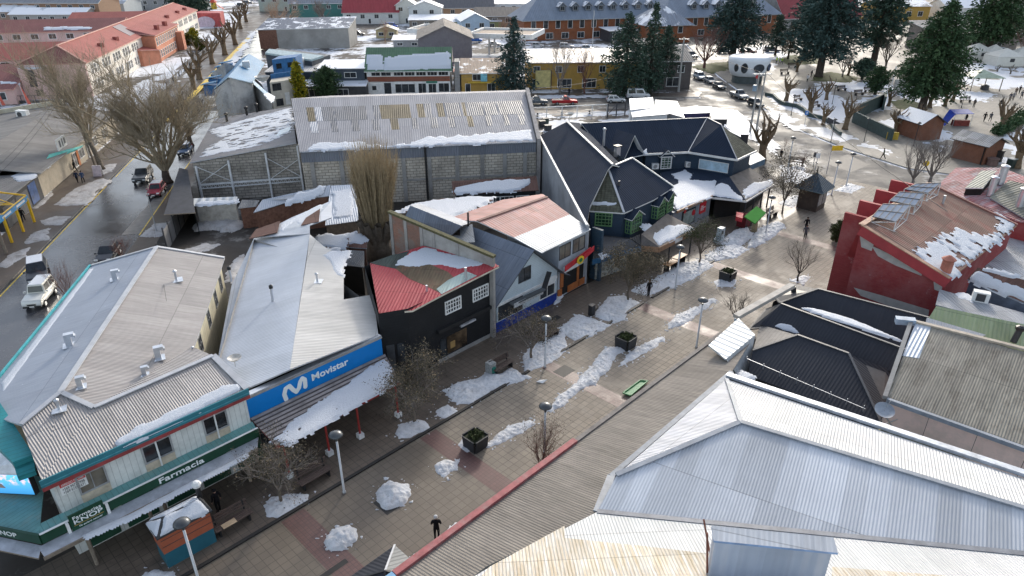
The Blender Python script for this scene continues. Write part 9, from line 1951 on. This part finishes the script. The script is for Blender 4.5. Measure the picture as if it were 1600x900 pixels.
car('red','red car with snow on its roof parked in the kerb bay','hatch',(.3,.025,.05),Pz(246,303),RDA+math.pi,'cars on the left road',True);car('greysuv','dark grey off-road car driving down the left road','suv',(.05,.055,.06),Pz(225,281),RDA+math.pi,'cars on the left road');car('blue','dark blue car half hidden behind the bare trees','hatch',(.015,.05,.12),Pz(290,240),RDA+math.pi,'cars on the left road',True)
UA=math.radians(2)
car('redpickup','bright red double-cab pickup on the upper road','pickup',(.5,.025,.03),Pz(882,163),UA,'cars on the upper road');car('whitehatch','white hatchback parked on the upper road','hatch',(.65,.66,.66),Pz(962,160),UA,'cars on the upper road');car('greypickup','grey pickup half hidden behind the warehouse parapet','pickup',(.13,.15,.17),Pz(836,163),UA,'cars on the upper road');car('whitevan','white van behind the two road poles','van',(.6,.61,.62),Pz(996,154),UA,'cars on the upper road',True)
PA=math.radians(90-173)
for x,y,k,c,h,lab in((1093,124,'suv',(.28,.34,.4),0,'silver-blue car first in the row at the plaza road'),(1109,130,'hatch',(.16,.18,.2),0,'grey hatchback second in the row at the plaza road'),(1123,138,'sedan',(.03,.035,.045),0,'black car third in the row at the plaza road'),(1154,153,'pickup',(.3,.31,.32),.1,'silver pickup with red load by the oval kiosk'),(1180,166,'hatch',(.025,.028,.03),.15,'black hatchback nearest on the plaza road'),(1080,90,'pickup',(.07,.08,.09),.1,'dark pickup at the far end of the plaza road'),(1168,84,'pickup',(.2,.1,.09),1.4,'brown-red truck beyond the big conifer trunk'),(1206,82,'suv',(.12,.13,.15),1.4,'dark grey car by the small tiered conifer'),(1132,84,'suv',(.1,.11,.13),1.4,'dark car behind the huge conifer trunk')):
 car('plaza%d'%x,lab,k,c,Pz(x,y,-.13),PA+h,'cars parked round the plaza',x%2==0)
for x,y,k,c,lab in((88,179,'pickup',(.45,.04,.03),'red pickup on the school forecourt'),(62,178,'suv',(.03,.035,.045),'dark car left of the red forecourt pickup'),(112,178,'suv',(.06,.07,.08),'dark car right of the red forecourt pickup'),(560,56,'suv',(.02,.022,.025),'black car in the car yard by the red-roofed house'),(546,64,'hatch',(.12,.12,.12),'dark grey car at the left of the car yard'),(616,58,'suv',(.42,.4,.36),'beige off-road car in the car yard'),(652,58,'pickup',(.5,.52,.55),'pale silver pickup in the car yard'),(742,66,'van',(.03,.12,.4),'blue van under the right fuel canopy'),(612,44,'van',(.03,.1,.42),'blue covered truck beside the balcony house'),(772,72,'sedan',(.5,.5,.5),'white car by the fuel station column'),(378,10,'suv',(.05,.055,.06),'dark car in the far street row, leftmost'),(388,6,'suv',(.1,.1,.11),'grey car in the far street row, middle'),(398,2,'van',(.4,.4,.42),'pale van in the far street row, topmost'),(1520,80,'hatch',(.05,.06,.07),'snow-roofed dark car behind the first tent'),(1566,84,'suv',(.5,.5,.48),'pale car with snow behind the largest tent'),(1573,70,'van',(.06,.08,.14),'dark blue van beyond the tents'),(840,74,'hatch',(.4,.42,.45),'silver car in the hotel lot, left'),(885,76,'suv',(.5,.52,.55),'white car in the hotel lot, middle'),(918,78,'hatch',(.3,.36,.38),'pale teal car in the hotel lot, right')):
 car('far%d'%x,lab,k,c,P(x,y,0),.05+rnd.uniform(-.15,.15)if x>130 else.05,'cars in the far yards',x%3==0)
# bus-like red shed with arch, playground at top left
rbx=thing('red_arch_shed','red shed with pale arched front at the far end of the school','shed',P(310,42));p=P(303,42);mb=MB();mb.prism([p+Vector((0,0,5)),p+Vector((11,0,5)),p+Vector((9,9,5)),p+Vector((0,9,5))],0,plain('shed_red',(.4,.07,.07),.6));mb.build('wall',rbx);mb=MB();mb.disc(p+Vector((5,-.1,1.6)),(0,-1,0),3.6,.1,plain('arch_lilac',(.5,.42,.5),.6),16,2.2);mb.build('arched_front',rbx)
pg=thing('play_tower','red and yellow playground tower at the top left','playground',P(335,14));p=P(335,14);mb=MB();mb.lathe(p,[(1.4,0),(1.4,3)],plain('play_yellow',(.6,.4,.04),.5),8);mb.build('tower',pg);mb=MB();mb.lathe(p+Vector((0,0,3)),[(2.0,0),(.1,2.2)],plain('play_red',(.55,.07,.04),.5),8);mb.build('roof',pg);mb=MB();mb.slab([p+Vector((1,-.6,2.4)),p+Vector((4.5,-.6,.2)),p+Vector((4.5,.6,.2)),p+Vector((1,.6,2.4))],.2,MATS['play_red']);mb.build('slide',pg)
scf=thing('school_fence','white and dark railing along the school forecourt','fence',P(280,110));mb=MB();f0_,f1_=P(262,140),P(338,70);
for k in range(22):q_=f0_.lerp(f1_,k/21);mb.bar(q_,q_+Vector((0,0,1.7)),.25,WHITE if k%2 else DARKF)
mb.bar(f0_+Vector((0,0,1.6)),f1_+Vector((0,0,1.6)),.2,DARKF);mb.bar(f0_+Vector((0,0,.3)),f1_+Vector((0,0,.3)),.3,DARKF,.5);mb.build('railing',scf)
sc2=thing('forecourt_fence','low railing before the pink school end wall','fence',P(90,160));mb=MB();f0_,f1_=P(-10,162),P(135,160)
for k in range(14):q_=f0_.lerp(f1_,k/13);mb.bar(q_,q_+Vector((0,0,1.5)),.1,DARKF)
mb.bar(f0_+Vector((0,0,1.5)),f1_+Vector((0,0,1.5)),.1,DARKF);mb.bar(f0_+Vector((0,0,.3)),f1_+Vector((0,0,.3)),.2,DARKF,.5);mb.build('railing',sc2)
for i,(x,y)in enumerate(((5,170),(45,168))):
 t=thing('pennant',['red and white pennant flag at the left edge by the school','red and white pennant flag by the school forecourt'][i],'flag',P(x,y),'pennants');p=P(x,y);mb=MB();mb.tube([p,p+Vector((-.5,0,4.5))],.06,STEEL,6);mb.build('pole',t);mb=MB();mb.slab([p+Vector((-.5,0,4.4)),p+Vector((.2,0,2.8)),p+Vector((.7,.05,.7)),p+Vector((-.1,.05,.7))],.03,plain('pennant_red',(.6,.12,.08),.6));mb.build('flag_cloth',t)

# ------------------------------------------------------------ people
SKIN=plain('skin',(.42,.26,.19),.6,var=.05);
def person_mesh(pose,r_=1.0):
 """one continuous skinned body 1.7 m tall, facing +y, feet at z = 0; faces tagged by body part"""
 sw=pose.get('stride',0.);lean=pose.get('lean',0.);arm=pose.get('arm',0.);hold=pose.get('hold',0.)
 J={'pel':(0,0,.92),'waist':(0,.0+lean*.1,1.06),'chest':(0,lean*.25,1.28),'neck':(0,lean*.4,1.46),'hb':(0,lean*.44+.01,1.54),'head':(0,lean*.48+.03,1.62),'top':(0,lean*.48+.015,1.69)}
 E_=[('pel','waist'),('waist','chest'),('chest','neck'),('neck','hb'),('hb','head'),('head','top')];R=dict(pel=.15,waist=.145,chest=.165,neck=.062,hb=.085,head=.098,top=.075)
 for s,nm in((-1,'l'),(1,'r')):
  k=sw*s
  J.update({nm+'hip':(s*.09,0,.88),nm+'knee':(s*.1,k*.22+.02,.49),nm+'ank':(s*.1,k*.42-abs(k)*.06,.09+max(0,-k)*.1),nm+'toe':(s*.11,k*.42+.16-abs(k)*.04,.05+max(0,-k)*.02)})
  E_+=[('pel',nm+'hip'),(nm+'hip',nm+'knee'),(nm+'knee',nm+'ank'),(nm+'ank',nm+'toe')];R.update({nm+'hip':.1,nm+'knee':.068,nm+'ank':.052,nm+'toe':.045})
  a=-k*.5+arm;hx=s*(.27-hold*.16)
  J.update({nm+'sh':(s*.19,lean*.36,1.4),nm+'elb':(s*.26,lean*.3+a*.18-.03+hold*.05,1.13),nm+'wr':(hx,lean*.25+a*.36+.03+hold*.28,.9+hold*.14),nm+'palm':(hx-s*.005-hold*s*.03,lean*.25+a*.38+.045+hold*.34,.83+hold*.17)})
  E_+=[('chest',nm+'sh'),(nm+'sh',nm+'elb'),(nm+'elb',nm+'wr'),(nm+'wr',nm+'palm')];R.update({nm+'sh':.075,nm+'elb':.055,nm+'wr':.036,nm+'palm':.04})
 names=list(J);me=bpy.data.meshes.new('p');me.from_pydata([J[n]for n in names],[(names.index(a),names.index(b))for a,b in E_],[])
 ob=bpy.data.objects.new('p',me);COL.objects.link(ob);md=ob.modifiers.new('s','SKIN');ob.modifiers.new('u','SUBSURF').levels=1
 for i,n in enumerate(names):me.skin_vertices[0].data[i].radius=(R[n],R[n]*(.72 if n in('pel','waist','chest')else 1));me.skin_vertices[0].data[i].use_root=(n=='pel')
 dg=bpy.context.evaluated_depsgraph_get();dg.update();out=bpy.data.meshes.new_from_object(ob.evaluated_get(dg));bpy.data.objects.remove(ob)
 out.materials.clear()
 for _ in range(4):out.materials.append(SKIN)
 bm=bmesh.new();bm.from_mesh(out)
 for s,nm in((-1,'l'),(1,'r')): # five fingers, bent
  pm=Vector(J[nm+'palm']);wr_=Vector(J[nm+'wr']);d=(pm-wr_).normalized();sd=Vector((0,1,0))if not hold else Vector((1,0,0));sd=(sd-d*sd.dot(d)).normalized()
  for i,L in enumerate((.05,.075,.08,.075,.06)):
   b=pm+sd*(.034-.017*i)*(1 if i else 1.3)-d*(.025 if not i else 0);dd=(d+sd*(.6 if not i else.06*(2-i))).normalized();q=b;prev=None
   x=dd.orthogonal().normalized();y=dd.cross(x)
   for k,(f,rr)in enumerate(((0,.011),(.55,.01),(1.05,.006))):
    c=b+dd*(L*f)+Vector((-s*.012*f*f,.012*f*f,0));ring=[bm.verts.new(c+x*math.cos(t)*rr+y*math.sin(t)*rr)for t in(0,1.57,3.14,4.71)]
    if prev:
     for j in range(4):bm.faces.new((prev[j],prev[(j+1)%4],ring[(j+1)%4],ring[j]))
    prev=ring
   bm.faces.new(prev)
 H=Vector(J['head']) # nose and brow, ears
 for c,sz in((H+Vector((0,.1,-.015)),(.016,.024,.024)),(H+Vector((-.098,-.005,-.01)),(.012,.02,.032)),(H+Vector((.098,-.005,-.01)),(.012,.02,.032))):
  vs_=bmesh.ops.create_icosphere(bm,subdivisions=1,radius=1.0)['verts']
  for v in vs_:v.co=Vector((v.co.x*sz[0],v.co.y*sz[1],v.co.z*sz[2]))+c
 lab=[]
 for f in bm.faces:
  c=f.calc_center_median();nz=J['neck'][2]
  f.smooth=True;hand=min((c-Vector(J[n+'palm'])).length for n in 'lr')<.1
  f.material_index=0 if(c.z>nz+.03 or hand)else(3 if c.z<.1 else(2 if c.z<pose.get('coat',.82)and abs(c.x)<.24 else 1))
 bm.to_mesh(out);bm.free()
 return out,H
POSES=dict(stand=dict(stride=.12,coat=.72),walk=dict(stride=.75,coat=.78,lean=.12),walk2=dict(stride=-.6,coat=.8,lean=.1),hold=dict(stride=.05,hold=1.,coat=.7,lean=.1))
PM={k:person_mesh(v)for k,v in POSES.items()}
EYE=plain('eye_dark',(.02,.015,.012),.3);LIP=plain('lip',(.3,.12,.1),.6)
def headbits(H,hat):
 mb=MB()
 cap=[(.104,-.02),(.106,.03),(.09,.08),(.05,.11),(.012,.122)]
 return mb,cap
def person(label,base,face,pose,coat,legs,hair,hat=None,s=1.0,group='people',shoes=(.02,.02,.02),bag=None):
 t=thing('person',label,'person',(0,0,0),group);me,H=PM[pose];o=bpy.data.objects.new('body',me);COL.objects.link(o);o.parent=t
 cm=lambda c:plain('cloth_%03d_%03d_%03d'%tuple(int(x*999)for x in c),c,.85,var=.2,scale=6,spec=.1)
 for i,m_ in enumerate((SKIN,cm(coat),cm(legs),cm(shoes))):o.material_slots[i].link='OBJECT';o.material_slots[i].material=m_
 mb=MB();hc=H+Vector((0,-.012,.0));mb.lathe(hc,[(.1,-.035),(.112,.0),(.108,.045),(.085,.085),(.045,.108),(.01,.114)],cm(hat or hair),12)
 mb.v=[(x,y-(.018 if z<H.z+.03 else 0),z)for x,y,z in mb.v];mb.build('hat' if hat else 'hair',t,True)
 mb=MB()
 for sx in(-1,1):mb.box(H+Vector((sx*.035,.094,.008)),(.022,.012,.012),EYE)
 mb.build('eyes',t);mb=MB();mb.box(H+Vector((0,.092,-.05)),(.045,.012,.012),LIP);mb.build('mouth',t)
 if bag:mb=MB();mb.box((0,-.2,1.2),(.3,.16,.42),cm(bag));mb.build('backpack',t)
 place(t,base,face,s);return t
BLK_=(.012,.012,.014);NV=(.02,.03,.06);GRYC=(.1,.1,.11);BRN=(.08,.05,.035);GRN_=(.05,.07,.04)
for lab,(x,y),f,ps,ct,lg,hr_,ht_ in(
 ('grey-haired man in black coat and trousers standing in mid-street, seen from behind',(683,843),.1,'hold',BLK_,BLK_,(.5,.5,.5),None),
 ('person in dark coat standing by the snow bank under the leafy tree',(1013,463),.4,'stand',BLK_,BLK_,(.03,.02,.015),None),
 ('person in black walking toward the camera on the glaring street',(1258,361),3.1,'walk',BLK_,BLK_,(.03,.02,.015),None),
 ('person in grey jacket close behind the small mid-street bare tree',(1257,374),3.0,'stand',GRYC,BLK_,(.03,.02,.015),None),
 ('person in dark clothes in the shade behind the street booth',(343,800),1.0,'stand',BLK_,BLK_,(.02,.02,.02),BLK_),
 ('person in black stepping from the beige shop doorway',(118,268),-1.2,'walk',BLK_,BLK_,(.03,.02,.015),None),('person in dark trousers left of the pair on the left sidewalk',(122,286),.2,'walk2',NV,BLK_,(.03,.02,.015),None),('person in blue coat right of the pair on the left sidewalk',(131,286),.4,'walk',(.05,.08,.15),BLK_,BLK_,BLK_),
 ('person in black walking past the yellow shelter',(38,346),-2.6,'walk',BLK_,BLK_,BLK_,BLK_),('person in olive jacket crossing the wide road',(1379,249),1.2,'walk',GRN_,BLK_,(.03,.02,.015),None),
 ('worker in reflective yellow jacket at the far plaza, left one',(1213,99),2.0,'stand',(.45,.65,.03),NV,BLK_,None),('worker in reflective yellow jacket at the far plaza, middle one',(1217,100),1.0,'stand',(.45,.62,.03),NV,BLK_,(.6,.5,.04)),('worker in reflective yellow jacket at the far plaza, right one',(1221,100),4.0,'walk',(.4,.6,.05),NV,BLK_,None),
 ('person in white jacket on the plaza path by the conifer trunk',(1261,128),3.0,'walk',(.55,.55,.56),BLK_,(.03,.02,.015),None),('person in black at the conifer trunk on the plaza path',(1267,121),3.4,'stand',BLK_,BLK_,BLK_,None),
 ('person in dark coat standing at the blue stall',(1508,192),1.6,'stand',BLK_,NV,BLK_,None),('person in black walking alone on the plaza path',(1562,168),3.0,'walk',BLK_,BLK_,BLK_,BLK_),('person in black, left of the pair walking past the stall',(1537,190),2.8,'walk',BLK_,BLK_,BLK_,None),('person in grey, right of the pair walking past the stall',(1546,190),2.9,'walk2',GRYC,BLK_,BLK_,BLK_),
 ('person in navy, leftmost of the group at the right edge of the plaza',(1577,158),2.4,'walk',NV,BLK_,BLK_,None),('person in grey, short, in the group at the right edge of the plaza',(1582,157),2.4,'walk2',(.16,.16,.18),BLK_,BLK_,(.3,.3,.32)),('person in brown in the group at the right edge of the plaza',(1586,149),2.3,'walk',BRN,BLK_,BLK_,None),('person in black, rearmost of the group at the plaza edge',(1592,146),2.2,'walk2',BLK_,BLK_,BLK_,BLK_),('person in dark grey, rightmost of the group at the plaza edge',(1595,154),2.4,'walk',GRYC,BLK_,BLK_,None),
 ('person in dark coat seated height by the plaza bench',(1521,168),2.0,'stand',BLK_,BLK_,BLK_,None),('person in black by the bench above the pyramid hut',(1219,250),2.0,'stand',BLK_,BLK_,BLK_,BLK_),('person in black under the terrace awning',(905,432),.8,'stand',BLK_,BLK_,BLK_,None),
 ('person by the ochre shop wall behind the red pickup',(889,150),3.1,'stand',BLK_,NV,BLK_,None),('person in dark coat on the far school lawn',(347,24),2.0,'stand',BLK_,BLK_,BLK_,None)):
 person(lab,P(x,y),f,ps,ct,lg,hr_,ht_,1.02)
